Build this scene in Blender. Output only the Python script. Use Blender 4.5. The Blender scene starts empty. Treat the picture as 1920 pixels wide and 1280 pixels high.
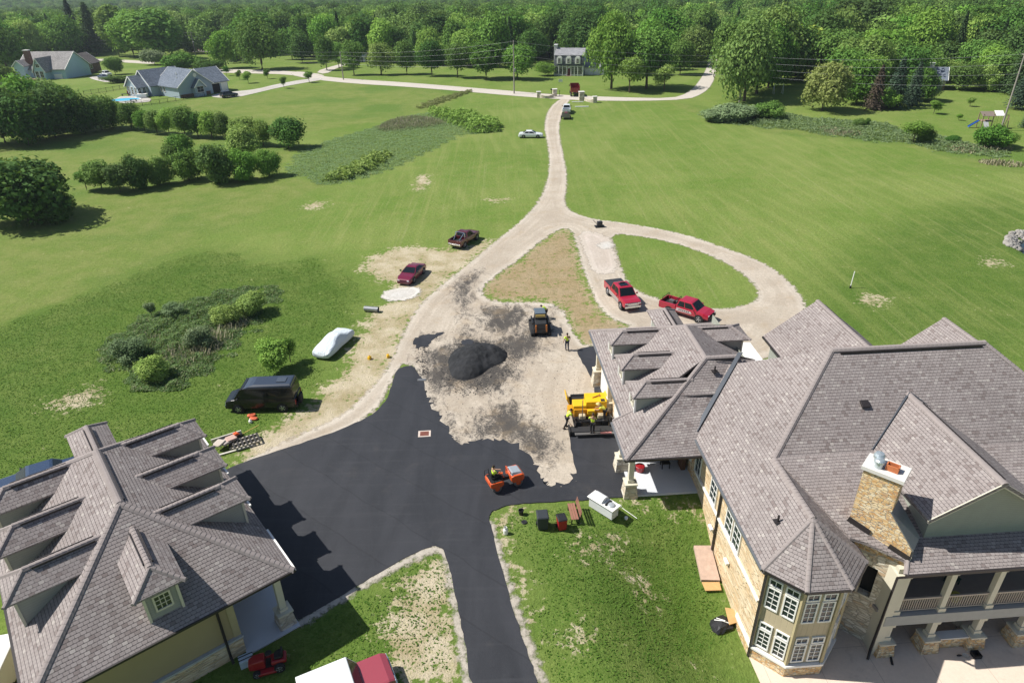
import bpy, bmesh, math, random
import numpy as np
from mathutils import Vector, Matrix
from mathutils.geometry import tessellate_polygon
random.seed(7); RS = np.random.RandomState(11)
R = math.radians
SC = bpy.context.scene
COL = SC.collection
# ------------------------------------------------------------------ camera
CAM_H, F_PX, ROLL = 31.0, 1280.0, R(1.0)
PITCH = math.atan2(700, F_PX)
def ray(u, v):
    x = (u-960)/F_PX; y = (v-640)/F_PX
    c, n = math.cos(ROLL), math.sin(ROLL)
    x, y = c*x-n*y, n*x+c*y
    return np.array([x, math.cos(PITCH)-y*math.sin(PITCH), -(math.sin(PITCH)+y*math.cos(PITCH))])
MO = np.array([7.09, 34.23]); MA = R(3.7)          # mansion frame
GO = np.array([-11.36, 25.14]); GA = R(128.7)      # garage frame
def sstep(t):
    t = np.clip(t, 0, 1); return t*t*(3-2*t)
def terrain(x, y):
    x = np.asarray(x, float); y = np.asarray(y, float)
    dx, dy = x-MO[0], y-MO[1]
    xm = dx*math.cos(MA)+dy*math.sin(MA); ym = -dx*math.sin(MA)+dy*math.cos(MA)
    s = (.8*sstep((0.55-ym)/5.5)+.2*sstep((-5-ym)/4))*sstep((xm+4.5)/9.0)
    far = np.clip(y-235, 0, None)
    h = -2.75*s - np.minimum(far*0.03, 24) + 0.00006*np.clip(far-700, 0, 2500)**1.9*0.6
    # pond hollow at the right edge
    d = np.hypot((x-69.6)/7.0, (y-77.2)/6.0)
    h = h - 1.1*sstep((1.25-d)/0.5)
    return h
def th(x, y): return float(terrain(x, y))
def P(u, v, z=None, dz=0.0):
    r = ray(u, v)
    if z is not None:
        t = (z-CAM_H)/r[2]; p = r*t; return Vector((p[0], p[1], z))
    zz = 0.0
    for _ in range(25):
        t = (zz+dz-CAM_H)/r[2]; zz = 0.5*zz+0.5*th(r[0]*t, r[1]*t)
    t = (zz+dz-CAM_H)/r[2]
    return Vector((r[0]*t, r[1]*t, zz+dz))
def height_px(u, vb, vt):
    p = P(u, vb); d = math.hypot(p.x, p.y)
    r = ray(u, vt); return CAM_H + r[2]*(p.y/r[1]) - p.z
def px_scale(p):                                    # metres per photo pixel at a world point
    dep = p.y*math.cos(PITCH)+(CAM_H-p.z)*math.sin(PITCH); return dep/F_PX
cam = bpy.data.objects.new('camera', bpy.data.cameras.new('camera')); COL.objects.link(cam)
cam.data.sensor_width = 36; cam.data.sensor_fit = 'HORIZONTAL'; cam.data.lens = 36*F_PX/1920
cam.data.clip_start = .1; cam.data.clip_end = 8000
fwd = Vector((0, math.cos(PITCH), -math.sin(PITCH))); dwn = Vector((0, -math.sin(PITCH), -math.cos(PITCH))); rgt = Vector((1, 0, 0))
c_, n_ = math.cos(ROLL), math.sin(ROLL)
ax = rgt*c_+dwn*n_; ay = -(rgt*-n_+dwn*c_)
mw = Matrix((ax, ay, -fwd)).transposed().to_4x4(); mw.translation = (0, 0, CAM_H)
cam.matrix_world = mw; SC.camera = cam
# ------------------------------------------------------------------ light
SUN_AZ, SUN_EL = R(-6), R(51)                       # direction the light travels
w = bpy.data.worlds.new('World'); SC.world = w; w.use_nodes = True
nt = w.node_tree; sky = nt.nodes.new('ShaderNodeTexSky'); sky.sky_type = 'NISHITA'; sky.sun_disc = False
sky.sun_elevation = SUN_EL; sky.sun_rotation = R(276)
nt.links.new(sky.outputs[0], nt.nodes['Background'].inputs[0]); nt.nodes['Background'].inputs[1].default_value = 0.075
sl = bpy.data.lights.new('sun', 'SUN'); sl.energy = 5.0; sl.angle = R(0.53); sl.color = (1, .965, .9)
so = bpy.data.objects.new('sun', sl); COL.objects.link(so); so.location = (-60, 20, 90)
ld = Vector((math.cos(SUN_EL)*math.cos(SUN_AZ), math.cos(SUN_EL)*math.sin(SUN_AZ), -math.sin(SUN_EL)))
so.rotation_euler = ld.to_track_quat('-Z', 'Y').to_euler()
SC.view_settings.view_transform = 'Standard'; SC.view_settings.look = 'None'
SC.view_settings.exposure = 0.36; SC.view_settings.gamma = 1.0
cy = SC.cycles
cy.max_bounces = 5; cy.diffuse_bounces = 2; cy.glossy_bounces = 2; cy.transmission_bounces = 3; cy.transparent_max_bounces = 10
cy.volume_bounces = 0
# ------------------------------------------------------------------ object helpers
def tag(o, label=None, cat=None, group=None, kind=None):
    if label: o['label'] = label
    if cat: o['category'] = cat
    if group: o['group'] = group
    if kind: o['kind'] = kind
    return o
def thing(name, label, cat, loc=(0, 0, 0), rz=0.0, group=None):
    o = bpy.data.objects.new(name, None); COL.objects.link(o); o.empty_display_size = .3
    o.location = loc; o.rotation_euler = (0, 0, rz)
    return tag(o, label, cat, group)
def place(mesh, name, mats, parent=None):
    o = bpy.data.objects.new(name, mesh); COL.objects.link(o)
    for m in (mats if isinstance(mats, (list, tuple)) else [mats]): mesh.materials.append(m)
    if parent is not None: o.parent = parent
    return o
def copy_tree(o, parent=None):
    c = o.copy(); COL.objects.link(c)
    if parent is not None: c.parent = parent
    for ch in list(o.children): copy_tree(ch, c)
    return c
class MB:
    """collects faces of one mesh"""
    def __init__(s): s.v = []; s.f = []; s.m = []; s.cur = 0
    def mat(s, i): s.cur = i; return s
    def face(s, pts):
        b = len(s.v); s.v += [tuple(p) for p in pts]; s.f.append(tuple(range(b, b+len(pts)))); s.m.append(s.cur); return s
    def grid(s, rings, close=True, caps=True):
        b = len(s.v); n = len(rings[0])
        for r in rings: s.v += [tuple(p) for p in r]
        for i in range(len(rings)-1):
            for j in range(n if close else n-1):
                k = (j+1) % n
                s.f.append((b+i*n+j, b+i*n+k, b+(i+1)*n+k, b+(i+1)*n+j)); s.m.append(s.cur)
        if caps and close:
            s.f.append(tuple(b+j for j in reversed(range(n)))); s.m.append(s.cur)
            e = b+(len(rings)-1)*n; s.f.append(tuple(e+j for j in range(n))); s.m.append(s.cur)
        return s
    def hexa(s, p):                                 # 8 points: bottom ring 4, top ring 4
        return s.grid([p[:4], p[4:]])
    def box(s, c, d, rz=0.0, M=None):
        x, y, z = d[0]/2, d[1]/2, d[2]/2
        q = [Vector(a) for a in ((-x,-y,-z),(x,-y,-z),(x,y,-z),(-x,y,-z),(-x,-y,z),(x,-y,z),(x,y,z),(-x,y,z))]
        rm = M if M is not None else Matrix.Rotation(rz, 3, 'Z')
        return s.hexa([Vector(c)+rm@a for a in q])
    def box2(s, a, b): return s.box([(a[i]+b[i])/2 for i in range(3)], [abs(b[i]-a[i]) for i in range(3)])
    def bar(s, p0, p1, w, h, up=(0, 0, 1)):
        p0, p1 = Vector(p0), Vector(p1); d = (p1-p0); L = d.length; d.normalize()
        u = Vector(up); sd = d.cross(u)
        if sd.length < 1e-4: sd = d.cross(Vector((1, 0, 0)))
        sd.normalize(); u = sd.cross(d)
        M = Matrix((d, sd*-1, u)).transposed()
        return s.box((p0+p1)/2, (L, w, h), M=M)
    def tube(s, p0, p1, r0, r1=None, n=10):
        r1 = r0 if r1 is None else r1
        return s.path([p0, p1], [r0, r1], n)
    def path(s, pts, rad, n=8):
        pts = [Vector(p) for p in pts]; rings = []
        if not isinstance(rad, (list, tuple)): rad = [rad]*len(pts)
        for i, p in enumerate(pts):
            d = (pts[min(i+1, len(pts)-1)]-pts[max(i-1, 0)]).normalized()
            a = d.cross(Vector((0, 0, 1)))
            if a.length < .05: a = d.cross(Vector((0, 1, 0)))
            a.normalize(); b = d.cross(a)
            rings.append([p+(a*math.cos(t)+b*math.sin(t))*rad[i] for t in (2*math.pi*k/n for k in range(n))])
        return s.grid(rings)
    def lathe(s, prof, c=(0, 0, 0), n=16):
        return s.grid([[(c[0]+r*math.cos(2*math.pi*k/n), c[1]+r*math.sin(2*math.pi*k/n), c[2]+z) for k in range(n)] for r, z in prof])
    def prism(s, poly, z0, z1):
        return s.grid([[(p[0], p[1], z0) for p in poly], [(p[0], p[1], z1) for p in poly]])
    def slab(s, pts, t):                            # sloping roof plane: top face + skirt of thickness t
        pts = [Vector(p) for p in pts]; lo = [p-Vector((0, 0, t)) for p in pts]
        s.face(pts); s.face(lo[::-1])
        for i in range(len(pts)):
            j = (i+1) % len(pts); s.face([pts[i], lo[i], lo[j], pts[j]])
        return s
    def sphere(s, c, r, n=10, sc=(1, 1, 1)):
        k = max(4, n//2)
        return s.grid([[(c[0]+sc[0]*r*math.sin(a)*math.cos(t), c[1]+sc[1]*r*math.sin(a)*math.sin(t), c[2]+sc[2]*r*math.cos(a))
               for t in (2*math.pi*j/n for j in range(n))] for a in (math.pi*(.02+.96*i/k) for i in range(k, -1, -1))])
    def build(s, name, mats, parent=None, bevel=0, smooth=False, sub=0, weld=False, loc=None, rz=None):
        me = bpy.data.meshes.new(name); me.from_pydata(s.v, [], s.f); me.update()
        if s.m and max(s.m) > 0: me.polygons.foreach_set('material_index', s.m)
        if weld or bevel or sub:
            bm = bmesh.new(); bm.from_mesh(me); bmesh.ops.remove_doubles(bm, verts=bm.verts, dist=1e-4)
            bmesh.ops.recalc_face_normals(bm, faces=bm.faces); bm.to_mesh(me); bm.free()
        auto_uv(me)
        if smooth: me.polygons.foreach_set('use_smooth', [True]*len(me.polygons))
        o = place(me, name, mats, parent)
        if loc is not None: o.location = loc
        if rz is not None: o.rotation_euler = (0, 0, rz)
        if bevel:
            b = o.modifiers.new('bevel', 'BEVEL'); b.width = bevel; b.segments = 2; b.limit_method = 'ANGLE'; b.angle_limit = R(35)
        if sub:
            b = o.modifiers.new('sub', 'SUBSURF'); b.levels = sub; b.render_levels = sub
        return o
def auto_uv(me):
    n = len(me.polygons)
    if not n: return
    lv = np.empty(len(me.loops), np.int32); me.loops.foreach_get('vertex_index', lv)
    co = np.empty(len(me.vertices)*3); me.vertices.foreach_get('co', co); co = co.reshape(-1, 3)[lv]
    no = np.empty(n*3); me.polygons.foreach_get('normal', no); no = no.reshape(-1, 3)
    lt = np.empty(n, np.int32); me.polygons.foreach_get('loop_total', lt); no = np.repeat(no, lt, 0)
    u = np.stack([-no[:, 1], no[:, 0], 0*no[:, 0]], 1); L = np.linalg.norm(u, axis=1); flat = L < .02
    u[flat] = (1, 0, 0); L[flat] = 1; u /= L[:, None]; v = np.cross(no, u)
    uv = np.stack([(co*u).sum(1), (co*v).sum(1)], 1).astype(np.float32)
    l = me.uv_layers.new(name='uv'); l.data.foreach_set('uv', uv.ravel())
def np_mesh(name, verts, quads, attrs=None, mats=None, parent=None, smooth=False):
    """quads: (n,k) index array"""
    me = bpy.data.meshes.new(name); nq, k = quads.shape
    me.vertices.add(len(verts)); me.vertices.foreach_set('co', np.asarray(verts, np.float32).ravel())
    me.loops.add(nq*k); me.loops.foreach_set('vertex_index', quads.astype(np.int32).ravel())
    me.polygons.add(nq); me.polygons.foreach_set('loop_start', np.arange(0, nq*k, k, dtype=np.int32))
    me.polygons.foreach_set('loop_total', np.full(nq, k, np.int32))
    if smooth: me.polygons.foreach_set('use_smooth', [True]*nq)
    me.update(calc_edges=True)
    for an, av in (attrs or {}).items():
        a = me.attributes.new(an, 'FLOAT', 'POINT'); a.data.foreach_set('value', np.asarray(av, np.float32))
    return place(me, name, mats or [], parent)
# ------------------------------------------------------------------ materials
class NT:
    def __init__(s, name):
        s.m = bpy.data.materials.new(name); s.m.use_nodes = True; s.t = s.m.node_tree; s.b = s.t.nodes['Principled BSDF']
        s.b.inputs['Roughness'].default_value = .8; s.b.inputs['Specular IOR Level'].default_value = .3
    def n(s, typ, **kw):
        nd = s.t.nodes.new('ShaderNode'+typ)
        for k, v in kw.items():
            if k[0] == 'i' and k[1:].isdigit(): s.inp(nd, int(k[1:]), v)
            elif k in nd.inputs.keys() if hasattr(nd.inputs, 'keys') else False: s.inp(nd, k, v)
            else: setattr(nd, k, v)
        return nd
    def inp(s, nd, k, v):
        if isinstance(v, bpy.types.NodeSocket): s.t.links.new(v, nd.inputs[k])
        else: nd.inputs[k].default_value = v
    def math(s, op, a, b=0.0, c=None, clamp=False):
        nd = s.t.nodes.new('ShaderNodeMath'); nd.operation = op; nd.use_clamp = clamp; s.inp(nd, 0, a); s.inp(nd, 1, b)
        if c is not None: s.inp(nd, 2, c)
        return nd.outputs[0]
    def mix(s, f, a, b, blend='MIX'):
        nd = s.t.nodes.new('ShaderNodeMix'); nd.data_type = 'RGBA'; nd.blend_type = blend; nd.clamp_factor = True
        s.inp(nd, 0, f)
        for i, x in ((6, a), (7, b)): s.inp(nd, i, x if isinstance(x, bpy.types.NodeSocket) else (*x, 1) if len(x) == 3 else x)
        return nd.outputs[2]
    def mapr(s, x, a, b, c=0.0, d=1.0, smooth=True):
        nd = s.t.nodes.new('ShaderNodeMapRange'); nd.interpolation_type = 'SMOOTHSTEP' if smooth else 'LINEAR'
        for i, v in enumerate((x, a, b, c, d)): s.inp(nd, i, v)
        return nd.outputs[0]
    def coord(s, which='Object'): return s.t.nodes.new('ShaderNodeTexCoord').outputs[which]
    def pos(s): return s.t.nodes.new('ShaderNodeNewGeometry').outputs['Position']
    def scale(s, vec, sc, rz=0.0):
        nd = s.t.nodes.new('ShaderNodeMapping'); s.inp(nd, 0, vec); nd.inputs['Scale'].default_value = sc if hasattr(sc, '__len__') else (sc,)*3
        nd.inputs['Rotation'].default_value = (0, 0, rz); return nd.outputs[0]
    def noise(s, vec, sc, det=3, rough=.55, dist=0.0):
        nd = s.t.nodes.new('ShaderNodeTexNoise'); s.inp(nd, 'Vector', vec); nd.inputs['Scale'].default_value = sc
        nd.inputs['Detail'].default_value = det; nd.inputs['Roughness'].default_value = rough; nd.inputs['Distortion'].default_value = dist
        return nd.outputs[0]
    def vor(s, vec, sc, feat='F1', out='Distance', rnd=1.0):
        nd = s.t.nodes.new('ShaderNodeTexVoronoi'); nd.feature = feat; s.inp(nd, 'Vector', vec); nd.inputs['Scale'].default_value = sc
        nd.inputs['Randomness'].default_value = rnd; return nd.outputs[out]
    def attr(s, nm):
        nd = s.t.nodes.new('ShaderNodeAttribute'); nd.attribute_name = nm; return nd.outputs['Fac']
    def ramp(s, f, stops):
        nd = s.t.nodes.new('ShaderNodeValToRGB'); s.inp(nd, 0, f); e = nd.color_ramp.elements
        while len(e) < len(stops): e.new(.5)
        for i, (p, c) in enumerate(stops): e[i].position = p; e[i].color = (*c, 1)
        return nd.outputs[0]
    def bump(s, h, st=.3, d=.05):
        nd = s.t.nodes.new('ShaderNodeBump'); nd.inputs['Strength'].default_value = st; nd.inputs['Distance'].default_value = d
        s.inp(nd, 'Height', h); s.t.links.new(nd.outputs[0], s.b.inputs['Normal'])
    def col(s, c): s.inp(s.b, 'Base Color', c if isinstance(c, bpy.types.NodeSocket) else (*c, 1)); return s
    def alpha(s, a): s.inp(s.b, 'Alpha', a); return s
    def rnd(s):
        return s.t.nodes.new('ShaderNodeObjectInfo').outputs['Random']
MATS = {}
def plain(name, c, rough=.6, metal=0.0, var=.12, sc=3.0, coat=0.0, spec=.4):
    if name in MATS: return MATS[name]
    s = NT(name); nz = s.noise(s.coord(), sc, 3)
    s.col(s.mix(nz, [x*(1-var) for x in c], [min(1, x*(1+var)) for x in c]))
    s.b.inputs['Roughness'].default_value = rough; s.b.inputs['Metallic'].default_value = metal
    s.b.inputs['Coat Weight'].default_value = coat; s.b.inputs['Coat Roughness'].default_value = .06; s.b.inputs['Specular IOR Level'].default_value = spec
    MATS[name] = s.m; return s.m
def shingle_mat(name, cols, w=.235, h=.185):
    s = NT(name); uv = s.coord('UV'); sp = s.t.nodes.new('ShaderNodeSeparateXYZ'); s.inp(sp, 0, uv)
    vy = s.math('DIVIDE', sp.outputs[1], h); row = s.math('FLOOR', vy)
    wob = s.math('MULTIPLY', s.t.nodes.new('ShaderNodeTexWhiteNoise').outputs[0], .0)
    off = s.math('MULTIPLY', s.math('FLOORED_MODULO', row, 2.0), .5)
    ux = s.math('ADD', s.math('DIVIDE', sp.outputs[0], w), off); cx = s.math('FLOOR', ux)
    cb = s.t.nodes.new('ShaderNodeCombineXYZ'); s.inp(cb, 0, cx); s.inp(cb, 1, row)
    wn = s.t.nodes.new('ShaderNodeTexWhiteNoise'); wn.noise_dimensions = '2D'; s.inp(wn, 0, cb.outputs[0])
    fx = s.math('SUBTRACT', ux, cx); fy = s.math('SUBTRACT', vy, row)
    ex = s.math('MULTIPLY', s.math('ABSOLUTE', s.math('SUBTRACT', fx, .5)), 2.0)
    # scalloped lower edge: gap rises at the tab's corners
    gap = s.math('ADD', s.math('MULTIPLY', s.math('POWER', ex, 5.0), .16), .10)
    low = s.mapr(fy, s.math('SUBTRACT', gap, .06), s.math('ADD', gap, .05))
    side = s.mapr(ex, .99, .9)
    solid = s.math('MULTIPLY', low, s.math('MAXIMUM', side, .3))
    c = s.ramp(wn.outputs[0], cols)
    big = s.noise(s.coord(), .35, 2); fine = s.noise(s.coord(), 26, 2)
    c = s.mix(.5, c, s.ramp(big, [(.3, (.42, .42, .42)), (.7, (.58, .58, .58))]), 'OVERLAY')
    c = s.mix(.35, c, s.ramp(fine, [(.3, (.35, .35, .35)), (.7, (.65, .65, .65))]), 'OVERLAY')
    c = s.mix(solid, (.055, .05, .048), c); s.col(c)
    s.bump(s.math('ADD', solid, s.math('MULTIPLY', fy, -.5)), .4, .025); s.b.inputs['Roughness'].default_value = .9
    s.b.inputs['Specular IOR Level'].default_value = .15
    return s.m
def stone_mat(name, cols, sx=4.0, sy=10.5, mortar=(.5, .44, .34), seedv=0.0):
    s = NT(name); uv = s.coord('UV'); n2 = s.t.nodes.new('ShaderNodeTexNoise'); s.inp(n2, 'Vector', uv); n2.inputs['Scale'].default_value = 1.7
    v = s.mix(.05, uv, n2.outputs['Color'], 'ADD'); v = s.scale(v, (sx, sy, 1))
    edge = s.vor(v, 1.0, 'DISTANCE_TO_EDGE', 'Distance', .8); cell = s.vor(v, 1.0, 'F1', 'Color', .8)
    sp = s.t.nodes.new('ShaderNodeSeparateColor'); s.inp(sp, 0, cell)
    c = s.ramp(sp.outputs[0], cols); c = s.mix(.35, c, s.ramp(s.noise(s.coord(), 9, 3), [(.3, (.3, .3, .3)), (.7, (.7, .7, .7))]), 'OVERLAY')
    k = s.mapr(edge, .02, .075); s.col(s.mix(k, mortar, c)); s.bump(s.math('ADD', k, s.math('MULTIPLY', sp.outputs[1], .6)), .8, .06)
    s.b.inputs['Roughness'].default_value = .9
    return s.m
def siding_mat(name, c, step=.12, vertical=False, dark=.55):
    s = NT(name); sp = s.t.nodes.new('ShaderNodeSeparateXYZ'); s.inp(sp, 0, s.coord('UV'))
    f = s.math('FRACT', s.math('DIVIDE', sp.outputs[0 if vertical else 1], step))
    k = s.mapr(f, .0, .1); nz = s.noise(s.coord(), 2.0, 3)
    b = s.mix(nz, [x*.9 for x in c], [x*1.08 for x in c]); s.col(s.mix(k, [x*dark for x in c], b)); s.bump(k, .5, .02)
    s.b.inputs['Roughness'].default_value = .6
    return s.m
def leaf_mat(name, dark, light, trans=.35, hue=.0):
    s = NT(name); v = s.attr('var'); r = s.rnd()
    f = s.math('ADD', s.math('MULTIPLY', v, .8), s.math('MULTIPLY', s.math('SUBTRACT', r, .5), .5), clamp=True)
    c = s.mix(f, dark, light); h_ = s.t.nodes.new('ShaderNodeHueSaturation'); s.inp(h_, 'Color', c); r2 = s.math('FRACT', s.math('MULTIPLY', r, 7.31)); r3 = s.math('FRACT', s.math('MULTIPLY', r, 13.7))
    s.inp(h_, 'Hue', s.math('ADD', .49, s.math('MULTIPLY', r2, .028))); s.inp(h_, 'Value', s.math('ADD', .78, s.math('MULTIPLY', r3, .5))); s.inp(h_, 'Saturation', s.math('ADD', .88, s.math('MULTIPLY', r2, .16))); c = h_.outputs[0]; s.col(c); s.b.inputs['Roughness'].default_value = .7; s.b.inputs['Specular IOR Level'].default_value = .08
    tr = s.t.nodes.new('ShaderNodeBsdfTranslucent'); s.inp(tr, 0, s.mix(.5, c, (.16, .22, .02)))
    mx = s.t.nodes.new('ShaderNodeMixShader'); mx.inputs[0].default_value = trans
    s.t.links.new(s.b.outputs[0], mx.inputs[1]); s.t.links.new(tr.outputs[0], mx.inputs[2])
    s.t.links.new(mx.outputs[0], s.t.nodes['Material Output'].inputs[0])
    return s.m
SHC = [(.0, (.20, .165, .156)), (.08, (.215, .182, .172)), (.14, (.265, .230, .219)), (.6, (.28, .245, .234)), (.92, (.30, .265, .253)), (1., (.37, .335, .31))]
M_ROOF = shingle_mat('roof_shingles', SHC)
M_CAP = plain('ridge_cap', (.275, .24, .228), .9, var=.18, sc=2.2, spec=.1)
M_STONE = stone_mat('ledge_stone', [(0, (.60, .34, .14)), (.3, (.70, .46, .21)), (.6, (.80, .60, .34)), (.85, (.82, .71, .50)), (1, (.52, .28, .12))])
M_STONEW = stone_mat('pale_ledge_stone', [(0, (.5, .42, .3)), (.4, (.66, .6, .48)), (.8, (.74, .69, .58)), (1, (.5, .36, .22))], 1.8, 5.0)
M_WALLST = stone_mat('wall_stone', [(0, (.62, .44, .25)), (.4, (.72, .56, .36)), (.8, (.76, .64, .46)), (1, (.58, .38, .2))], 1.1, 8.0, (.6, .47, .3))
M_STUCCO = plain('tan_stucco', (.36, .29, .165), .9, var=.06, sc=1.2)
M_TAN = siding_mat('tan_board_siding', (.50, .42, .285), .3, True, .75)
M_TRIM = plain('cream_trim', (.62, .58, .46), .6, var=.05)
M_WHITE = plain('white_paint', (.8, .79, .75), .5, var=.05)
M_GSIDE = siding_mat('sage_siding', (.34, .36, .31), .13)
M_DSIDE = siding_mat('dormer_siding', (.34, .34, .31), .14)
M_GUT = plain('dark_gutter', (.035, .03, .03), .45, .2)
M_METAL = plain('grey_flashing', (.24, .25, .26), .4, .5)
M_BLUEFL = plain('valley_flashing', (.09, .1, .115), .4, .5)
M_CONC = plain('concrete', (.62, .6, .56), .9, var=.08, sc=1.5)
M_PORCHF = plain('porch_concrete', (.58, .6, .63), .8, var=.06, sc=.9)
M_BLACK = plain('black_plastic', (.018, .018, .02), .5)
M_RUB = plain('tyre_rubber', (.02, .02, .021), .85)
M_RIM = plain('alloy_rim', (.45, .46, .48), .35, .7)
M_DARK = plain('dark_interior', (.012, .012, .013), .9)
M_CHROME = plain('chrome', (.7, .71, .72), .15, .95, var=.03)
M_RUBY = plain('tail_lamp', (.25, .01, .012), .2, coat=.5)
M_LAMP = plain('head_lamp', (.75, .77, .8), .1, .3, coat=.6)
M_WOODB = plain('weathered_board', (.30, .21, .15), .85, var=.25, sc=6)
M_WOODT = plain('tan_plywood', (.55, .33, .14), .8, var=.2, sc=5)
M_BARK = plain('bark', (.12, .09, .065), .95, var=.35, sc=8)
M_RED = plain('red_paint', (.30, .012, .018), .4, coat=.4)
M_ORANGE = plain('orange_paint', (.62, .09, .015), .45, coat=.3)
M_YEL = plain('yellow_paint', (.78, .46, .012), .4, coat=.3)
M_YELD = plain('ochre_panel', (.6, .27, .01), .5)
M_STEEL = plain('worn_steel', (.22, .21, .2), .45, .6, var=.25)
M_HIVIS = plain('hi_vis_cloth', (.56, .80, .06), .8, spec=.1)
M_SKIN = plain('skin', (.45, .26, .17), .6)
M_JEANS = plain('dark_jeans', (.03, .04, .07), .9)
M_PANTS = plain('black_trousers', (.015, .015, .018), .9)
M_HAIR = plain('dark_hair', (.03, .02, .014), .7)
def glass_mat(name, c=(.02, .03, .035), rough=.05):
    s = NT(name); s.col(c); s.b.inputs['Roughness'].default_value = rough; s.b.inputs['Specular IOR Level'].default_value = .7
    return s.m
M_GLASS = glass_mat('dark_glass'); M_AUTOG = glass_mat('car_glass', (.008, .012, .015), .12); M_AUTOG.node_tree.nodes['Principled BSDF'].inputs['Specular IOR Level'].default_value = .4
# ------------------------------------------------------------------ ground
def px_poly(pts, smooth=0, dz=0.0):
    q = [P(u, v) for u, v in pts]; q = [(p.x, p.y) for p in q]
    for _ in range(smooth):
        r = []
        for i in range(len(q)):
            a, b = np.array(q[i]), np.array(q[(i+1) % len(q)]); r += [tuple(a*.75+b*.25), tuple(a*.25+b*.75)]
        q = r
    return q
def sdf(px, py, contours):
    """signed distance (positive inside) of points to even-odd contours"""
    px = np.asarray(px, np.float32); py = np.asarray(py, np.float32)
    best = np.full(px.shape, 1e9, np.float32); ins = np.zeros(px.shape, bool)
    for c in contours:
        n = len(c)
        for i in range(n):
            ax_, ay_ = c[i]; bx, by = c[(i+1) % n]
            dx, dy = bx-ax_, by-ay_; L = dx*dx+dy*dy+1e-9
            t = np.clip(((px-ax_)*dx+(py-ay_)*dy)/L, 0, 1)
            best = np.minimum(best, (px-ax_-t*dx)**2+(py-ay_-t*dy)**2)
            cond = ((ay_ > py) != (by > py))
            if cond.any(): ins ^= cond & (px < (bx-ax_)*(py-ay_)/((by-ay_) if by != ay_ else 1e-9)+ax_)
    d = np.sqrt(best); return np.where(ins, d, -d)
def sdf_box(X, Y, contours, far=6.0):
    """sdf evaluated only near the contours"""
    al = np.array([p for c in contours for p in c]); lo, hi = al.min(0)-far, al.max(0)+far
    out = np.full(X.shape, -far, np.float32); k = (X > lo[0]) & (X < hi[0]) & (Y > lo[1]) & (Y < hi[1])
    out[k] = np.maximum(sdf(X[k], Y[k], contours), -far); return out
DIRT = [
 [(672,505),(700,472),(780,460),(850,468),(905,448),(935,452),(870,505),(812,560),(780,620),(745,640),(690,640),(672,600),(722,572),(752,536),(690,520)],
 [(560,772),(600,728),(640,700),(655,640),(700,600),(760,620),(748,690),(705,785),(560,840),(430,890),(455,838),(500,800)],
 [(745,1090),(810,1035),(838,1045),(852,1110),(865,1170),(884,1290),(700,1290),(690,1240),(725,1160)],
 [(1065,1022),(1100,1008),(1165,1012),(1150,1040),(1085,1044)],
 [(920,960),(960,948),(985,955),(955,990),(950,1025),(930,1040)],
 [(1052,430),(1072,430),(1082,460),(1092,500),(1105,535),(1122,575),(1150,600),(1190,613),(1130,640),(1098,655),(1070,625),(1050,572),(1000,562),(940,565),(905,560),(898,540),(930,512),(970,487),(1010,452)],
 [(770,350),(790,325),(808,330),(800,352),(783,362)], [(905,372),(960,370),(962,376),(920,380)],
 [(85,752),(130,735),(190,720),(200,740),(150,765),(95,770)], [(1180,935),(1215,935),(1300,950),(1330,985),(1310,990),(1270,965),(1190,950)],
 [(1600,560),(1640,548),(1660,560),(1650,575),(1612,570)], [(945,1050),(965,1055),(985,1090),(975,1100),(950,1070)],
 [(1230,570),(1290,574),(1290,580),(1235,580)], [(905,1225),(1010,1150),(1010,1165),(930,1240)],
 [(560,386),(600,376),(618,384),(585,394)], [(1180,1090),(1215,1085),(1230,1120),(1200,1130)], [(1060,1190),(1100,1180),(1110,1210),(1075,1220)], [(1850,480),(1880,490),(1870,500),(1840,492)],
 [(735,1240),(790,1225),(800,1285),(735,1285)],
]
MEADOW = [[(-60,612),(0,604),(120,563),(230,514),(345,467),(430,425),(540,378),(610,345),(525,330),(560,250),(720,225),(810,205),(890,171),(655,152),(470,180),(300,190),(240,200),(-700,190),(-900,500)],
          [(1300,212),(1250,190),(1330,200),(1440,235),(1560,235),(1700,255),(1860,275),(2000,290),(2000,335),(1860,320),(1700,275),(1560,262),(1440,250)]]
DEEP = [[(-60,612),(0,606),(345,470),(430,470),(520,500),(600,480),(670,520),(690,590),(640,640),(560,760),(430,850),(200,900),(-300,1100)],
        [(640,1150),(800,1030),(840,1040),(880,1290),(400,1290),(500,1180)],[(920,960),(1180,930),(1330,1000),(1420,1290),(1020,1290)],
        [(1480,560),(1700,400),(1950,360),(2050,700),(1600,680)]]
MOWN = [[(1062,205),(1100,185),(1290,195),(1330,215),(1460,245),(1700,275),(1930,330),(2200,420),(2200,700),(1600,660),(1500,560),(1350,460),(1120,410),(1062,380),(1068,330)],
        [(890,175),(1040,185),(1018,240),(1030,300),(1020,360),(960,420),(860,470),(700,470),(560,470),(600,380),(870,252),(945,250),(810,206)],
        [(1143,437),(1262,455),(1360,492),(1424,555),(1380,577),(1205,552),(1155,470)]]
xs = np.concatenate([-np.geomspace(2600, 112, 46), np.arange(-110, 110.1, .6), np.geomspace(112, 2600, 46)])
ys = np.concatenate([np.linspace(-60, 13, 8), np.arange(14, 120, .55), np.arange(120, 250, 1.2), np.geomspace(252, 5200, 60)])
GX, GY = np.meshgrid(xs, ys); nx, ny = len(xs), len(ys)
GZ = terrain(GX, GY)
idx = np.arange(nx*ny).reshape(ny, nx)
quads = np.stack([idx[:-1, :-1], idx[:-1, 1:], idx[1:, 1:], idx[1:, :-1]], -1).reshape(-1, 4)
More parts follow.
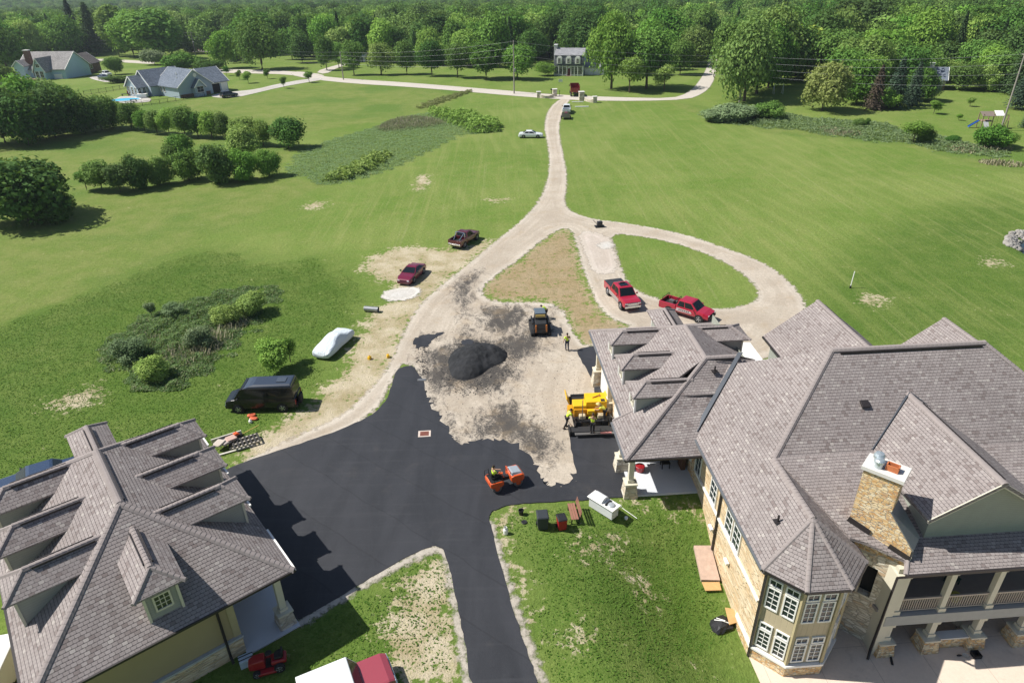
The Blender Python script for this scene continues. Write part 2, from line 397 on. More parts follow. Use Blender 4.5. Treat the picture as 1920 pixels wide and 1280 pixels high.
def mask(polys, soft, smooth=1):
    m = np.zeros(GX.shape, np.float32)
    for p in polys: m = np.maximum(m, np.clip(sdf_box(GX, GY, [px_poly(p, smooth)])/soft*.5+.5, 0, 1))
    return m.ravel()
dirtm = mask(DIRT, 1.6); mead = mask(MEADOW, .45, 0); mown = mask(MOWN, 2.5); deep = mask(DEEP, 4.0); brown = mask([DIRT[5]], 1.0)
s = NT('grass_ground'); p = s.pos()
nb = s.noise(p, .045, 4); nm = s.noise(p, .35, 4, .6); nf = s.noise(p, 2.6, 4, .65); nff = s.noise(p, 9.0, 3, .7)
lawn = s.mix(s.mapr(nb, .35, .65), (.158, .250, .044), (.215, .285, .068))
lawn = s.mix(s.mapr(nm, .35, .7), lawn, s.mix(.6, lawn, (.25, .285, .082)))
deepc = s.mix(s.mapr(nm, .3, .7), (.092, .172, .026), (.165, .228, .050))
lawn = s.mix(s.attr('deep'), lawn, deepc)
# mowing stripes running along the field
st = s.t.nodes.new('ShaderNodeTexWave'); st.wave_type = 'BANDS'; st.bands_direction = 'X'
s.inp(st, 'Vector', s.scale(p, 1, R(-9))); st.inputs['Scale'].default_value = .09; st.inputs['Distortion'].default_value = 5.5
st.inputs['Detail'].default_value = 3; st.inputs['Detail Scale'].default_value = .25
stw = s.math('MULTIPLY', s.math('MULTIPLY', s.mapr(st.outputs[0], .6, .98), s.attr('mown')), s.mapr(nb, .4, .6))
st2 = s.noise(s.scale(p, (.9, .022, 1), R(-7)), 1.0, 5, .7)
pat = s.noise(s.scale(p, (.08, .05, 1), R(20)), 1.0, 4, .65, .5)
lawn = s.mix(s.math('MULTIPLY', s.mapr(pat, .40, .60), .6), lawn, s.mix(.55, lawn, (.10, .19, .022)))
ln = s.noise(s.scale(p, (2.6, .02, 1), R(-7)), 1.0, 2, .6)
lawn = s.mix(s.math('MULTIPLY', s.math('MULTIPLY', s.mapr(ln, .56, .68), s.attr('mown')), s.math('MULTIPLY', s.mapr(pat, .62, .42), .5)), lawn, (.31, .335, .13))
lawn = s.mix(s.math('MULTIPLY', stw, .28), lawn, (.31, .35, .11))
lawn = s.mix(s.math('MULTIPLY', s.math('MULTIPLY', s.mapr(st2, .5, .72), s.attr('mown')), .6), lawn, (.28, .31, .095))
md = s.mix(s.mapr(nm, .3, .7), (.165, .235, .046), (.235, .268, .078)); md = s.mix(s.mapr(nb, .45, .65), md, (.12, .205, .036))
lawn = s.mix(s.attr('meadow'), lawn, md)
# white wildflowers in the meadow
fl = s.math('MULTIPLY', s.mapr(s.vor(p, 2.1), .10, .06), s.math('MULTIPLY', s.mapr(nb, .5, .62), s.math('MULTIPLY', s.attr('meadow'), .8)))
lawn = s.mix(s.mapr(nf, .25, .75), s.mix(.30, lawn, (.03, .06, .008)), s.mix(.12, lawn, (.3, .34, .12)))
lawn = s.mix(s.mapr(nff, .3, .7), s.mix(s.math('ADD', .22, s.math('MULTIPLY', s.attr('deep'), .25)), lawn, (.03, .055, .008)), lawn)
lawn = s.mix(fl, lawn, (.7, .72, .62))
nd = s.noise(p, 1.6, 5, .75)
dm = s.mapr(s.math('ADD', s.attr('dirt'), s.math('ADD', s.math('MULTIPLY', s.math('SUBTRACT', nf, .5), 1.5), s.math('ADD', s.math('MULTIPLY', s.math('SUBTRACT', nm, .5), 1.3), s.math('MULTIPLY', s.math('SUBTRACT', nd, .5), 2.6)))), .48, .78)
dirt = s.mix(s.mapr(nm, .35, .65), (.42, .335, .215), (.60, .51, .385)); dirt = s.mix(s.mapr(nff, .35, .7), s.mix(.3, dirt, (.16, .14, .06)), dirt)
dirt = s.mix(s.math('MULTIPLY', s.mapr(nd, .5, .68), .5), dirt, (.30, .29, .12))
dirt = s.mix(s.math('MULTIPLY', s.attr('brown'), .75), dirt, s.mix(s.mapr(nd, .35, .65), (.22, .165, .075), (.36, .25, .155)))
s.col(s.mix(s.math('MULTIPLY', dm, .92), lawn, dirt))
s.bump(s.math('ADD', nff, s.math('MULTIPLY', nf, 1.4)), .6, .16); s.b.inputs['Roughness'].default_value = .95; s.b.inputs['Specular IOR Level'].default_value = .1
M_GRASS = s.m
ground = np_mesh('ground', np.stack([GX, GY, GZ], -1).reshape(-1, 3), quads, dict(dirt=dirtm, meadow=mead, mown=mown, deep=deep, brown=brown), [M_GRASS], smooth=True)
tag(ground, kind='structure')
# ------------------------------------------------------------------ soft-edged ground sheets
def sheet(name, contours, dz, mat, cell=.4, margin=.7, extra=None, world=False, smooth=1):
    cs = [c if world else px_poly(c, smooth) for c in contours]
    al = np.array(cs[0]); lo, hi = al.min(0)-margin, al.max(0)+margin
    gx = np.arange(lo[0], hi[0]+cell, cell); gy = np.arange(lo[1], hi[1]+cell, cell)
    X, Y = np.meshgrid(gx, gy); D = sdf(X, Y, cs)
    ii = np.arange(X.size).reshape(X.shape); q = np.stack([ii[:-1, :-1], ii[:-1, 1:], ii[1:, 1:], ii[1:, :-1]], -1).reshape(-1, 4)
    q = q[D.ravel()[q].max(1) > -margin]; used = np.unique(q); rm = np.full(X.size, -1, np.int64); rm[used] = np.arange(len(used))
    V = np.stack([X.ravel()[used], Y.ravel()[used], terrain(X.ravel()[used], Y.ravel()[used])+dz], -1)
    at = dict(edge=D.ravel()[used])
    for k, (polys, soft) in (extra or {}).items():
        m = np.zeros(len(used), np.float32)
        for p_ in polys: m = np.maximum(m, np.clip(sdf(V[:, 0], V[:, 1], [px_poly(p_, 1)])/soft*.5+.5, 0, 1))
        at[k] = m
    o = np_mesh(name, V, rm[q], at, [mat], smooth=True); return tag(o, kind='structure')
def edge_alpha(s, amp=.8, soft=.25, sc=1.6):
    nz = s.noise(s.pos(), sc, 4, .7)
    s.alpha(s.mapr(s.math('ADD', s.attr('edge'), s.math('MULTIPLY', s.math('SUBTRACT', nz, .5), amp*2)), -soft, soft))
def gravel_mat(name, c1, c2, amp=.85, dark=True, tracks=None):
    s = NT(name); p = s.pos(); a = s.noise(p, .22, 4, .6); b = s.noise(p, 3.2, 4, .65); f = s.noise(p, 14, 3, .7)
    c = s.mix(s.mapr(a, .3, .7), c1, c2); c = s.mix(s.mapr(b, .3, .72), s.mix(.28, c, (.17, .15, .12)), c); c = s.mix(s.mapr(f, .3, .6), s.mix(.3, c, (.12, .11, .1)), c)
    # whiter, looser stone thrown to the edges
    c = s.mix(s.math('MULTIPLY', s.mapr(s.attr('edge'), 1.0, .1), .4), c, (.66, .61, .53))
    cbx = s.t.nodes.new('ShaderNodeCombineXYZ'); s.inp(cbx, 0, s.math('MULTIPLY', s.attr('edge'), 1.5)); sp_ = s.t.nodes.new('ShaderNodeSeparateXYZ'); s.inp(sp_, 0, p); s.inp(cbx, 1, s.math('MULTIPLY', sp_.outputs[1], .06)); s.inp(cbx, 2, s.math('MULTIPLY', sp_.outputs[0], .06))
    trk = s.noise(cbx.outputs[0], 1.0, 3, .65); c = s.mix(s.math('MULTIPLY', s.mapr(trk, .35, .6), .7), c, s.mix(.55, c, (.33, .28, .22)))
    if dark:
        w1 = s.noise(s.scale(p, (1.0, .55, 1), R(18)), 1.3, 5, .7, .9); w2 = s.noise(p, 7, 4, .75)
        k = s.math('ADD', s.math('ADD', s.math('MULTIPLY', s.math('SUBTRACT', w1, .5), 1.9), s.math('MULTIPLY', s.math('SUBTRACT', w2, .5), 1.3)), s.math('MULTIPLY', s.attr('dark'), 1.08))
        c = s.mix(s.math('MULTIPLY', s.mapr(k, .42, 1.05), .9), c, (.045, .043, .043))
        wb = s.mapr(s.noise(p, .5, 4, .6), .5, .75); c = s.mix(s.math('MULTIPLY', wb, .35), c, (.36, .27, .17))
    s.col(c); s.bump(s.math('ADD', f, b), .6, .06); s.b.inputs['Roughness'].default_value = .95; s.b.inputs['Specular IOR Level'].default_value = .1
    edge_alpha(s, amp, .22); return s.m
OUT = [(1072,183),(1056,205),(1047,240),(1053,280),(1062,320),(1063,350),(1057,383),(1075,400),(1115,412),(1160,417),(1230,428),(1295,443),(1350,462),(1420,487),(1465,515),(1495,545),(1514,578),(1490,625),(1450,670),(1395,672),(1330,640),(1250,640),(1180,660),(1120,720),(1150,800),(1180,925),(1000,935),(900,880),(830,815),(795,760),(780,690),(760,680),(745,690),(700,785),(560,842),(440,890),(430,880),(540,824),(640,782),(690,735),(728,690),(745,650),(765,605),(790,568),(835,530),(865,506),(898,479),(938,446),(983,410),(1012,375),(1027,340),(1031,300),(1025,262),(1020,235),(1028,205),(1050,185)]
BROWN = [(1050,428),(1072,430),(1082,460),(1092,500),(1105,535),(1122,575),(1150,600),(1190,613),(1130,640),(1098,652),(1075,625),(1050,572),(1000,566),(940,568),(908,560),(903,540),(930,515),(970,490),(1010,455)]
ISLE = [(1143,437),(1200,443),(1262,455),(1315,472),(1360,492),(1398,517),(1420,540),(1424,555),(1412,568),(1380,577),(1335,580),(1290,575),(1240,562),(1205,552),(1180,535),(1165,505),(1155,470)]
DARKS = [[(835,545),(860,520),(900,500),(915,510),(890,550),(885,600),(905,640),(1000,600),(1050,560),(1040,640),(990,690),(940,680),(930,720),(900,745),(850,735),(800,760),(775,690),(790,650),(850,640),(870,600)],
         [(890,570),(1005,568),(1000,615),(930,640),(890,610)], [(770,640),(800,625),(830,628),(815,645),(785,655)],
         [(850,830),(900,760),(960,740),(1010,780),(1060,830),(1040,880),(1000,870),(940,830)], [(840,660),(950,640),(985,690),(960,740),(850,745)],
         [(770,680),(785,650),(800,700),(800,750)], [(800,740),(840,760),(880,850),(860,850)]]
M_GRAVEL = gravel_mat('gravel', (.49, .415, .33), (.60, .525, .43))
sheet('gravel_driveway', [OUT, BROWN, ISLE], .03, M_GRAVEL, .42, .9, dict(dark=(DARKS, 2.2)))
M_SANDY = gravel_mat('sandy_gravel', (.60, .51, .44), (.68, .60, .53), .9, False)
M_WHITEG = gravel_mat('white_stone_dust', (.70, .69, .66), (.80, .79, .76), .8, False)
sheet('sand_patch', [[(1080,432),(1140,440),(1152,470),(1160,512),(1112,515),(1098,480)]], .045, M_SANDY, .3, .8)
sheet('white_gravel_patch', [[(718,548),(745,540),(785,538),(790,550),(770,562),(735,566),(712,560)]], .05, M_WHITEG, .2, .7)
sheet('white_stone_patch', [[(1118,460),(1135,452),(1150,456),(1152,466),(1128,468)]], .06, M_WHITEG, .2, .5)
M_EDGEG = gravel_mat('edge_gravel', (.34, .31, .25), (.44, .40, .34), .75, False)
sheet('path_edge_gravel', [[(914,975),(920,972),(930,1000),(953,1080),(983,1160),(1012,1245),(1030,1295),(1008,1295),(975,1180),(940,1080)]], .035, M_EDGEG, .15, .6)
sheet('lawn_edge_gravel', [[(545,1172),(620,1126),(690,1084),(745,1052),(805,1022),(830,1025),(845,1045),(862,1120),(884,1295),(870,1295),(846,1120),(832,1045),(815,1034),(745,1066),(690,1098),(620,1140),(555,1182)]], .033, M_EDGEG, .15, .5)
# crisp new asphalt: a slab 5 cm thick with slightly ragged edges
def asphalt_slab(name, px, mat, t=.06, base=.0, wob=.05, step=.35):
    q = px_poly(px, 2); out = []
    for i in range(len(q)):
        a, b = np.array(q[i]), np.array(q[(i+1) % len(q)]); n = max(1, int(np.hypot(*(b-a))/step))
        for k in range(n):
            c = a+(b-a)*k/n; out.append((c[0]+random.uniform(-wob, wob), c[1]+random.uniform(-wob, wob)))
    tri = tessellate_polygon([[Vector((x, y, 0)) for x, y in out]])
    n = len(out); V = [(x, y, th(x, y)+t+base) for x, y in out]+[(x+0, y+0, th(x, y)-.05) for x, y in out]
    me = bpy.data.meshes.new(name); me.from_pydata(V, [], [tuple(f) for f in tri]+[(i, (i+1) % n, n+(i+1) % n, n+i) for i in range(n)])
    bm = bmesh.new(); bm.from_mesh(me); bmesh.ops.recalc_face_normals(bm, faces=bm.faces)
    if sum(f.normal.z*f.calc_area() for f in bm.faces) < 0: bmesh.ops.reverse_faces(bm, faces=bm.faces)
    bm.to_mesh(me); bm.free()
    return tag(place(me, name, [mat]), kind='structure')
s = NT('new_asphalt'); p = s.pos()
a = s.noise(s.scale(p, (1, .25, 1), R(60)), .5, 4, .6, .6); b = s.noise(p, 30, 2, .7); c3 = s.noise(p, 3.0, 4, .6)
c = s.mix(s.mapr(a, .3, .7), (.016, .018, .024), (.034, .036, .044)); c = s.mix(s.mapr(b, .35, .7), s.mix(.4, c, (.008, .008, .009)), s.mix(.1, c, (.12, .12, .12)))
c = s.mix(s.math('MULTIPLY', s.mapr(s.noise(p, .7, 5, .7, 1.2), .64, .74), .55), c, (.008, .008, .01))
sq = s.t.nodes.new('ShaderNodeSeparateXYZ'); s.inp(sq, 0, s.scale(p, 1, R(-52))); wob = s.noise(p, .25, 2)
ln_ = s.math('ADD', s.math('DIVIDE', sq.outputs[0], 3.1), s.math('MULTIPLY', wob, .25)); fr_ = s.math('ABSOLUTE', s.math('SUBTRACT', s.math('FRACT', ln_), .5))
wl_ = s.t.nodes.new('ShaderNodeTexWhiteNoise'); wl_.noise_dimensions = '1D'; s.inp(wl_, 'W', s.math('FLOOR', ln_))
c = s.mix(s.math('MULTIPLY', wl_.outputs[0], .22), c, (.048, .049, .055)); c = s.mix(s.math('MULTIPLY', s.mapr(fr_, .478, .495), .35), c, (.01, .01, .012))
stk = s.noise(s.scale(p, (.12, 2.2, 1), R(-52)), 1.0, 4, .7); c = s.mix(s.math('MULTIPLY', s.mapr(stk, .5, .75), .3), c, (.055, .055, .06))
dst = s.noise(p, .16, 5, .7, .5); c = s.mix(s.math('MULTIPLY', s.mapr(dst, .56, .75), .18), c, (.16, .14, .12))
s.col(s.mix(s.math('MULTIPLY', s.mapr(c3, .58, .75), .25), c, (.05, .05, .052))); s.bump(b, .5, .02)
s.b.inputs['Roughness'].default_value = .62; s.b.inputs['Specular IOR Level'].default_value = .35
M_ASPH = s.m
ASPH = [(745,692),(757,688),(775,685),(782,700),(795,712),(798,740),(806,765),(830,800),(853,828),(870,838),(890,829),(930,830),(960,838),(985,853),(1000,872),(1012,895),(1027,914),(1083,911),(1080,880),(1072,850),(1066,804),(1120,800),(1160,800),(1200,850),(1200,925),(1172,932),(1110,937),(1060,940),(1000,943),(950,948),(925,957),(916,968),(920,985),(930,1030),(945,1085),(965,1150),(985,1215),(1000,1255),(1015,1300),(884,1300),(875,1220),(865,1170),(853,1110),(842,1060),(833,1030),(818,1022),(800,1027),(745,1054),(690,1087),(620,1129),(553,1169),(500,1150),(440,1000),(400,890),(430,878),(480,858),(540,840),(600,820),(660,797),(705,775),(725,750),(735,720)]
asphalt_slab('asphalt_driveway', ASPH, M_ASPH)
asphalt_slab('asphalt_strip', [(1078,657),(1098,652),(1135,645),(1160,690),(1150,720),(1130,740),(1118,760),(1112,715),(1098,690)], M_ASPH)
asphalt_slab('asphalt_crumbs', [(775,640),(790,628),(812,626),(835,622),(820,632),(808,640),(800,650),(782,655)], M_ASPH, .05, 0, .25)
asphalt_slab('asphalt_spill', [(862,640),(880,637),(892,640),(884,646),(866,648)], M_ASPH, .05, 0, .2)
for k_, pl_ in enumerate(([(798,730),(808,760),(832,797),(856,826),(850,834),(826,806),(800,768),(792,735)], [(862,842),(880,826),(905,822),(935,824),(965,832),(992,852),(1008,874),(1020,900),(1026,912),(1012,905),(985,862),(940,840),(890,838)], [(1078,880),(1086,885),(1086,912),(1070,915),(1050,916),(1026,916),(1030,910),(1060,909)])):
    asphalt_slab('asphalt_crumbs', pl_, M_ASPH, .05, 0, .3, .25)
# country roads
s = NT('road_surface'); p = s.pos(); a = s.noise(p, .2, 4); b = s.noise(p, 4, 3)
c = s.mix(a, (.50, .45, .39), (.58, .53, .46)); s.col(s.mix(s.mapr(b, .3, .7), s.mix(.2, c, (.2, .18, .15)), c)); edge_alpha(s, .35, .2); M_ROAD = s.m
sheet('country_road', [[(560,133),(600,143),(660,149),(760,155),(860,163),(960,171),(1040,178),(1160,183),(1260,185),(1290,175),(1310,155),(1325,130),(1330,108),(1345,108),(1343,135),(1335,160),(1318,176),(1290,187),(1200,190),(1100,189),(1040,186),(960,180),(860,171),(760,163),(660,157),(590,150),(540,140)]], .05, M_ROAD, .8, .8)
sheet('lane', [[(380,130),(480,131),(560,135),(610,140),(600,148),(540,140),(470,138),(380,136)]], .045, M_ROAD, .8, .8)
sheet('side_lane', [[(180,115),(240,118),(290,121),(290,116),(240,113),(180,110)]], .045, M_ROAD, .8, .8)
sheet('forest_lane', [[(352,98),(400,99),(402,92),(352,91)]], .045, M_ROAD, .8, .8)
sheet('far_driveway', [[(590,135),(625,124),(650,118),(650,122),(632,128),(610,140)]], .06, M_ROAD, .8, .6)
M_CONCR = gravel_mat('pale_concrete', (.56, .54, .5), (.62, .6, .56), .2, False)
sheet('concrete_driveway', [[(395,178),(440,172),(480,168),(520,158),(575,149),(600,146),(606,150),(575,155),(525,164),(480,175),(445,183),(400,184)]], .06, M_CONCR, .6, .5)
sheet('house_driveway', [[(165,145),(195,142),(215,150),(205,156),(175,150)]], .06, M_CONCR, .6, .5)
# ------------------------------------------------------------------ building helpers
def ridge_cap(mb, a, b, w=.34, step=.26, lift=.05):
    a, b = Vector(a), Vector(b); L = (b-a).length; n = max(1, int(L/step)); d = (b-a)/n
    sd = d.cross(Vector((0, 0, 1))).normalized(); up = Vector((0, 0, 1))
    for i in range(n):
        p, q = a+d*i, a+d*(i+1.12)
        r0, r1 = [], []
        for r, c, h in ((r0, p, lift+.005), (r1, q, lift+.03)):
            r += [c+sd*w/2-up*.06, c+sd*w*.25+up*(h*.75), c+up*h, c-sd*w*.25+up*(h*.75), c-sd*w/2-up*.06]
        mb.grid([r0, r1], close=True)
    return mb
def caps(parent, *lines, mat=None):
    for a, b, w, *lf in lines:
        c = MB(); ridge_cap(c, a, b, w, lift=lf[0] if lf else .05); c.build('ridge_cap', mat or M_CAP, parent)
def bars(name, mat, parent, *bs):
    for b in bs:
        m = MB(); m.bar(*b[:4], up=b[4]) if len(b) > 4 else m.bar(*b); m.build(name, mat, parent)
def gutters(mat, parent, *gs):
    for g in gs:
        m = MB(); gutter(m, *g); m.build('gutter', mat, parent)
def window_frame(mb, c, nrm, w, h, cols, rows, ft=.09, dep=.07, glass=None, transom=0.0):
    """frame + muntins into mb (material 0) and the pane (material 1) of mb"""
    n = Vector((nrm[0], nrm[1], 0)).normalized(); t = Vector((-n.y, n.x, 0)); c = Vector(c); z = Vector((0, 0, 1))
    def bx(u0, u1, v0, v1, d0, d1):
        p = [c+t*u+n*d+z*v for v in (v0, v1) for u, d in ((u0, d0), (u1, d0), (u1, d1), (u0, d1))]
        mb.hexa(p)
    k = mb.cur
    for a in ((-w/2-ft, -w/2, -h/2-ft, h/2+ft), (w/2, w/2+ft, -h/2-ft, h/2+ft), (-w/2, w/2, -h/2-ft*1.2, -h/2), (-w/2, w/2, h/2, h/2+ft)): bx(*a, -.02, dep)
    for i in range(1, cols): u = -w/2+w*i/cols; bx(u-.018, u+.018, -h/2, h/2, .0, .035)
    for j in range(1, rows): v = -h/2+h*j/rows; bx(-w/2, w/2, v-.018, v+.018, .001, .034)
    if glass is None: glass = mb
    glass.mat(1 if glass is mb else 0); glass.face([c+t*u+n*.012+z*v for u, v in ((-w/2, -h/2), (w/2, -h/2), (w/2, h/2), (-w/2, h/2))]); mb.mat(k)
def add_window(parent, c, nrm, w, h, cols=2, rows=3, label=None, frame=None):
    f = MB(); g = MB(); window_frame(f, c, nrm, w, h, cols, rows, glass=g)
    o = f.build('window', frame or M_WHITE, parent); g.build('pane', M_GLASS, o)
    if label: o['label'] = label
    return o
def dormer(parent, p, out, L, rz, ez, hw, run, wf, ww, zf, wall_mats, win=(.62, .8), label=None, trim=True):
    o = Vector((*out, 0)).normalized(); s = Vector((-o.y, o.x, 0)); p = Vector((*p, 0)); Z = Vector((0, 0, 1))
    def at(a, b, z): return p+o*a+s*b+Z*z
    def inner(b, z):
        a = run
        while a > -9 and zf((at(a, b, 0)).x, (at(a, b, 0)).y) < z: a -= .05
        return a
    ir, ie = inner(0, rz)-.25, inner(hw, ez)-.12
    r = MB()
    fl, fr, pk, ri = at(run, hw, ez), at(run, -hw, ez), at(0, 0, rz), at(ir, 0, rz)
    r.slab([fl, pk, ri, at(ie, hw, ez)], .09); r.slab([at(ie, -hw, ez), ri, pk, fr], .09); r.slab([fl, fr, pk], .09)
    # walls: two cheeks and the window face
    wall = MB(); a1 = run-wf
    zt = ez+.02
    for sg in (1, -1):
        b = sg*ww; ii = inner(b, zt)-.1
        z0 = zf(at(a1, b, 0).x, at(a1, b, 0).y)-.12
        wall.mat(0).face([at(a1, b, z0), at(a1, b, zt), at(ii, b, zt)])
    z0 = zf(at(a1, 0, 0).x, at(a1, 0, 0).y)-.12
    wall.mat(1).face([at(a1, ww, z0), at(a1, -ww, z0), at(a1, -ww, zt), at(a1, ww, zt)])
    wall.mat(2).face([at(run-.03, hw-.05, ez-.1), at(run-.03, -hw+.05, ez-.1), at(ie, -hw+.05, ez-.1), at(ie, hw-.05, ez-.1)])   # soffit
    if trim:
        for sg in (1, -1): wall.mat(2).bar(at(a1+.02, sg*(ww-.02), z0), at(a1+.02, sg*(ww-.02), zt-.08), .12, .12, up=tuple(o))
    d = wall.build('dormer', wall_mats, parent)
    if label: d['label'] = label
    r.build('dormer_roof', M_ROOF, d)
    c = MB(); ridge_cap(c, at(ir, 0, rz), pk); ridge_cap(c, pk, fl, .26); ridge_cap(c, pk, fr, .26); c.build('ridge_cap', M_CAP, d)
    v = MB(); v.bar(at(ir+.5, .2, rz-.02), at(-.3, .2, rz-.02), .05, .1); v.bar(at(ir+.5, -.2, rz-.02), at(-.3, -.2, rz-.02), .05, .1); v.build('ridge_vent_shadow', M_GUT, d)  # black bars stand in for the thin shadow beside the raised ridge
    wn = MB(); window_frame(wn, at(a1+.01, 0, (z0+zt)/2+.06), tuple(o), win[0], win[1], 3, 3, .08); wn.build('window', [M_TRIM, M_GLASS], d)
    return d
def gutter(mb, a, b, w=.13, h=.13):
    a, b = Vector(a), Vector(b); mb.bar(a-Vector((0, 0, .07)), b-Vector((0, 0, .07)), w, h)
def downspout(parent, pts):
    mb = MB()
    for i in range(len(pts)-1): mb.bar(pts[i], pts[i+1], .11, .09, up=(1, .3, 0))
    return mb.build('downspout', M_GUT, parent)
def stone_post(parent, x, y, z0, zt, capz=1.05, w0=.95, w1=.72, mats=None):
    a, b = w0/2, w1/2
    base = MB().hexa([(x-a, y-a, z0), (x+a, y-a, z0), (x+a, y+a, z0), (x-a, y+a, z0), (x-b, y-b, z0+capz), (x+b, y-b, z0+capz), (x+b, y+b, z0+capz), (x-b, y+b, z0+capz)])
    o = base.build('porch_post', M_STONEW, parent)
    MB().box((x, y, z0+capz+.05), (w1+.12, w1+.12, .1)).build('cap', M_TRIM, o)
    sh = MB(); sh.box((x, y, (z0+capz+.1+zt)/2), (.34, .34, zt-z0-capz-.1)); sh.box((x, y, z0+capz+.22), (.44, .44, .22)); sh.box((x, y, zt-.12), (.44, .44, .2))
    sh.build('shaft', M_TRIM, o); return o
# ------------------------------------------------------------------ garage, lower left
G = thing('garage', 'tan garage with brown shingled hip roof and seven dormers beside the new asphalt', 'garage', (GO[0], GO[1], 0), GA)
gk, ge, gL, gW = .65, 4.2, 17.2, 11.75; gr = ge+gk*gW/2; gh = gW/2
def gz(x, y): return ge+gk*min(x, y, gL-x, gW-y)
rf = MB(); A, B, Cc, D = (0, 0, ge), (gL, 0, ge), (gL, gW, ge), (0, gW, ge); r0, r1 = (gh, gh, gr), (gL-gh, gh, gr)
for f in ([A, B, r1, r0], [B, Cc, r1], [Cc, D, r0, r1], [D, A, r0]): rf.slab(f, .16)
groof = rf.build('roof', M_ROOF, G)
caps(groof, *[(r0, a, .4) for a in (A, D)], *[(r1, a, .4) for a in (B, Cc)], (r0, r1, .42, .08))
v = MB(); v.bar((gh+.3, gh-.24, gr-.1), (gL-gh-.2, gh-.24, gr-.1), .06, .12); v.build('ridge_vent_shadow', M_GUT, groof)  # shadow line of the raised ridge vent, built as a black bar
dm = [M_DSIDE, M_DSIDE, M_TRIM]
for i, x in enumerate((5.12, 8.75, 12.4)):
    dormer(G, (x, 1.42), (0, -1), 3, 7.18, 6.42, 1.12, 1.1, .38, .76, gz, dm)
    dormer(G, (x, gW-1.42), (0, 1), 3, 7.18, 6.42, 1.12, 1.1, .38, .76, gz, dm)
dormer(G, (1.45, 5.8), (-1, 0), 3, 7.2, 6.46, 1.12, 1.0, .34, .74, gz, dm)
dormer(G, (gL-1.45, 5.8), (1, 0), 3, 7.2, 6.46, 1.12, 1.0, .34, .74, gz, dm)
wl = MB(); wl.mat(0)
i0 = .62
wl.face([(i0, 3.15, 0), (i0, 3.15, 4.05), (i0, gW-i0, 4.05), (i0, gW-i0, 0)][::-1]); wl.face([(i0, gW-i0, 0), (i0, gW-i0, 4.05), (gL-i0, gW-i0, 4.05), (gL-i0, gW-i0, 0)])
wl.face([(gL-i0, gW-i0, 0), (gL-i0, gW-i0, 4.05), (gL-i0, i0, 4.05), (gL-i0, i0, 0)]); wl.face([(4.4, i0, 0), (4.4, i0, 4.05), (gL-i0, i0, 4.05), (gL-i0, i0, 0)])
wl.face([(4.4, i0, 0), (4.4, i0, 4.05), (4.4, 3.15, 4.05), (4.4, 3.15, 0)]); wl.face([(4.4, 3.15, 0), (4.4, 3.15, 4.05), (i0, 3.15, 4.05), (i0, 3.15, 0)])
wl.mat(1).box2((i0-.06, 3.1, 3.55), (i0+.2, i0-.1, 4.02)).box2((i0, i0-.06, 3.551), (4.4, i0+.2, 4.021)).box2((i0-.05, 3.1, 1.2), (i0+.01, 3.45, 3.5)).box2((i0-.05, gW-.9, 1.2), (i0+.01, gW-.55, 3.5))
wl.mat(2).face([(.08, .08, ge-.17), (gL-.08, .08, ge-.17), (gL-.08, gW-.08, ge-.17), (.08, gW-.08, ge-.17)])
gwall = wl.build('wall', [M_STUCCO, plain('tan_trim', (.40, .34, .2), .7), M_TRIM], G)
wb = MB(); wb.box2((i0-.12, 3.1, 0), (i0-.005, gW-.5, 1.15)); wb.build('stone_base', M_WALLST, G)
MB().box2((i0-.2, 3.05, 1.15), (i0-.005, gW-.48, 1.27)).build('sill_band', plain('grey_cap', (.42, .43, .43), .8), G)
stone_post(G, .85, .8, 0, 3.56, 1.0)
MB().box2((.15, .3, .02), (4.4, 3.15, .1)).build('porch_floor', M_PORCHF, G)
gt = MB(); gutter(gt, (-.03, -.05, ge), (-.03, gW+.05, ge)); gt.build('gutter', M_GUT, G)
gutters(M_WHITE, G, *[((x0, -.05, ge), (x1, -.05, ge), .12, .1) for x0, x1 in ((.0, 3.7), (6.2, 7.3), (9.9, 11.), (13.6, gL))])
gt = MB(); gutter(gt, (0, gW+.05, ge), (gL, gW+.05, ge)); gt.build('gutter', M_GUT, G)
downspout(G, [(-.05, 3.95, 4.1), (.35, 3.9, 3.7), (.44, 3.9, .3), (.1, 3.9, .12)])
# ------------------------------------------------------------------ mansion on the right
Mn = thing('mansion', 'large stone and tan mansion under brown shingled roofs with octagonal turret and chimney', 'house', (MO[0], MO[1], 0), MA)
xL, ze, zr, yr, mk = 4.75, 4.15, 10.25, 1.17, .781
rl, rr = (12.56, yr, zr), (22.3, yr, zr); bz = 6.3
def mz(x, y):
    return min(ze+mk*(x-xL), zr-mk*abs(y-yr), zr-mk*max(0, x-22.3))
rf = MB()
rf.slab([(xL, 9.0, ze), rl, (7.5, -3.9, bz), (7.5, -8.74, bz-.02), (xL, -8.74, ze)][::-1], .18)
rf.slab([(7.5, -3.9, bz), (27.36, -3.9, bz), rr, rl], .18)
rf.slab([rr, (27.36, -3.9, bz), (30.1, -6.6, ze), (30.1, 9.0, ze)], .18)
rf.slab([rl, rr, (30.1, 9.0, ze), (xL, 9.0, ze)], .18)
tc = (7.5, -8.74); tv = [(4.75, -8.74), (4.75, -9.89), (6.35, -11.5), (8.65, -11.5), (10.25, -9.89), (10.25, -8.74)]
for i in range(5): rf.slab([(*tv[i], ze), (*tv[i+1], ze), (*tc, bz)], .16)
rf.slab([(7.5, -3.9, bz), (7.5, -8.74, bz-.02), (10.25, -8.74, ze), (10.25, -7.6, ze), ], .16)
def low(y): return 6.33+.37*(y+3.9)
rf.slab([(7.55, -3.92, low(-3.92)), (9.9, -8.6, low(-8.6)), (10.6, -8.9, low(-8.9)), (12.2, -9.9, low(-9.9)), (11.95, -10.6, low(-10.6)), (27.4, -10.6, low(-10.6)), (27.4, -3.92, low(-3.92))], .18)
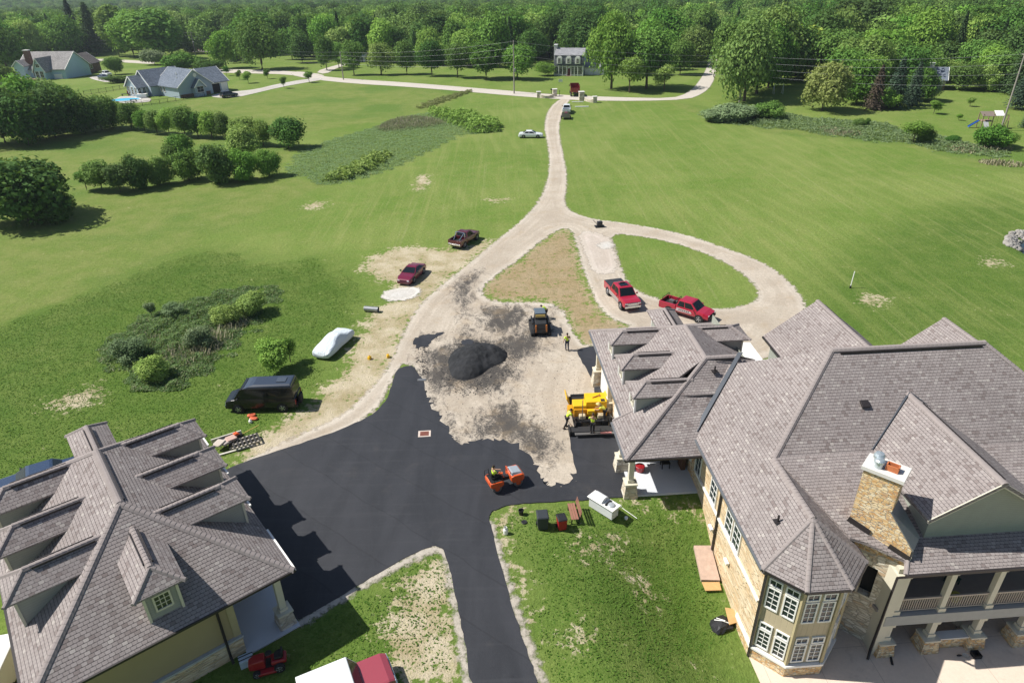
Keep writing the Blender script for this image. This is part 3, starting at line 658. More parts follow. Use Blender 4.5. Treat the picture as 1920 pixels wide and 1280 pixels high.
# cross gable facing the terrace
cz, cx = 8.38, 16.5; ck = .645; chw = 3.3; cy0 = yr-(zr-cz)/mk
for sg in (1, -1):
    e = cx+sg*chw; q = [(cx, -9.43, cz), (cx, cy0+.1, cz), (e, -3.6, cz-ck*chw), (e, -9.43, cz-ck*chw)]
    rf.slab(q if sg < 0 else q[::-1], .2)
# rear wings
def gable(x, z, y1, hw, y0=2.0, k=.76):
    for sg in (1, -1):
        q = [(x, y1, z), (x, y0, z), (x+sg*hw, y0, z-k*hw), (x+sg*hw, y1, z-k*hw)]; rf.slab(q if sg < 0 else q[::-1], .18)
gable(18.55, 7.15, 14.25, 4.0); gable(26.0, 7.5, 9.6, 4.2)
# garage wing with its porch
wk, nk = .552, .62; wx, wz = 6.65, 7.3
def wzf(x, y): return min(3.6+wk*(x+.05), wz-wk*(x-wx), 3.6+nk*y+.0)
n0, n1 = (wx, 5.97, wz), (wx, 10.7, wz)
rf.slab([(.6, 3.9, 3.96), n0, n1, (.6, 16.9, 3.96)][::-1], .18)
rf.slab([(-.05, 0, 3.6), n0, (8.9, 5.97, wz), (10.2, 5.97, 6.9), (5.3, 0, 3.6)][::-1], .18)
rf.slab([(-.05, 0, 3.62), (n0[0]*.55, n0[1]*.55, 3.62+.55*3.7), (4.6, 4.14, 3.62+wk*4.65+.02), (-.05, 4.14, 3.7)], .2)
rf.slab([n0, (11.2, 5.97, wz-wk*4.55), (11.2, 15.2, wz-wk*4.55), n1][::-1], .18)
rf.slab([n1, (11.2, 15.2, wz-wk*4.55), (11.2, 16.9, 4.2), (.6, 16.9, 3.96)][::-1], .18)
mroof = rf.build('roof', M_ROOF, Mn)
caps(mroof, (rl, rr, .4, .07), (rl, (7.5, -3.9, bz), .36), ((7.5, -3.9, bz), (*tc, bz), .36), (rr, (27.36, -3.9, bz), .36), *[((*tc, bz), (*p_, ze), .3) for p_ in tv[1:5]],
     ((cx, -9.43, cz), (cx, cy0+.2, cz), .4), ((18.55, 14.25, 7.15), (18.55, 4.9, 7.15), .38), ((26, 9.6, 7.5), (26, 4.6, 7.5), .38), (n0, (8.8, 5.97, wz), .36), (n0, n1, .36), (n0, (-.05, 0, 3.64), .34), (n1, (.6, 16.9, 3.98), .34),
     ((-.05, 4.14, 3.72), (4.4, 4.14, 6.08), .22), ((11.95, -10.6, low(-10.6)), (12.8, -9.2, low(-9.2)+.02), .26))
bars('ridge_vent_shadow', M_GUT, mroof, ((13., yr-.27, zr-.14), (22., yr-.27, zr-.14), .07, .14), ((18.85, 13.6, 7.0), (18.85, 8.6, 7.0), .06, .12), ((7.2, 5.72, wz-.08), (8.5, 5.72, wz-.08), .06, .1), ((cx+.3, -9, cz-.1), (cx+.3, -2.2, cz-.1), .05, .1))  # dark bars paint the shadow along one side of each raised ridge
f = MB(); f.bar((4.85, 1.55, 4.36), (9.0, 5.9, 7.56), .3, .03, up=(-.6, -.6, .6)).bar((4.93, 1.45, 4.42), (9.1, 5.8, 7.62), .05, .1)
f.build('valley_flashing', M_BLUEFL, mroof)
f = MB(); f.bar((cx, cy0+.0, cz+.02), (cx-chw+.1, -3.75, cz-ck*chw+.1), .34, .04, up=(-.5, -.5, .7)); f.bar((cx, cy0-.05, cz+.06), (cx-chw+.1, -3.8, cz-ck*chw+.14), .06, .1); f.build('valley_flashing', M_BLUEFL, mroof)
bars('valley_flashing', M_BLUEFL, mroof, ((cx+.1, cy0, cz+.02), (cx+chw+.1, -3.6, cz-ck*chw+.08), .12, .05, (.5, -.5, .7)))
for y in (4.63, 8.3, 11.95): dormer(Mn, (2.2, y), (-1, 0), 3, 6.45, 5.82, 1.05, 1.1, .3, .72, wzf, [M_GSIDE, M_WHITE, M_WHITE], (.55, .75))
dormer(Mn, (10.6, 11.78), (1, 0), 3, 6.5, 5.95, 1.3, 1.15, .5, 1.0, lambda x, y: wz-wk*(x-wx), [M_DSIDE, M_DSIDE, M_TRIM])
dormer(Mn, (6.4, 15.4), (0, 1), 3, 6.45, 5.82, 1.15, 1.0, .35, .75, lambda x, y: min(wz-wk*1.0*(y-10.7), wz), [M_GSIDE, M_WHITE, M_WHITE])
# walls
wl = MB(); x0 = 5.18
wl.mat(0).face([(x0, 1.2, -3), (x0, 1.2, 4.1), (x0, -9.66, 4.1), (x0, -9.66, -3)])
wl.mat(1)
wl.face([(1.2, 16.4, 0), (1.2, 16.4, 3.9), (1.2, 4.1, 3.9), (1.2, 4.1, 0)]); wl.face([(1.2, 4.1, 0), (1.2, 4.1, 4.4), (5.25, 4.1, 4.4), (5.25, 4.1, 0)])
wl.face([(5.2, .3, 0), (5.2, .3, 4.4), (5.2, 4.1, 4.4), (5.2, 4.1, 0)])
wl.mat(2).face([(10.9, 6, 0), (10.9, 6, 5.2), (10.9, 16.4, 5.2), (10.9, 16.4, 0)]); wl.face([(1.2, 16.4, 0), (1.2, 16.4, 4.0), (10.9, 16.4, 4.0), (10.9, 16.4, 0)])
wl.face([(15.1, 8, 0), (15.1, 8, 4.2), (15.1, 13.8, 4.2), (15.1, 13.8, 0)]); wl.face([(15.1, 13.8, 0), (15.1, 13.8, 4.2), (18.55, 13.8, 6.9), (22., 13.8, 4.2), (22., 13.8, 0)])
wl.face([(22.4, 9.2, 0), (22.4, 9.2, 4.5), (26, 9.2, 7.2), (29.6, 9.2, 4.5), (29.6, 9.2, 0)])
wl.face([(11.5, -4.2, -2.75), (11.5, -4.2, 5.6), (28, -4.2, 5.6), (28, -4.2, -2.75)]); wl.face([(28, -4.2, -2.75), (28, -4.2, 4.2), (28, 8, 4.2), (28, 8, -2.75)])
wl.face([(10.4, -7.0, -2.75), (10.4, -7.0, 4.3), (10.4, -4.2, 4.3), (10.4, -4.2, -2.75)])
mwall = wl.build('wall', [M_WALLST, M_STONE, M_GSIDE], Mn)
gf = MB(); gy = -8.85
gf.face([(cx-2.75, gy, low(gy)-.1), (cx+2.75, gy, low(gy)-.1), (cx+2.75, gy, cz-ck*2.75-.15), (cx, gy, cz-.15), (cx-2.75, gy, cz-ck*2.75-.15)])
for sg in (1, -1): gf.face([(cx+sg*2.75, gy, low(gy)-.1), (cx+sg*2.75, -3.8, low(-3.8)-.1), (cx+sg*2.75, gy, cz-ck*2.75-.1)])
gf.build('gable_wall', M_GSIDE, Mn)
gf = MB()
for sg in (1, -1): gf.bar((cx, -9.4, cz-.13), (cx+sg*chw, -9.4, cz-ck*chw-.13), .05, .24)
gf.build('rake_board', M_TRIM, Mn)
bd = MB(); bd.box2((x0-.12, 1.2, 1.25), (x0-.004, -9.5, 1.4)); bd.build('sill_band', M_WHITE, Mn)
for y, w_, n_ in ((-2.0, .9, 2), (-4.75, .85, 2), (-5.95, .85, 2)): add_window(Mn, (x0-.02, y, 2.5), (-1, 0), w_, 1.85, n_, 4)
for y in (1.0, 2.9): add_window(Mn, (5.18, y, 2.2), (-1, 0), .9, 1.8, 2, 3)
for y in (-2.6, -5.4): MB().box((x0-.14, y, -.05), (.18, .5, .14)).build('ledger_stone', M_WHITE, Mn)
# octagonal turret
tw = MB(); ap = 2.28
def octv(a, z, ks=range(8)): return [(tc[0]+a/math.cos(R(22.5))*math.cos(R(22.5+45*k)), tc[1]+a/math.cos(R(22.5))*math.sin(R(22.5+45*k)), z) for k in ks]
tw.grid([octv(ap, -2.75), octv(ap, 4.12)])
tu = tw.build('turret', M_TAN, Mn)
MB().grid([octv(ap+.14, -2.8), octv(ap+.14, -2.0)]).build('stone_base', M_STONE, tu)
MB().grid([octv(ap+.2, -2.0), octv(ap+.2, -1.86)]).build('sill_band', M_WHITE, tu)
tb = MB()
for z in (-1.86, .0, .9, 3.75):
    pass
for k in range(4, 9):
    q = octv(ap+.02, 0)[k % 8]; tb.bar((q[0], q[1], -1.86), (q[0], q[1], 4.1), .16, .16, up=(1, .1, 0))
tb.build('corner_trim', plain('tan_trim', (.40, .34, .2), .7), tu)
for ang in (225, 270, 315):
    n = Vector((math.cos(R(ang)), math.sin(R(ang)), 0)); t = Vector((-n.y, n.x, 0)); b0 = Vector((*tc, 0))+n*(ap+.01)
    for sg in (-1, 1):
        for z, hh, rows in ((2.1, 1.35, 4), (3.2, .35, 1), (-1.0, 1.2, 4), (-.02, .32, 1)):
            fm = MB(); window_frame(fm, b0+t*sg*.44+Vector((0, 0, z)), tuple(n), .56, hh, 2, rows, .075); fm.build('window', [M_WHITE, M_GLASS], tu)
# chimney and the diagonal stone wall below it
dg = Vector((.7071, -.7071, 0)); ou = Vector((-.7071, -.7071, 0)); ca = Vector((10.2, -7.72, 0))
def dp(a, b, z): return ca+dg*a-ou*b+Vector((0, 0, z))      # a along the wall, b into the house
ch = MB(); ch.hexa([dp(0, 0, 3.5), dp(1.75, 0, 3.5), dp(1.75, 1.15, 3.5), dp(0, 1.15, 3.5), dp(0, 0, 8.42), dp(1.75, 0, 8.42), dp(1.75, 1.15, 8.42), dp(0, 1.15, 8.42)])
sh = [dp(1.75, 0, 6.5), dp(1.75, 0, 3.6), dp(3.1, 0, 3.6), dp(3.1, 0, 4.75)]; ch.grid([sh, [q-ou*1.15 for q in sh]])
cho = ch.build('chimney', M_STONE, Mn)
MB().hexa([dp(-.12, -.12, 8.42), dp(1.87, -.12, 8.42), dp(1.87, 1.27, 8.42), dp(-.12, 1.27, 8.42), dp(-.12, -.12, 8.62), dp(1.87, -.12, 8.62), dp(1.87, 1.27, 8.62), dp(-.12, 1.27, 8.62)]).build('cap', M_CONC, cho)
q = [dp(1.7, -.04, 6.58), dp(1.7, 1.25, 6.58), dp(3.18, 1.25, 4.8), dp(3.18, -.04, 4.8)]
MB().slab(q, .08).build('shoulder_cap', M_METAL, cho)
fl = MB(); fl.lathe([(.2, 0), (.2, .35), (.27, .36), (.27, .5), (.2, .62), (.02, .66)], tuple(dp(.42, .62, 8.62))); fl.lathe([(.2, 0), (.2, .3), (.25, .31), (.25, .42), (.18, .5), (.02, .53)], tuple(dp(.55, .3, 8.62))); fl.build('flue_pipe', plain('galvanised_pipe', (.5, .56, .58), .35, .6), cho, smooth=False)
po = MB(); cc = dp(1.15, .5, 8.62)
for a, b, sx, sy in ((-.27, 0, .06, .38), (.27, 0, .06, .38), (0, -.17, .6, .06), (0, .17, .6, .06)):
    po.box(cc+dg*a-ou*b+Vector((0, 0, .16)), (sx, sy, .32), rz=R(-45))
po.build('clay_flue', plain('terracotta', (.5, .16, .06), .8), cho)
ds = MB(); ds.mat(0)
for a0, a1, z0, z1 in ((-.9, 1.35, -2.75, 4.3), (2.0, 3.2, -2.75, 4.3), (1.35, 2.0, 2.6, 4.3), (1.35, 2.0, -2.75, .5)):
    ds.hexa([dp(a0, 0.02, z0), dp(a1, 0.02, z0), dp(a1, .5, z0), dp(a0, .5, z0), dp(a0, 0.02, z1), dp(a1, 0.02, z1), dp(a1, .5, z1), dp(a0, .5, z1)])
dso = ds.build('fireplace_wall', M_STONEW, Mn)
MB().hexa([dp(1.3, .45, .4), dp(2.1, .45, .4), dp(2.1, .48, .4), dp(1.3, .48, .4), dp(1.3, .45, 2.7), dp(2.1, .45, 2.7), dp(2.1, .48, 2.7), dp(1.3, .48, 2.7)]).build('opening', M_DARK, dso)
bars('flashing', M_GUT, cho, (dp(-.05, -.05, low(-7.75)+.16), dp(1.1, -.05, low(-8.6)+.16), .06, .34), (dp(2.1, -.05, low(-9.3)+.14), dp(3.15, -.05, low(-10)+.14), .06, .3))
# balcony over the lower terrace
yb = -10.0
bl = MB(); bl.box2((12.0, yb-.28, -.42), (28, yb+.3, .28)); bl.build('balcony_beam', plain('grey_beam', (.36, .36, .34), .8), Mn)
MB().box2((11.8, yb+.3, .05), (28, -4.2, .25)).build('balcony_floor', plain('balcony_deck', (.3, .27, .25), .8), Mn)
MB().box2((12.0, yb-.05, 3.25), (28, yb+.25, 3.62)).build('eave_beam', M_TRIM, Mn)
for x in (12.55, 15.1, 17.75, 20.4, 23.0):
    cmb = MB(); cmb.box((x, yb, 1.85), (.3, .3, 2.8)); cmb.box((x, yb, .42), (.42, .42, .28)); cmb.box((x, yb, 3.15), (.4, .4, .2)); cmb.build('balcony_column', M_TRIM, Mn)
    lp = MB(); a, b = .52, .4
    lp.hexa([(x-a, yb-a, -2.75), (x+a, yb-a, -2.75), (x+a, yb+a, -2.75), (x-a, yb+a, -2.75), (x-b, yb-b, -1.85), (x+b, yb-b, -1.85), (x+b, yb+b, -1.85), (x-b, yb+b, -1.85)])
    lo = lp.build('terrace_post', M_STONE, Mn); MB().box((x, yb, -1.8), (.9, .9, .1)).build('cap', M_TRIM, lo)
    MB().box((x, yb, -1.1), (.32, .32, 1.36)).box((x, yb, -1.62), (.44, .44, .26)).box((x, yb, -.54), (.46, .46, .22)).build('shaft', M_TRIM, lo)
xs_ = (12.55, 15.1, 17.75, 20.4, 23.0)
for i in range(4):
    rb = MB(); a, b = xs_[i]+.16, xs_[i+1]-.16
    rb.box2((a, yb-.05, 1.24), (b, yb+.05, 1.34)); rb.box2((a, yb-.04, .4), (b, yb+.04, .47))
    n = int((b-a)/.13)
    for j in range(n): x = a+(j+.5)*(b-a)/n; rb.box((x, yb, .86), (.045, .045, .78))
    rb.build('railing', plain('railing_paint', (.42, .36, .3), .6), Mn)
wlp = MB(); wlp.box2((15.5, yb-.2, -2.75), (17.35, yb+.2, -1.95)); wlo = wlp.build('seat_wall', M_STONE, Mn); MB().box2((15.45, yb-.26, -1.95), (17.4, yb+.26, -1.86)).build('cap', M_CONC, wlo)
stw_ = MB(); stw_.box2((11.9, yb-.25, -2.75), (12.35, -7.5, 3.3)); stw_.build('corner_pier', M_TRIM, Mn)
# porch of the garage wing
MB().box2((.75, .55, -.3), (5.2, 4.1, .14)).build('porch_floor', M_PORCHF, Mn)
stone_post(Mn, .62, .82, -.05, 3.35, 1.1); stone_post(Mn, .62, 3.5, -.02, 3.4, 1.1); stone_post(Mn, 1.0, 9.9, 0, 3.7, 1.4); stone_post(Mn, 1.0, 14.6, 0, 3.7, 1.4)
MB().box2((.4, .45, 3.3), (5.2, .8, 3.56)).box2((.401, .8, 3.301), (.8, 4.1, 3.561)).build('porch_beam', M_TRIM, Mn)
for y in (7.0, 12.2):
    gd = MB(); gd.box((1.17, y, 1.25), (.06, 3.4, 2.5)); gd.build('garage_door', M_WHITE, Mn)
dr = MB(); dr.box((4.4, 4.06, 1.1), (.95, .06, 2.1)); dr.build('door', plain('brown_door', (.10, .05, .03), .5), Mn)
gutters(M_METAL, Mn, ((-.1, 0, 3.62), (-.1, 4.14, 3.62)), ((.55, 4.2, 3.96), (.55, 16.9, 3.96)), ((xL-.05, 1.3, ze), (xL-.05, -9.9, ze)))
gt = MB(); gutter(gt, (-.1, -.06, 3.62), (5.2, -.06, 3.62)); gt.build('gutter', M_GUT, Mn)
gt = MB()
for i in range(1, 5):
    a, b = Vector((*tv[i], ze)), Vector((*tv[(i+1)], ze)); gutter(gt, a, b)
gt.build('gutter', M_GUT, Mn)
gt = MB(); gutter(gt, (11.9, -10.66, low(-10.6)), (28, -10.66, low(-10.6))); gt.build('gutter', M_GUT, Mn)
gt = MB(); gutter(gt, (14.5, 14.2, 4.1), (14.5, 8, 4.1)); gt.build('gutter', M_GUT, Mn)
downspout(Mn, [(4.75, -9.95, 4.0), (5.08, -9.78, 3.6), (5.08, -9.78, -2.7)])
downspout(Mn, [(4.8, -3.2, 4.05), (5.08, -3.2, 3.7), (5.08, -3.2, -1.7)])
downspout(Mn, [(12.0, -10.55, 3.6), (11.9, -10.2, 3.2), (11.8, -10.2, -2.3), (11.5, -10.6, -2.65)])
for nm, p_, sz in (('roof_vent', (13.6, -1.7, 8.02), .5),):
    vb = MB(); vb.box((p_[0], p_[1], p_[2]+.1), (sz, sz*.95, .14), M=Matrix.Rotation(R(28), 3, 'X')); vb.build(nm, M_GUT, Mn, bevel=.02)
for p_ in ((6.2, -7.85, 5.3), (7.0, 5.0, 6.7)):
    vb = MB(); vb.tube((p_[0], p_[1], p_[2]-.1), (p_[0], p_[1], p_[2]+.42), .06); vb.box((p_[0], p_[1], p_[2]+.03), (.42, .35, .04)); vb.build('vent_pipe', M_GUT, Mn)
# terrace behind the house and rear court slab
def mloc(x, y, z=0): return (MO[0]+x*math.cos(MA)-y*math.sin(MA), MO[1]+x*math.sin(MA)+y*math.cos(MA), z)
s = NT('terrace_concrete'); p = s.pos(); nz = s.noise(p, .5, 4); n2 = s.noise(p, 6, 3); sq = s.t.nodes.new('ShaderNodeSeparateXYZ'); s.inp(sq, 0, s.scale(p, 1, -MA))
jx_ = s.math('ABSOLUTE', s.math('SUBTRACT', s.math('FRACT', s.math('DIVIDE', sq.outputs[0], 3.0)), .5)); jy_ = s.math('ABSOLUTE', s.math('SUBTRACT', s.math('FRACT', s.math('DIVIDE', sq.outputs[1], 3.0)), .5))
jt = s.mapr(s.math('MAXIMUM', jx_, jy_), .494, .498); c = s.mix(nz, (.62, .51, .41), (.73, .62, .51)); c = s.mix(s.mapr(n2, .2, .8), s.mix(.15, c, (.3, .25, .2)), c)
c = s.mix(s.math('MULTIPLY', s.mapr(s.noise(p, .9, 5, .7, .6), .55, .7), .3), c, (.36, .28, .22)); s.col(s.mix(s.math('MULTIPLY', jt, .6), c, (.2, .16, .13)))
t_ = MB(); t_.prism([mloc(*q)[:2] for q in ((5.1, -8.3), (5.12, -9.3), (5.15, -11.4), (5.3, -14), (5.6, -24), (45, -24), (45, -2), (5.1, -2))], -3.2, -2.72); tag(t_.build('terrace', s.m), kind='structure')
t_ = MB(); t_.prism([mloc(*q)[:2] for q in ((11.2, 9), (16.2, 9), (16.4, 20.3), (14.2, 20.5), (11.2, 17))], -.1, .09); tag(t_.build('court_slab', M_WHITE), kind='structure')
# ------------------------------------------------------------------ road vehicles
def paint(name, c, rough=.3): return plain(name, c, rough, var=.03, sc=.7, coat=.7, spec=.5)
def bil(B0, B1, T0, T1, s, t): return (B0*(1-s)+B1*s)*(1-t)+(T0*(1-s)+T1*s)*t
def patch(mb, q, s0, s1, t0, t1, off=.014):
    B0, B1, T0, T1 = q; n = (B1-B0).cross(T0-B0).normalized()*off
    return mb.face([bil(*q, s, t)+n for s, t in ((s0, t0), (s1, t0), (s1, t1), (s0, t1))])
def wheel(parent, x, y, r, w, rim=None):
    sg = 1 if y > 0 else -1
    m = MB()
    prof = [(r*.72, -w/2), (r*.94, -w/2), (r, -w*.36), (r, w*.36), (r*.94, w/2), (r*.72, w/2)]
    n = 18
    m.grid([[(x+a*math.cos(2*math.pi*k/n), y+b, r+a*math.sin(2*math.pi*k/n)) for k in range(n)] for a, b in prof])
    o = m.build('wheel', M_RUB, parent)
    q = MB(); rr = r*.68; yo = y+sg*(w/2-.02)
    q.grid([[(x+a*math.cos(2*math.pi*k/n), yo+sg*b, r+a*math.sin(2*math.pi*k/n)) for k in range(n)] for a, b in ((rr, 0), (rr*.92, .03), (rr*.85, -.03), (rr*.2, .0), (rr*.15, .03))])
    for k in range(5):
        a = 2*math.pi*k/5; q.bar((x+.05*math.cos(a), yo+sg*.01, r+.05*math.sin(a)), (x+rr*.88*math.cos(a), yo+sg*.01, r+rr*.88*math.sin(a)), rr*.26, .05, up=(0, 1, 0))
    q.build('rim', rim or M_RIM, o)
    return o
def side_panels(q): pass
def vehicle(name, label, cat, pf, pr, near, S, body, roof=None, group=None, loc=None, rz=None):
    """pf, pr: photo points where the near-side front / rear tyres touch the ground; near: +1 left side, -1 right side"""
    W = S['W']; hw = W/2
    if loc is None:
        a, b = P(*pf), P(*pr); d = (a-b); d.z = 0; d.normalize(); nrm = Vector((-d.y, d.x, 0))
        c = (a+b)/2-nrm*near*(hw-.1); rz = math.atan2(d.y, d.x)
        wm = (S['wx'][0]+S['wx'][1])/2; c = c-d*wm; loc = (c.x, c.y, th(c.x, c.y)+S.get('dz', .02))
    t = thing(name, label, cat, loc, rz, group)
    zb = S.get('zb', .28)
    # lower body
    rings = []
    for x, zt, w in S['prof']:
        rings.append([(x, -w*.9, zb), (x, -w, zb+.14), (x, -w*1.0, zb+(zt-zb)*.62), (x, -w*.95, zt-.03), (x, -w*.82, zt), (x, w*.82, zt), (x, w*.95, zt-.03), (x, w*1.0, zb+(zt-zb)*.62), (x, w, zb+.14), (x, w*.9, zb)])
    bo = MB().grid(rings).build('body', body, t, bevel=S.get('bev', .03), smooth=False)
    if 'two' in S:
        for sg in (1, -1):
            m = MB(); xa, xb = S['two']; m.box(((xa+xb)/2, sg*(hw+.004), zb+.25), (xb-xa, .02, .42)); m.build('lower_panel', plain('silver_panel', (.42, .38, .37), .35, .4), t)
    ar = MB()
    for x in S['wx']:
        for sg in (1, -1): ar.grid([[(x+a*math.cos(2*math.pi*k/16), sg*b, S['r']+a*math.sin(2*math.pi*k/16)) for k in range(16)] for a, b in ((S['r']*1.17, hw-.3), (S['r']*1.17, hw+.006))])
    ar.build('wheel_arch', M_DARK, t)
    for x in S['wx']:
        for sg in (1, -1): wheel(t, x, sg*(hw-.1), S['r'], S.get('tw', .24), S.get('rim'))
    # cabin
    if 'cab' in S:
        xb0, xr0, xr1, xb1 = S['cab']; zl, zr_ = S['belt'], S['roof']; cw, rw = hw*.93, S.get('rw', hw*.76)
        B = [Vector((xb0, -cw, zl)), Vector((xb1, -cw, zl)), Vector((xb1, cw, zl)), Vector((xb0, cw, zl))]
        T = [Vector((xr0, -rw, zr_)), Vector((xr1, -rw, zr_)), Vector((xr1, rw, zr_)), Vector((xr0, rw, zr_))]
        T2 = [Vector((xr0+.15, -rw*.8, zr_+.05)), Vector((xr1-.2, -rw*.8, zr_+.05)), Vector((xr1-.2, rw*.8, zr_+.05)), Vector((xr0+.15, rw*.8, zr_+.05))]
        cbm = MB(); cbm.grid([B, T, T2]); cbm.build('cabin', roof or body, t, bevel=.025)
        g = MB(); patch(g, (B[1], B[2], T[1], T[2]), .05, .95, .06, .95); g.build('windshield', S.get('ws', M_AUTOG), t)
        if S.get('rearwin', True):
            g = MB(); patch(g, (B[3], B[0], T[3], T[0]), .08, .92, .12, .92); g.build('rear_window', M_AUTOG, t)
        for q in ((B[0], B[1], T[0], T[1]), (B[2], B[3], T[2], T[3])):
            for s0, s1 in S['win']:
                if q[0].y > 0: s0, s1 = 1-s1, 1-s0
                g = MB(); patch(g, q, s0, s1, .1, .88); g.build('side_window', M_AUTOG, t)
    L0, L1 = S['prof'][0][0], S['prof'][-1][0]; zf = S['prof'][-1][1]; zk = S['prof'][0][1]; wf = S['prof'][-1][2]; wk_ = S['prof'][0][2]
    bm_ = S.get('bump', M_BLACK)
    MB().box((L1+.02, 0, zb+.16), (.16, wf*1.9, .26)).build('front_bumper', bm_, t, bevel=.04)
    MB().box((L0-.02, 0, zb+.17), (.16, wk_*1.9, .24)).build('rear_bumper', S.get('rbump', bm_), t, bevel=.04)
    gz_ = zb+.28+(zf-zb-.28)*.5
    MB().box((L1+.012, 0, gz_), (.03, wf*1.05, max(.1, (zf-zb)*.34))).build('grille', S.get('grille', M_DARK), t, bevel=.01)
    for sg in (1, -1):
        MB().box((L1-.01, sg*wf*.77, gz_+.04), (.08, wf*.36, max(.09, (zf-zb)*.22))).build('headlight', M_LAMP, t, bevel=.02)
        MB().box((L0-.005, sg*wk_*.88, zb+(zk-zb)*.66), (.05, wk_*.2, (zk-zb)*S.get('tl', .36))).build('taillight', M_RUBY, t, bevel=.01)
        if 'cab' in S:
            xm = S['cab'][3]-.35; MB().box((xm, sg*(hw+.11), S['belt']+.1), (.12, .2, .17)).build('mirror', S.get('mir', M_BLACK), t, bevel=.03)
    MB().box((L0-.11, 0, zb+.22), (.012, .32, .16)).build('licence_plate', M_WHITE, t)
    return t
def pickup_bed(t, S, body, x0, x1, zfloor, zrail, hw, cover=None):
    b = MB()
    for sg in (1, -1): b.box2((x0, sg*(hw-.14), zfloor-.35), (x1, sg*hw*1.0, zrail))
    b.box2((x1-.08, -hw+.14, zfloor), (x1, hw-.14, zrail))
    o = b.build('bed_side', body, t, bevel=.03)
    MB().box2((x0-.03, -hw+.02, zfloor-.2), (x0+.05, hw-.02, zrail-.01)).build('tailgate', body, t, bevel=.02)
    MB().box2((x0+.05, -hw+.14, zfloor-.02), (x1-.08, hw-.14, zfloor+.02)).build('bed_floor', M_DARK, t)
    if cover: MB().box2((x0, -hw+.03, zrail-.01), (x1-.02, hw-.03, zrail+.035)).build('bed_cover', cover, t, bevel=.01)
# black high-top van
VAN = dict(W=2.02, zb=.3, prof=[(-2.85, 1.15, .98), (-2.6, 1.3, 1.0), (1.5, 1.3, 1.0), (2.2, 1.18, .97), (2.72, 1.02, .86)], wx=(1.75, -1.75), r=.38, cab=(-2.83, -2.72, 1.3, 1.98), belt=1.26, roof=2.16, rw=.88, win=((.03, .22), (.245, .48), (.5, .72), (.75, .93)), ws=M_AUTOG, bump=M_BLACK, rearwin=True, tl=.5)
van = vehicle('van', 'black high-roof van parked on grass above the left garage', 'van', (443, 774), (538, 771), 1, VAN, plain('black_paint', (.006, .007, .009), .25, var=.03, coat=.25))
hr = MB(); hr.grid([[(-2.68, -.85, 2.16), (1.25, -.86, 2.14), (1.25, .86, 2.14), (-2.68, .86, 2.14)], [(-2.68, -.82, 2.34), (.7, -.8, 2.32), (.7, .8, 2.32), (-2.68, .82, 2.34)], [(-2.6, -.66, 2.42), (.3, -.62, 2.4), (.3, .62, 2.4), (-2.6, .66, 2.42)]])
hr.build('high_roof', paint('dark_blue_roof', (.03, .04, .06), .3), van, bevel=.05)
MB().box((-1.8, 0, 2.44), (.75, .7, .05)).build('roof_hatch', plain('hatch', (.06, .075, .1), .3), van, bevel=.015)
MB().box((-3.05, .05, .75), (.22, .75, .75)).build('spare_wheel', M_RUB, van, bevel=.08)
MB().box((2.8, 0, .62), (.03, 1.7, .05)).build('bumper_trim', M_CHROME, van)
# car under a pale cover: one draped sheet
cvr = thing('covered_car', 'car hidden under a pale silver cover near the dirt edge', 'car', (0, 0, 0))
a, b = P(595, 664), P(646, 618); d = (a-b); d.z = 0; d.normalize(); cvr.rotation_euler = (0, 0, math.atan2(d.y, d.x)); cm = P(627, 652); cvr.location = (cm.x, cm.y, cm.z+.02)
prof = [(-2.45, .55, .8), (-2.4, .88, .9), (-1.9, 1.0, .95), (-1.1, 1.1, .96), (-.6, 1.42, .93), (.3, 1.45, .92), (.95, 1.12, .96), (1.6, 1.0, .96), (2.25, .82, .9), (2.45, .5, .78)]
rings = []
for x, zt, w in prof:
    cab_ = max(0, (zt-1.0)); ring = []
    for y, z in ((-1.02, .14), (-1.0, .5), (-.98, .75), (-.86+.12*cab_-.14*(cab_ > .2), min(zt, .98)), (-.62, zt-.03), (-.25, zt+.01), (.25, zt+.01), (.62, zt-.03), (.86-.12*cab_+.0, min(zt, .98)), (.98, .75), (1.0, .5), (1.02, .14)):
        ring.append((x+random.uniform(-.03, .03), y*w+random.uniform(-.03, .03), z+(random.uniform(-.035, .035) if z > .2 else random.uniform(-.05, .02))))
    rings.append(ring)
cs = NT('car_cover_cloth'); w_ = cs.noise(cs.scale(cs.coord(), (1, 3, 2)), 2.2, 4, .6, .8); cs.col((.62, .68, .72)); cs.b.inputs['Roughness'].default_value = .55; cs.bump(w_, .9, .12)
MB().grid(rings).build('cover', cs.m, cvr, sub=2, smooth=True)
wh = MB()
for x in (1.5, -1.45):
    for y in (-.85, .85): wh.lathe([(.1, 0), (.3, 0), (.3, .02), (.1, .02)], (x, y, 0))
# maroon pickup with chrome roll bar
mar = paint('maroon_paint', (.085, .008, .014), .25)
PK = dict(W=1.9, zb=.42, prof=[(-2.5, .72, .92), (-.75, .72, .95), (-.74, 1.12, .95), (1.0, 1.12, .95), (1.9, 1.08, .93), (2.4, .98, .86)], wx=(1.62, -1.5), r=.38, cab=(-.72, -.55, .35, 1.0), belt=1.1, roof=1.66, win=((.1, .42), (.46, .9)), rbump=M_CHROME, bump=M_CHROME)
t = vehicle('pickup_truck', 'dark maroon pickup with chrome roll bar in its bed on the grass', 'pickup truck', (895, 449), (870, 465), -1, PK, mar, group=None)
pickup_bed(t, PK, mar, -2.5, -.76, .74, 1.14, .95)
rbm = MB()
for y in (-.7, .7): rbm.path([(-1.1, y, 1.0), (-1.05, y*.95, 1.66), (-1.02, y*.8, 1.74)], .045); rbm.path([(-1.06, y*.8, 1.68), (-2.0, y*.55, 1.0)], .04)
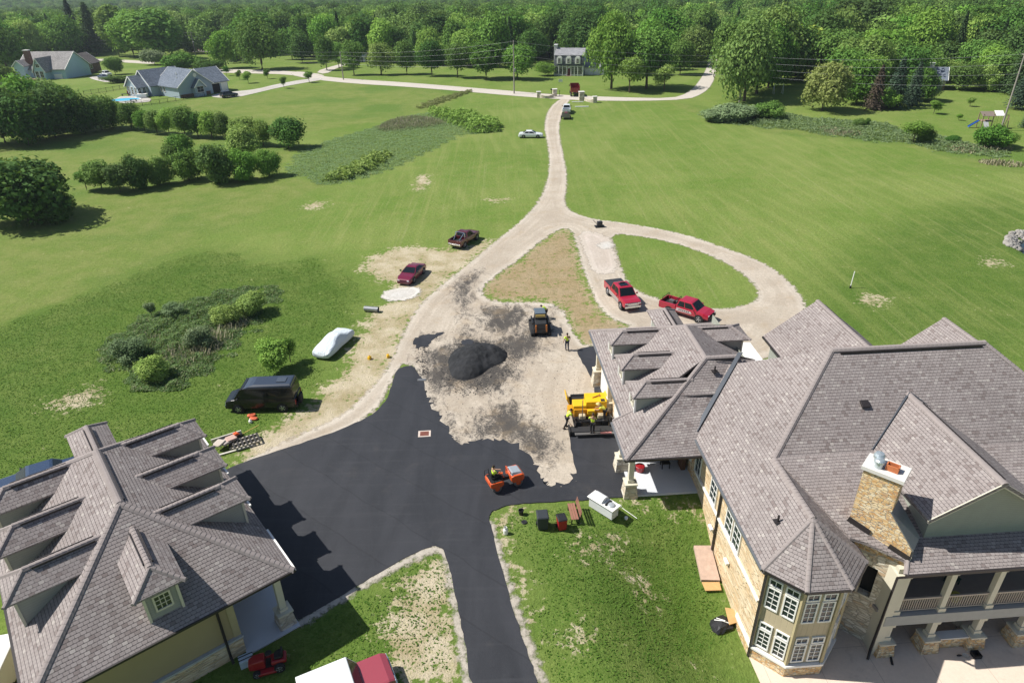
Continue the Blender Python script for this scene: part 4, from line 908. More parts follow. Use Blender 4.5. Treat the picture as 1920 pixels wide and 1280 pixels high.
rbm.path([(-1.02, -.56, 1.74), (-1.02, .56, 1.74)], .045); rbm.build('roll_bar', M_CHROME, t)
# maroon coupe
CP = dict(W=1.88, zb=.2, prof=[(-2.35, .78, .84), (-2.2, .92, .9), (-1.3, .98, .94), (.7, .95, .94), (1.6, .86, .92), (2.2, .72, .84), (2.36, .6, .74)], wx=(1.42, -1.4), r=.36, cab=(-1.75, -.85, .0, .95), belt=.94, roof=1.32, rw=.62, win=((.12, .45), (.48, .93)), bump=paint('maroon_bumper', (.09, .006, .02)), bev=.05)
vehicle('coupe', 'low maroon coupe parked on dry grass by the white stone patch', 'car', (777, 530), (793, 514), 1, CP, paint('maroon_metallic', (.15, .008, .03), .22))
# red crew cab pickup, silver lower panels
redp = paint('bright_red_paint', (.36, .012, .035), .22)
TU = dict(W=2.0, zb=.45, prof=[(-2.9, .8, .96), (-1.0, .8, .99), (-.99, 1.2, .99), (1.4, 1.2, .99), (2.4, 1.18, .96), (2.85, 1.08, .9)], wx=(1.95, -1.75), r=.42, cab=(-1.0, -.8, .75, 1.5), belt=1.18, roof=1.86, win=((.08, .42), (.46, .9)), bump=M_CHROME, rbump=M_CHROME, grille=M_CHROME, two=(-1.3, 1.4), mir=redp)
t = vehicle('pickup_truck', 'red crew cab pickup with silver lower panels and black bed cover on the loop drive', 'pickup truck', (1163, 579), (1141, 554), -1, TU, redp)
pickup_bed(t, TU, redp, -2.9, -1.02, .82, 1.24, .99, plain('vinyl_cover', (.03, .032, .038), .6))
MB().box((.1, 0, 1.925), (.8, .9, .02)).build('sunroof', M_AUTOG, t); MB().box((-.25, 0, 1.97), (.12, .5, .06)).build('roof_light', M_DARK, t)
MB().box((2.88, 0, .92), (.06, 1.25, .12)).box((2.88, 0, .74), (.05, 1.2, .1)).build('grille_bar', M_CHROME, t)
TA = dict(W=1.9, zb=.48, prof=[(-2.68, .8, .9), (-.85, .8, .94), (-.84, 1.14, .94), (1.3, 1.14, .94), (2.1, 1.1, .92), (2.62, .96, .82)], wx=(1.72, -1.55), r=.41, cab=(-.86, -.62, .75, 1.45), belt=1.12, roof=1.76, win=((.06, .4), (.44, .9)), mir=redp)
t = vehicle('pickup_truck', 'red pickup with white door lettering and loaded open bed behind the garage wing', 'pickup truck', (1311, 606), (1252, 588), -1, TA, redp)
pickup_bed(t, TA, redp, -2.68, -.87, .84, 1.2, .94)
for sg in (1, -1):   # pale swoosh decal with lettering-like strokes on the doors
    m = MB(); y = sg*(.95+.012)
    m.mat(0).face([(-.8, y, .68), (.95, y, .74), (.8, y, .98), (-.7, y, 1.04)][::sg]); m.mat(1)
    for k in range(6): x = -.5+.2*k; m.face([(x, y+sg*.004, .8), (x+.14, y+sg*.004, .81), (x+.16, y+sg*.004, .93), (x+.04, y+sg*.004, .92)][::sg])
    m.build('door_decal', [plain('decal_grey', (.5, .42, .42), .5), M_BLACK], t)
ck = MB()
ck.path([(-2.5, -.7, .9), (-2.45, -.68, 1.55), (-2.45, .68, 1.55), (-2.5, .7, .9)], .035); ck.path([(-1.1, -.7, .9), (-1.1, -.68, 1.5), (-1.1, .68, 1.5), (-1.1, .7, .9)], .035); ck.build('bed_rack', M_BLACK, t)
tb_ = tag(MB().box((0, 0, .16), (.5, .4, .32)).box((.35, .3, .1), (.25, .25, .22)).build('tool_case', M_STEEL), 'grey tool case lying in the open red pickup bed', 'case')
tb_.matrix_world = Matrix.Translation(Vector(t.location)+Matrix.Rotation(t.rotation_euler.z, 3, 'Z')@Vector((-1.75, 0, .87)))@Matrix.Rotation(t.rotation_euler.z, 4, 'Z')
# white sedan out on the lawn
SD = dict(W=1.85, zb=.22, prof=[(-2.5, .8, .82), (-2.3, .95, .88), (-1.4, 1.0, .92), (.9, .95, .92), (1.9, .86, .9), (2.4, .72, .8)], wx=(1.45, -1.5), r=.34, cab=(-1.7, -.95, .25, 1.0), belt=.96, roof=1.38, rw=.64, win=((.08, .46), (.5, .93)), bump=M_WHITE)
vehicle('sedan', 'white two-door car alone on the lawn left of the drive', 'car', (1008, 259.5), (982, 259.5), -1, SD, paint('white_car_paint', (.78, .8, .8), .25))
WT = dict(W=2.0, zb=.45, prof=[(-2.8, .8, .95), (-.9, .8, .98), (-.89, 1.2, .98), (1.4, 1.2, .98), (2.7, 1.1, .9)], wx=(1.85, -1.7), r=.4, cab=(-.9, -.7, .75, 1.5), belt=1.18, roof=1.85, win=((.08, .42), (.46, .9)), bump=M_CHROME)
wpt = paint('white_truck_paint', (.75, .78, .8), .25); c0 = P(1062.5, 211); hd = math.atan2(1, .12)
t = vehicle('pickup_truck', 'white pickup facing the road with a loaded trailer behind it', 'pickup truck', None, None, 1, WT, wpt, loc=(c0.x, c0.y, c0.z+.02), rz=hd); pickup_bed(t, WT, wpt, -2.8, -.92, .82, 1.22, .98)
c1 = P(1061, 222.5); tr = thing('utility_trailer', 'low flat trailer with a plank ramp hitched behind the white pickup', 'trailer', (c1.x, c1.y, c1.z+.02), hd)
MB().box((0, 0, .55), (3.2, 1.9, .1)).build('deck', M_WOODB, tr); m = MB()
for sg in (1, -1): m.box((0, sg*.97, .75), (3.2, .05, .3))
m.box((2.1, 0, .5), (1.3, .08, .08)); m.build('rail', M_BLACK, tr); MB().box((-1.62, 0, .95), (.06, 1.8, .9)).build('ramp', M_STEEL, tr)
for sg in (1, -1): wheel(tr, -.2, sg*1.08, .33, .2)
at = thing('atv', 'small dark utility buggy carried on the flat trailer', 'atv', (c1.x, c1.y, c1.z+.63), hd)
MB().grid([[(x, -w, .3), (x, w, .3), (x, w*.8, z), (x, -w*.8, z)] for x, w, z in ((-.9, .45, .75), (-.2, .42, .8), (0, .4, .62), (.9, .42, .8))]).build('body', plain('atv_maroon', (.12, .03, .03), .4), at)
MB().path([(-.5, -.5, .7), (-.4, -.5, 1.3), (-.4, .5, 1.3), (-.5, .5, .7)], .04).build('roll_cage', M_BLACK, at)
for x in (.6, -.6):
    for sg in (1, -1): wheel(at, x, sg*.52, .28, .22, M_BLACK)
# red dump truck at the drive entrance
c0 = P(1077, 178.5); dt = thing('dump_truck', 'red dump truck entering the country road at the stone gate', 'truck', (c0.x, c0.y, c0.z+.05), R(88))
MB().box((0, 0, .95), (6.6, .9, .3)).build('chassis', M_BLACK, dt)
m = MB(); m.mat(0)
for sg in (1, -1): m.box((-1.1, sg*1.2, 1.9), (4.3, .1, 1.4))
m.box((1.0, 0, 2.1), (.1, 2.4, 1.8)); m.box((-1.1, 0, 1.2), (4.3, 2.4, .1)).build('dump_bed', paint('truck_red', (.22, .012, .02)), dt)
m = MB()
m.box((-3.28, 0, 1.75), (.08, 2.45, 1.1))
for k in (-.8, 0, .8): m.box((-3.34, k, 1.75), (.05, .1, 1.1))
m.build('tailgate', paint('truck_red', (.22, .012, .02)), dt)
MB().hexa([(1.2, -1.1, 1.0), (3.4, -1.1, 1.0), (3.4, 1.1, 1.0), (1.2, 1.1, 1.0), (1.3, -1, 2.7), (2.5, -1, 2.7), (2.5, 1, 2.7), (1.3, 1, 2.7)]).build('cab', paint('truck_red', (.22, .012, .02)), dt, bevel=.08)
g = MB(); g.face([(1.28, -.8, 1.9), (1.28, .8, 1.9), (1.3, .75, 2.55), (1.3, -.75, 2.55)][::-1]); g.build('rear_window', M_AUTOG, dt)
for x in (2.6, -1.5, -2.5):
    for sg in (1, -1): wheel(dt, x, sg*1.05, .5, .35, M_STEEL)
for sg in (1, -1): MB().box((-3.3, sg*.95, .95), (.05, .25, .16)).build('taillight', M_RUBY, dt); MB().box((1.5, sg*1.4, 2.3), (.1, .2, .4)).build('mirror', M_BLACK, dt)
# dark SUV on the far concrete drive, cars at the far houses
SU = dict(W=1.9, zb=.3, prof=[(-2.3, 1.0, .9), (-2.1, 1.08, .94), (1.0, 1.05, .94), (1.8, 1.0, .92), (2.3, .85, .84)], wx=(1.4, -1.4), r=.38, cab=(-2.25, -2.0, .3, 1.1), belt=1.02, roof=1.72, win=((.05, .3), (.34, .6), (.64, .93)))
vehicle('suv', 'dark SUV parked on the pale concrete drive of the gray house', 'suv', (440, 182), (426, 184), -1, SU, paint('navy_paint', (.02, .025, .045)))
vehicle('suv', 'dark SUV standing inside the open garage door of the gray house', 'suv', None, None, 1, SU, paint('navy_paint', (.02, .025, .045)), loc=(*P(405, 169)[:2], 0.03), rz=R(-75))
vehicle('sedan', 'blue grey car parked by the farthest left house', 'car', (196, 149), (185, 148), -1, SD, paint('steel_blue_paint', (.10, .13, .2)))
vehicle('pickup_truck', 'pale pickup parked beside the brick wing of the farthest left house', 'pickup truck', (200, 144), (191, 143), -1, dict(WT, W=1.9), wpt)
# dark blue sedan behind the garage
LS = dict(W=1.95, zb=.25, prof=[(-2.75, .85, .9), (-2.5, .98, .95), (-1.6, 1.02, .97), (1.0, 1.0, .97), (2.2, .95, .95), (2.75, .78, .88)], wx=(1.6, -1.6), r=.36, cab=(-1.75, -1.2, .35, 1.1), belt=.98, roof=1.45, rw=.72, win=((.05, .46), (.5, .95)))
a, b = P(-28, 916, 1.0), P(128, 868, 1.0); d = (a-b).normalized(); mid = P(62, 886, 1.2)
vehicle('sedan', 'dark blue sedan mostly hidden behind the garage roof', 'car', None, None, 1, LS, paint('deep_blue_paint', (.025, .045, .09), .25), loc=(mid.x, mid.y, .02), rz=math.atan2(d.y, d.x))
# red and white off-roader at the bottom edge
a, b = P(560, 1306, 1.2), P(735, 1233, 1.2); d = (b-a).normalized(); mid = P(646, 1279, 1.2)
OR = dict(W=1.9, zb=.45, prof=[(-2.2, 1.1, .92), (.6, 1.1, .95), (1.95, 1.12, .93), (2.25, 1.0, .88)], wx=(1.45, -1.35), r=.4, cab=(-2.15, -2.05, .35, .8), belt=1.1, roof=1.85, rw=.84, win=((.05, .45), (.5, .93)), bump=M_CHROME)
vehicle('off_roader', 'red and white off-road wagon at the bottom edge of the lawn', 'suv', None, None, 1, OR, paint('faded_red', (.30, .05, .07), .35), roof=paint('cream_white', (.78, .8, .78), .35), loc=(mid.x, mid.y, .02), rz=math.atan2(d.y, d.x))
p0 = P(2, 1262, 1.6); wtl = thing('enclosed_trailer', 'white enclosed trailer beside the garage at the left edge', 'trailer', (p0.x-.9, p0.y, 0), R(103))
MB().box2((-1.9, -1, .45), (1.9, 1, 2.0)).build('body', M_WHITE, wtl, bevel=.06)
for sg in (1, -1): wheel(wtl, -.2, sg*1.05, .34, .2)
MB().box((2.3, 0, .5), (1.0, .1, .1)).build('tongue', M_BLACK, wtl)
# ------------------------------------------------------------------ paving machines
def cyl_y(mb, x, z, r, y0, y1, n=20): return mb.grid([[(x+r*math.cos(2*math.pi*k/n), y, z+r*math.sin(2*math.pi*k/n)) for k in range(n)] for y in (y0, y1)])
a, b = P(917, 925), P(972, 908); d = (b-a); mid = P(947, 910); ro = thing('road_roller', 'orange tandem road roller with silver hood on fresh asphalt', 'roller', (mid.x, mid.y, .07), math.atan2(d.y, d.x)); ro.scale = (.88, .88, .88)
for nm, x in (('drum', -.88), ('drum', .88)):
    m = MB(); cyl_y(m, x, .38, .38, -.6, .6, 26); o = m.build(nm, M_STEEL, ro, bevel=.015)
    for sg in (1, -1): m = MB(); cyl_y(m, x, .38, .2, sg*.59, sg*.64, 16); m.build('hub', M_ORANGE, o)
m = MB(); m.grid([[(x, -w, z0), (x, w, z0), (x, w, z1), (x, -w, z1)] for x, w, z0, z1 in ((.3, .62, .62, 1.05), (.5, .66, .5, 1.15), (1.2, .66, .5, 1.12), (1.4, .58, .62, 1.0))]); m.build('engine_body', M_ORANGE, ro, bevel=.05)
MB().hexa([(.34, -.52, 1.12), (1.3, -.52, 1.08), (1.3, .52, 1.08), (.34, .52, 1.12), (.45, -.42, 1.36), (1.18, -.4, 1.25), (1.18, .4, 1.25), (.45, .42, 1.36)]).build('hood', plain('silver_hood', (.42, .46, .5), .35, .3), ro, bevel=.04)
m = MB()
for k in range(3): m.box((.95+.12*k, -.54, 1.0), (.06, .02, .14))
m.build('hood_grille', M_BLACK, ro)
m = MB(); m.grid([[(x, -w, z0), (x, w, z0), (x, w, z1), (x, -w, z1)] for x, w, z0, z1 in ((-1.42, .6, .6, .92), (-1.25, .66, .5, 1.0), (-.5, .66, .5, .98), (-.3, .6, .6, .9))]); m.build('operator_platform', M_ORANGE, ro, bevel=.05)
MB().box((-.85, 0, 1.0), (.95, 1.12, .06)).build('deck', M_BLACK, ro)
MB().box((-.95, 0, 1.18), (.45, .5, .16)).box((-1.16, 0, 1.42), (.1, .5, .4)).build('seat', M_BLACK, ro, bevel=.04)
MB().path([(-.15, -.15, .9), (-.35, -.1, 1.35)], .04).lathe([(.16, 0), (.18, .02), (.16, .04)], (-.38, -.1, 1.36)).build('steering_column', M_ORANGE, ro)
MB().box((0, 0, .75), (.7, .3, .3)).build('articulation_joint', M_BLACK, ro)
m = MB(); m.path([(-1.45, -.55, 1.0), (-1.45, -.55, 1.5), (-1.1, -.58, 1.5), (-1.1, -.58, 1.0)], .025); m.path([(-1.45, .55, 1.0), (-1.45, .55, 1.5), (-1.1, .58, 1.5), (-1.1, .58, 1.0)], .025); m.build('hand_rail', M_BLACK, ro)
MB().path([(.3, .3, 1.1), (.3, .3, 1.5)], .03).path([(.28, -.45, 1.05), (.28, -.45, 1.42), (.28, .45, 1.42), (.28, .45, 1.05)], .03).build('front_rail', M_ORANGE, ro)
p0 = P(1106, 788); pv = thing('asphalt_paver', 'yellow asphalt paver laying a strip along the garage wing', 'paver', (p0.x, p0.y, .03), R(2))
def PB(name, mat, *boxes, bev=.03, par=None):
    m = MB()
    for a_, b_ in boxes: m.box2(a_, b_)
    return m.build(name, mat, par or pv, bevel=bev)
PB('crawler_track', M_BLACK, ((-1.25, -1.1, .0), (-.8, 1.5, .62))); PB('crawler_track', M_BLACK, ((.8, -1.1, .0), (1.25, 1.5, .62)))
PB('engine_hood', M_YEL, ((-.35, -.05, .62), (1.25, 1.25, 1.72))); PB('tank_housing', M_YEL, ((-1.35, -.2, .62), (-.35, .75, 1.5)))
PB('body_front', M_YELD, ((-1.3, -.35, .5), (1.25, -.2, 1.25)))
PB('side_box', M_YELD, ((-1.75, -.1, .55), (-1.36, .55, 1.15)))
PB('console', M_YEL, ((-.3, -.62, .95), (.25, -.36, 1.3)))
h = MB()
for sg in (1, -1): h.hexa([(sg*1.3, 1.3, .35), (sg*1.38, 1.3, .35), (sg*1.38, 2.7, .35), (sg*1.3, 2.7, .35), (sg*1.65, 1.3, 1.15), (sg*1.73, 1.3, 1.15), (sg*1.73, 2.7, 1.15), (sg*1.65, 2.7, 1.15)])
h.build('hopper_wing', M_YEL, pv); PB('hopper_floor', plain('hot_mix', (.015, .015, .016), .9), ((-1.35, 1.27, .3), (1.35, 2.7, .5)))
PB('push_bar', M_BLACK, ((-1.2, 2.75, .3), (1.2, 2.95, .55))); PB('operator_deck', M_BLACK, ((-1.2, -1.0, .5), (1.2, -.37, .6)))
PB('seat', plain('tan_seat', (.5, .42, .28), .7), ((-.95, -.75, .6), (-.45, -.35, .95)), bev=.08)
PB('seat', plain('tan_seat', (.5, .42, .28), .7), ((.45, -.75, .6), (.95, -.35, .95)), bev=.08)
PB('screed', plain('screed_steel', (.05, .05, .052), .5, .4), ((-1.7, -2.0, .05), (1.75, -1.35, .42))); PB('screed_walkway', M_STEEL, ((-1.45, -2.3, .3), (1.6, -2.02, .36)))
PB('end_gate', M_BLACK, ((-1.85, -2.1, .02), (-1.72, -1.1, .5))); PB('end_gate', M_BLACK, ((1.77, -2.1, .02), (1.9, -1.1, .5)))
for sg in (1, -1): MB().bar((sg*1.42, 1.0, .6), (sg*1.35, -1.5, .5), .12, .2).build('tow_arm', M_BLACK, pv)
m = MB(); m.path([(-.75, -.9, .55), (-.75, -.9, 2.5)], .035); m.build('mast', M_STEEL, pv)
m = MB(); m.path([(.2, .5, 1.75), (.75, .75, 1.8)], .04); m.path([(.75, -.1, 1.2), (.8, .85, 1.85)], .035); m.build('exhaust_pipe', plain('rusty_pipe', (.35, .12, .04), .8), pv)
PB('intake_grille', M_BLACK, ((.78, -.02, 1.3), (1.12, .35, 1.735))); PB('warning_sign', plain('sign_red', (.5, .2, .18), .6), ((.45, -2.32, .36), (1.3, -2.1, .4)))
MB().path([(1.35, -1.0, .5), (1.35, -1.05, 1.15), (1.5, -1.6, 1.2), (1.5, -1.7, .5)], .03).build('hand_rail', M_STEEL, pv)
p0 = P(1012, 620); sk = thing('skid_steer', 'orange and black tracked skid loader on the milled court', 'skid loader', (p0.x, p0.y, .04), R(94))
for sg in (1, -1):
    m = MB(); m.grid([[(x, sg*.62, z), (x, sg*.98, z)][::sg]+[(x, sg*.98, 0.02), (x, sg*.62, 0.02)][::sg] for x, z in ((-1.25, .35), (-.95, .62), (.9, .62), (1.2, .35))]); m.build('crawler_track', M_RUB, sk, bevel=.06)
MB().box2((-1.3, -.62, .35), (1.0, .62, .95)).build('chassis', M_BLACK, sk, bevel=.04)
MB().hexa([(-1.35, -.58, .5), (-.5, -.6, .5), (-.5, .6, .5), (-1.35, .58, .5), (-1.2, -.5, 1.35), (-.5, -.55, 1.45), (-.5, .55, 1.45), (-1.2, .5, 1.35)]).build('engine_cover', plain('charcoal_cover', (.03, .032, .035), .45), sk, bevel=.04)
for sg in (1, -1): MB().box((-1.28, sg*.5, .85), (.12, .14, .75)).build('rear_post', plain('machine_orange', (.5, .17, .04), .5), sk, bevel=.02)
MB().hexa([(-.5, -.5, .95), (.8, -.5, .95), (.8, .5, .95), (-.5, .5, .95), (-.42, -.46, 2.0), (.62, -.46, 2.0), (.62, .46, 2.0), (-.42, .46, 2.0)]).build('cab', M_BLACK, sk, bevel=.04)
MB().box2((-.5, -.52, 2.0), (.72, .52, 2.1)).build('cab_roof', plain('slate_roof_panel', (.10, .13, .16), .5), sk, bevel=.03)
MB().box2((-.56, -.45, 1.72), (-.44, .45, 1.95)).build('rear_strip', plain('pale_yellow', (.7, .5, .15), .5), sk)
g = MB(); g.face([(-.49, -.4, 1.15), (-.49, .4, 1.15), (-.45, .38, 1.68), (-.45, -.38, 1.68)][::-1]); g.build('rear_window', M_GLASS, sk)
for sg in (1, -1): MB().bar((-1.15, sg*.78, 1.35), (.6, sg*.78, 1.25), .14, .2).bar((.6, sg*.78, 1.25), (1.35, sg*.7, .4), .14, .2).build('lift_arm', M_BLACK, sk)
MB().grid([[(1.35, y, .06), (2.0, y, .06), (1.95, y, .12), (1.45, y, .6), (1.32, y, .6)] for y in (-.95, .95)]).build('bucket', M_STEEL, sk)
# ------------------------------------------------------------------ people
def skin_obj(name, pts, edges, mats, parent, root=0, sub=1, extra=None):
    """pts: (x,y,z,r)"""
    me = bpy.data.meshes.new(name); me.from_pydata([p[:3] for p in pts], edges, []); me.update()
    o = place(me, name, mats, parent); m = o.modifiers.new('skin', 'SKIN'); m.use_smooth_shade = True; m.branch_smoothing = .4
    if me.skin_vertices:
        d = me.skin_vertices[0].data
        for i, p in enumerate(pts): d[i].radius = (p[3], p[3]*(p[4] if len(p) > 4 else 1)); d[i].use_root = (i == root)
    s = o.modifiers.new('sub', 'SUBSURF'); s.levels = sub; s.render_levels = sub
    return o
STAND = dict(pel=(0, 0, .94), wai=(0, 0, 1.1), che=(.01, 0, 1.32), nec=(.0, 0, 1.5), hd0=(.03, 0, 1.6), hd1=(.03, 0, 1.73),
             sl=(0, .19, 1.43), el=(-.02, .27, 1.16), wl=(.08, .27, .92), sr=(0, -.19, 1.43), er=(-.02, -.27, 1.16), wr=(.08, -.27, .92),
             hl=(0, .1, .92), kl=(.03, .11, .5), al=(-.02, .11, .08), tl=(.16, .12, .04), hr=(0, -.1, .92), kr=(.03, -.11, .5), ar=(-.02, -.11, .08), tr=(.16, -.12, .04))
def person(label, loc, rz, pose=None, trousers=None, hat=None, group=None, shirt=None, hair=None):
    J = dict(STAND); J.update(pose or {}); V = {k: Vector(v) for k, v in J.items()}
    t = thing('person', label, 'person', loc, rz, group)
    def lst(keys, rad): return [(*V[k], r) for k, r in zip(keys, rad)]
    K = ['pel', 'wai', 'che', 'nec', 'hd0', 'hd1', 'sl', 'el', 'wl', 'sr', 'er', 'wr', 'hl', 'kl', 'al', 'tl', 'hr', 'kr', 'ar', 'tr']
    rd = [.13, .12, .14, .055, .085, .09, .07, .045, .03, .07, .045, .03, .09, .06, .045, .045, .09, .06, .045, .045]
    pts = lst(K, rd); ix = {k: i for i, k in enumerate(K)}
    E_ = [(ix[a], ix[b]) for a, b in (('pel', 'wai'), ('wai', 'che'), ('che', 'nec'), ('nec', 'hd0'), ('hd0', 'hd1'), ('che', 'sl'), ('sl', 'el'), ('el', 'wl'), ('che', 'sr'), ('sr', 'er'), ('er', 'wr'),
          ('pel', 'hl'), ('hl', 'kl'), ('kl', 'al'), ('al', 'tl'), ('pel', 'hr'), ('hr', 'kr'), ('kr', 'ar'), ('ar', 'tr'))]
    for s_, sg in (('l', 1), ('r', -1)):                 # palm, four curled fingers and a thumb
        w, e = V['w'+s_], V['e'+s_]; d = (w-e).normalized(); sd = d.cross(Vector((0, 0, 1)))
        sd = sd.normalized() if sd.length > .1 else Vector((0, 1, 0)); up = sd.cross(d)
        palm = w+d*.085; pts.append((*palm, .034)); pi = len(pts)-1; E_.append((ix['w'+s_], pi))
        for k in range(4):
            ln = (.07, .08, .076, .06)[k]; b = palm+sd*(k-1.5)*.021+d*.03
            pts.append((*b, .0095)); E_.append((pi, len(pts)-1)); pts.append((*(b+d*ln*.6-up*.012), .0088)); E_.append((len(pts)-2, len(pts)-1))
            pts.append((*(b+d*ln*.8-up*.045), .008)); E_.append((len(pts)-2, len(pts)-1))
        b = w+d*.05+sd*.035*(-sg); pts.append((*b, .011)); E_.append((pi, len(pts)-1)); pts.append((*(b+d*.045+sd*.02*(-sg)), .009)); E_.append((len(pts)-2, len(pts)-1))
    skin_obj('body', pts, E_, M_SKIN, t)
    # face details
    hd = V['hd0']*.5+V['hd1']*.5; fd = Vector((1, 0, -.25)).normalized()
    # clothing
    mid = lambda a, b, f: V[a]*(1-f)+V[b]*f
    sp = [(*(V['pel']*.75+V['wai']*.25), .15), (*V['wai'], .145), (*V['che'], .165), (*(V['nec']*.75+V['che']*.25), .075), (*V['sl'], .088), (*mid('sl', 'el', .75), .075), (*V['sr'], .088), (*mid('sr', 'er', .75), .075)]
    skin_obj('shirt', sp, [(0, 1), (1, 2), (2, 3), (2, 4), (4, 5), (2, 6), (6, 7)], shirt or M_HIVIS, t)
    tp = [(*(V['pel']+Vector((0, 0, .04))), .15), (*V['hl'], .105), (*V['kl'], .078), (*mid('kl', 'al', .9), .068), (*V['hr'], .105), (*V['kr'], .078), (*mid('kr', 'ar', .9), .068)]
    skin_obj('trousers', tp, [(0, 1), (1, 2), (2, 3), (0, 4), (4, 5), (5, 6)], trousers or M_PANTS, t)
    for s_ in 'lr':
        a, b = V['a'+s_], V['t'+s_]; d = (b-a).normalized(); MB().path([a-d*.07, a, a*.4+b*.6, b+d*.04], [.05, .062, .056, .035], 8).build('boot', M_BLACK, t, smooth=True)
    if hat:
        MB().lathe([(.2, 0), (.21, .015), (.11, .03), (.1, .1), (.06, .125), (.005, .13)], tuple(V['hd1']+Vector((0, 0, .0)))).build('hat', hat, t, smooth=True)
    else:
        MB().sphere(tuple(hd+Vector((-.018, 0, .035))), .103, 12, (1, .9, 1.1)).build('hair', hair or M_HAIR, t, smooth=True)
    f = MB()
    for sg in (1, -1): f.sphere(tuple(hd+Vector((.085, sg*.032, .0))), .013, 6)
    f.build('eye', M_DARK, t); MB().path([hd+Vector((.09, 0, .01)), hd+Vector((.115, 0, -.03))], [.008, .016], 6).build('nose', M_SKIN, t)
    MB().box(tuple(hd+Vector((.088, 0, -.06))), (.012, .045, .01)).build('mouth', plain('lips', (.3, .1, .08), .6), t)
    e_ = MB()
    for sg in (1, -1): e_.sphere(tuple(hd+Vector((0, sg*.092, -.005))), .026, 6, (.6, .3, 1))
    e_.build('ear', M_SKIN, t)
    return t
def gp(u, v, dz=.0): p = P(u, v); return (p.x, p.y, p.z+dz)
HV = 'paving crew in hi-vis shirts'
person('worker in lime hi-vis shirt and jeans walking away across the court', gp(1063, 657, .03), R(95),
       dict(kl=(.16, .1, .52), al=(.0, .1, .12), tl=(.14, .11, .04), kr=(-.02, -.1, .5), ar=(-.22, -.1, .12), tr=(-.08, -.11, .04), el=(-.12, .3, 1.18), wl=(-.02, .33, .95), er=(.08, -.28, 1.16), wr=(.26, -.27, 1.0)), M_JEANS, group=HV)
person('worker in lime hi-vis shirt bending beside the skid loader cab', gp(1024, 598, .03), R(170),
       dict(wai=(.06, 0, 1.1), che=(.25, 0, 1.24), nec=(.4, 0, 1.34), hd0=(.48, 0, 1.36), hd1=(.58, 0, 1.4), sl=(.3, .19, 1.3), sr=(.3, -.19, 1.3), el=(.38, .24, 1.05), wl=(.5, .2, .88), er=(.38, -.24, 1.05), wr=(.5, -.2, .88)), group=HV)
person('worker in lime shirt leaning on a rake left of the paver screed', gp(1063, 802, .03), R(20),
       dict(wai=(.05, 0, 1.1), che=(.16, 0, 1.29), nec=(.24, 0, 1.44), hd0=(.31, 0, 1.5), hd1=(.36, 0, 1.62), sl=(.18, .19, 1.38), sr=(.18, -.19, 1.38), el=(.33, .24, 1.14), wl=(.52, .16, 1.02), er=(.3, -.24, 1.12), wr=(.5, -.14, .95), kr=(-.1, -.11, .5), ar=(-.34, -.12, .1), tr=(-.18, -.12, .04)), group=HV)
pvl = pv.location
def onpv(x, y, z): q = Matrix.Rotation(R(2), 3, 'Z')@Vector((x, y, z)); return (pvl.x+q.x, pvl.y+q.y, pvl.z+q.z)
person('worker in lime hi-vis shirt standing on the middle of the paver screed walkway', onpv(-.15, -2.16, .36), R(88),
       dict(el=(.16, .3, 1.2), wl=(.38, .22, 1.15), er=(.1, -.27, 1.16), wr=(.34, -.22, 1.1)), group=HV)
person('paver operator in yellow shirt and straw hat leaning over the controls', onpv(.95, -.95, .6), R(160),
       dict(wai=(.07, 0, 1.06), che=(.26, 0, 1.18), nec=(.4, 0, 1.27), hd0=(.48, 0, 1.29), hd1=(.52, 0, 1.4), sl=(.3, .19, 1.24), sr=(.3, -.19, 1.24), el=(.45, .23, 1.02), wl=(.68, .2, .98), er=(.45, -.23, 1.02), wr=(.66, -.2, .95)),
       M_PANTS, plain('straw_hat', (.62, .47, .2), .9), HV, plain('yellow_shirt', (.65, .62, .08), .8))
rl_ = ro.matrix_world if False else Matrix.Translation(ro.location)@Matrix.Rotation(ro.rotation_euler.z, 4, 'Z')
q = rl_@Vector((-.82, .0, .17))
person('roller driver in lime hi-vis shirt seated at the wheel of the orange roller', tuple(q), ro.rotation_euler.z,
       dict(hl=(.03, .1, .93), hr=(.03, -.1, .93), kl=(.45, .14, .9), kr=(.45, -.14, .9), al=(.5, .14, .5), ar=(.5, -.14, .5), tl=(.66, .14, .46), tr=(.66, -.14, .46), el=(.18, .27, 1.2), wl=(.42, .12, 1.22), er=(.18, -.27, 1.2), wr=(.42, -.2, 1.2)), group=HV)
rk = MB(); rk.path([(0, 0, 0), (-.55, -.1, 1.1)], .016); rk.box((.02, 0, .03), (.04, .6, .06)); o = rk.build('asphalt_rake', M_WOODB); p0 = gp(1072, 800, .04); o.location = p0; o.rotation_euler = (0, 0, R(15)); tag(o, 'long handled rake held by the worker at the paver', 'rake')
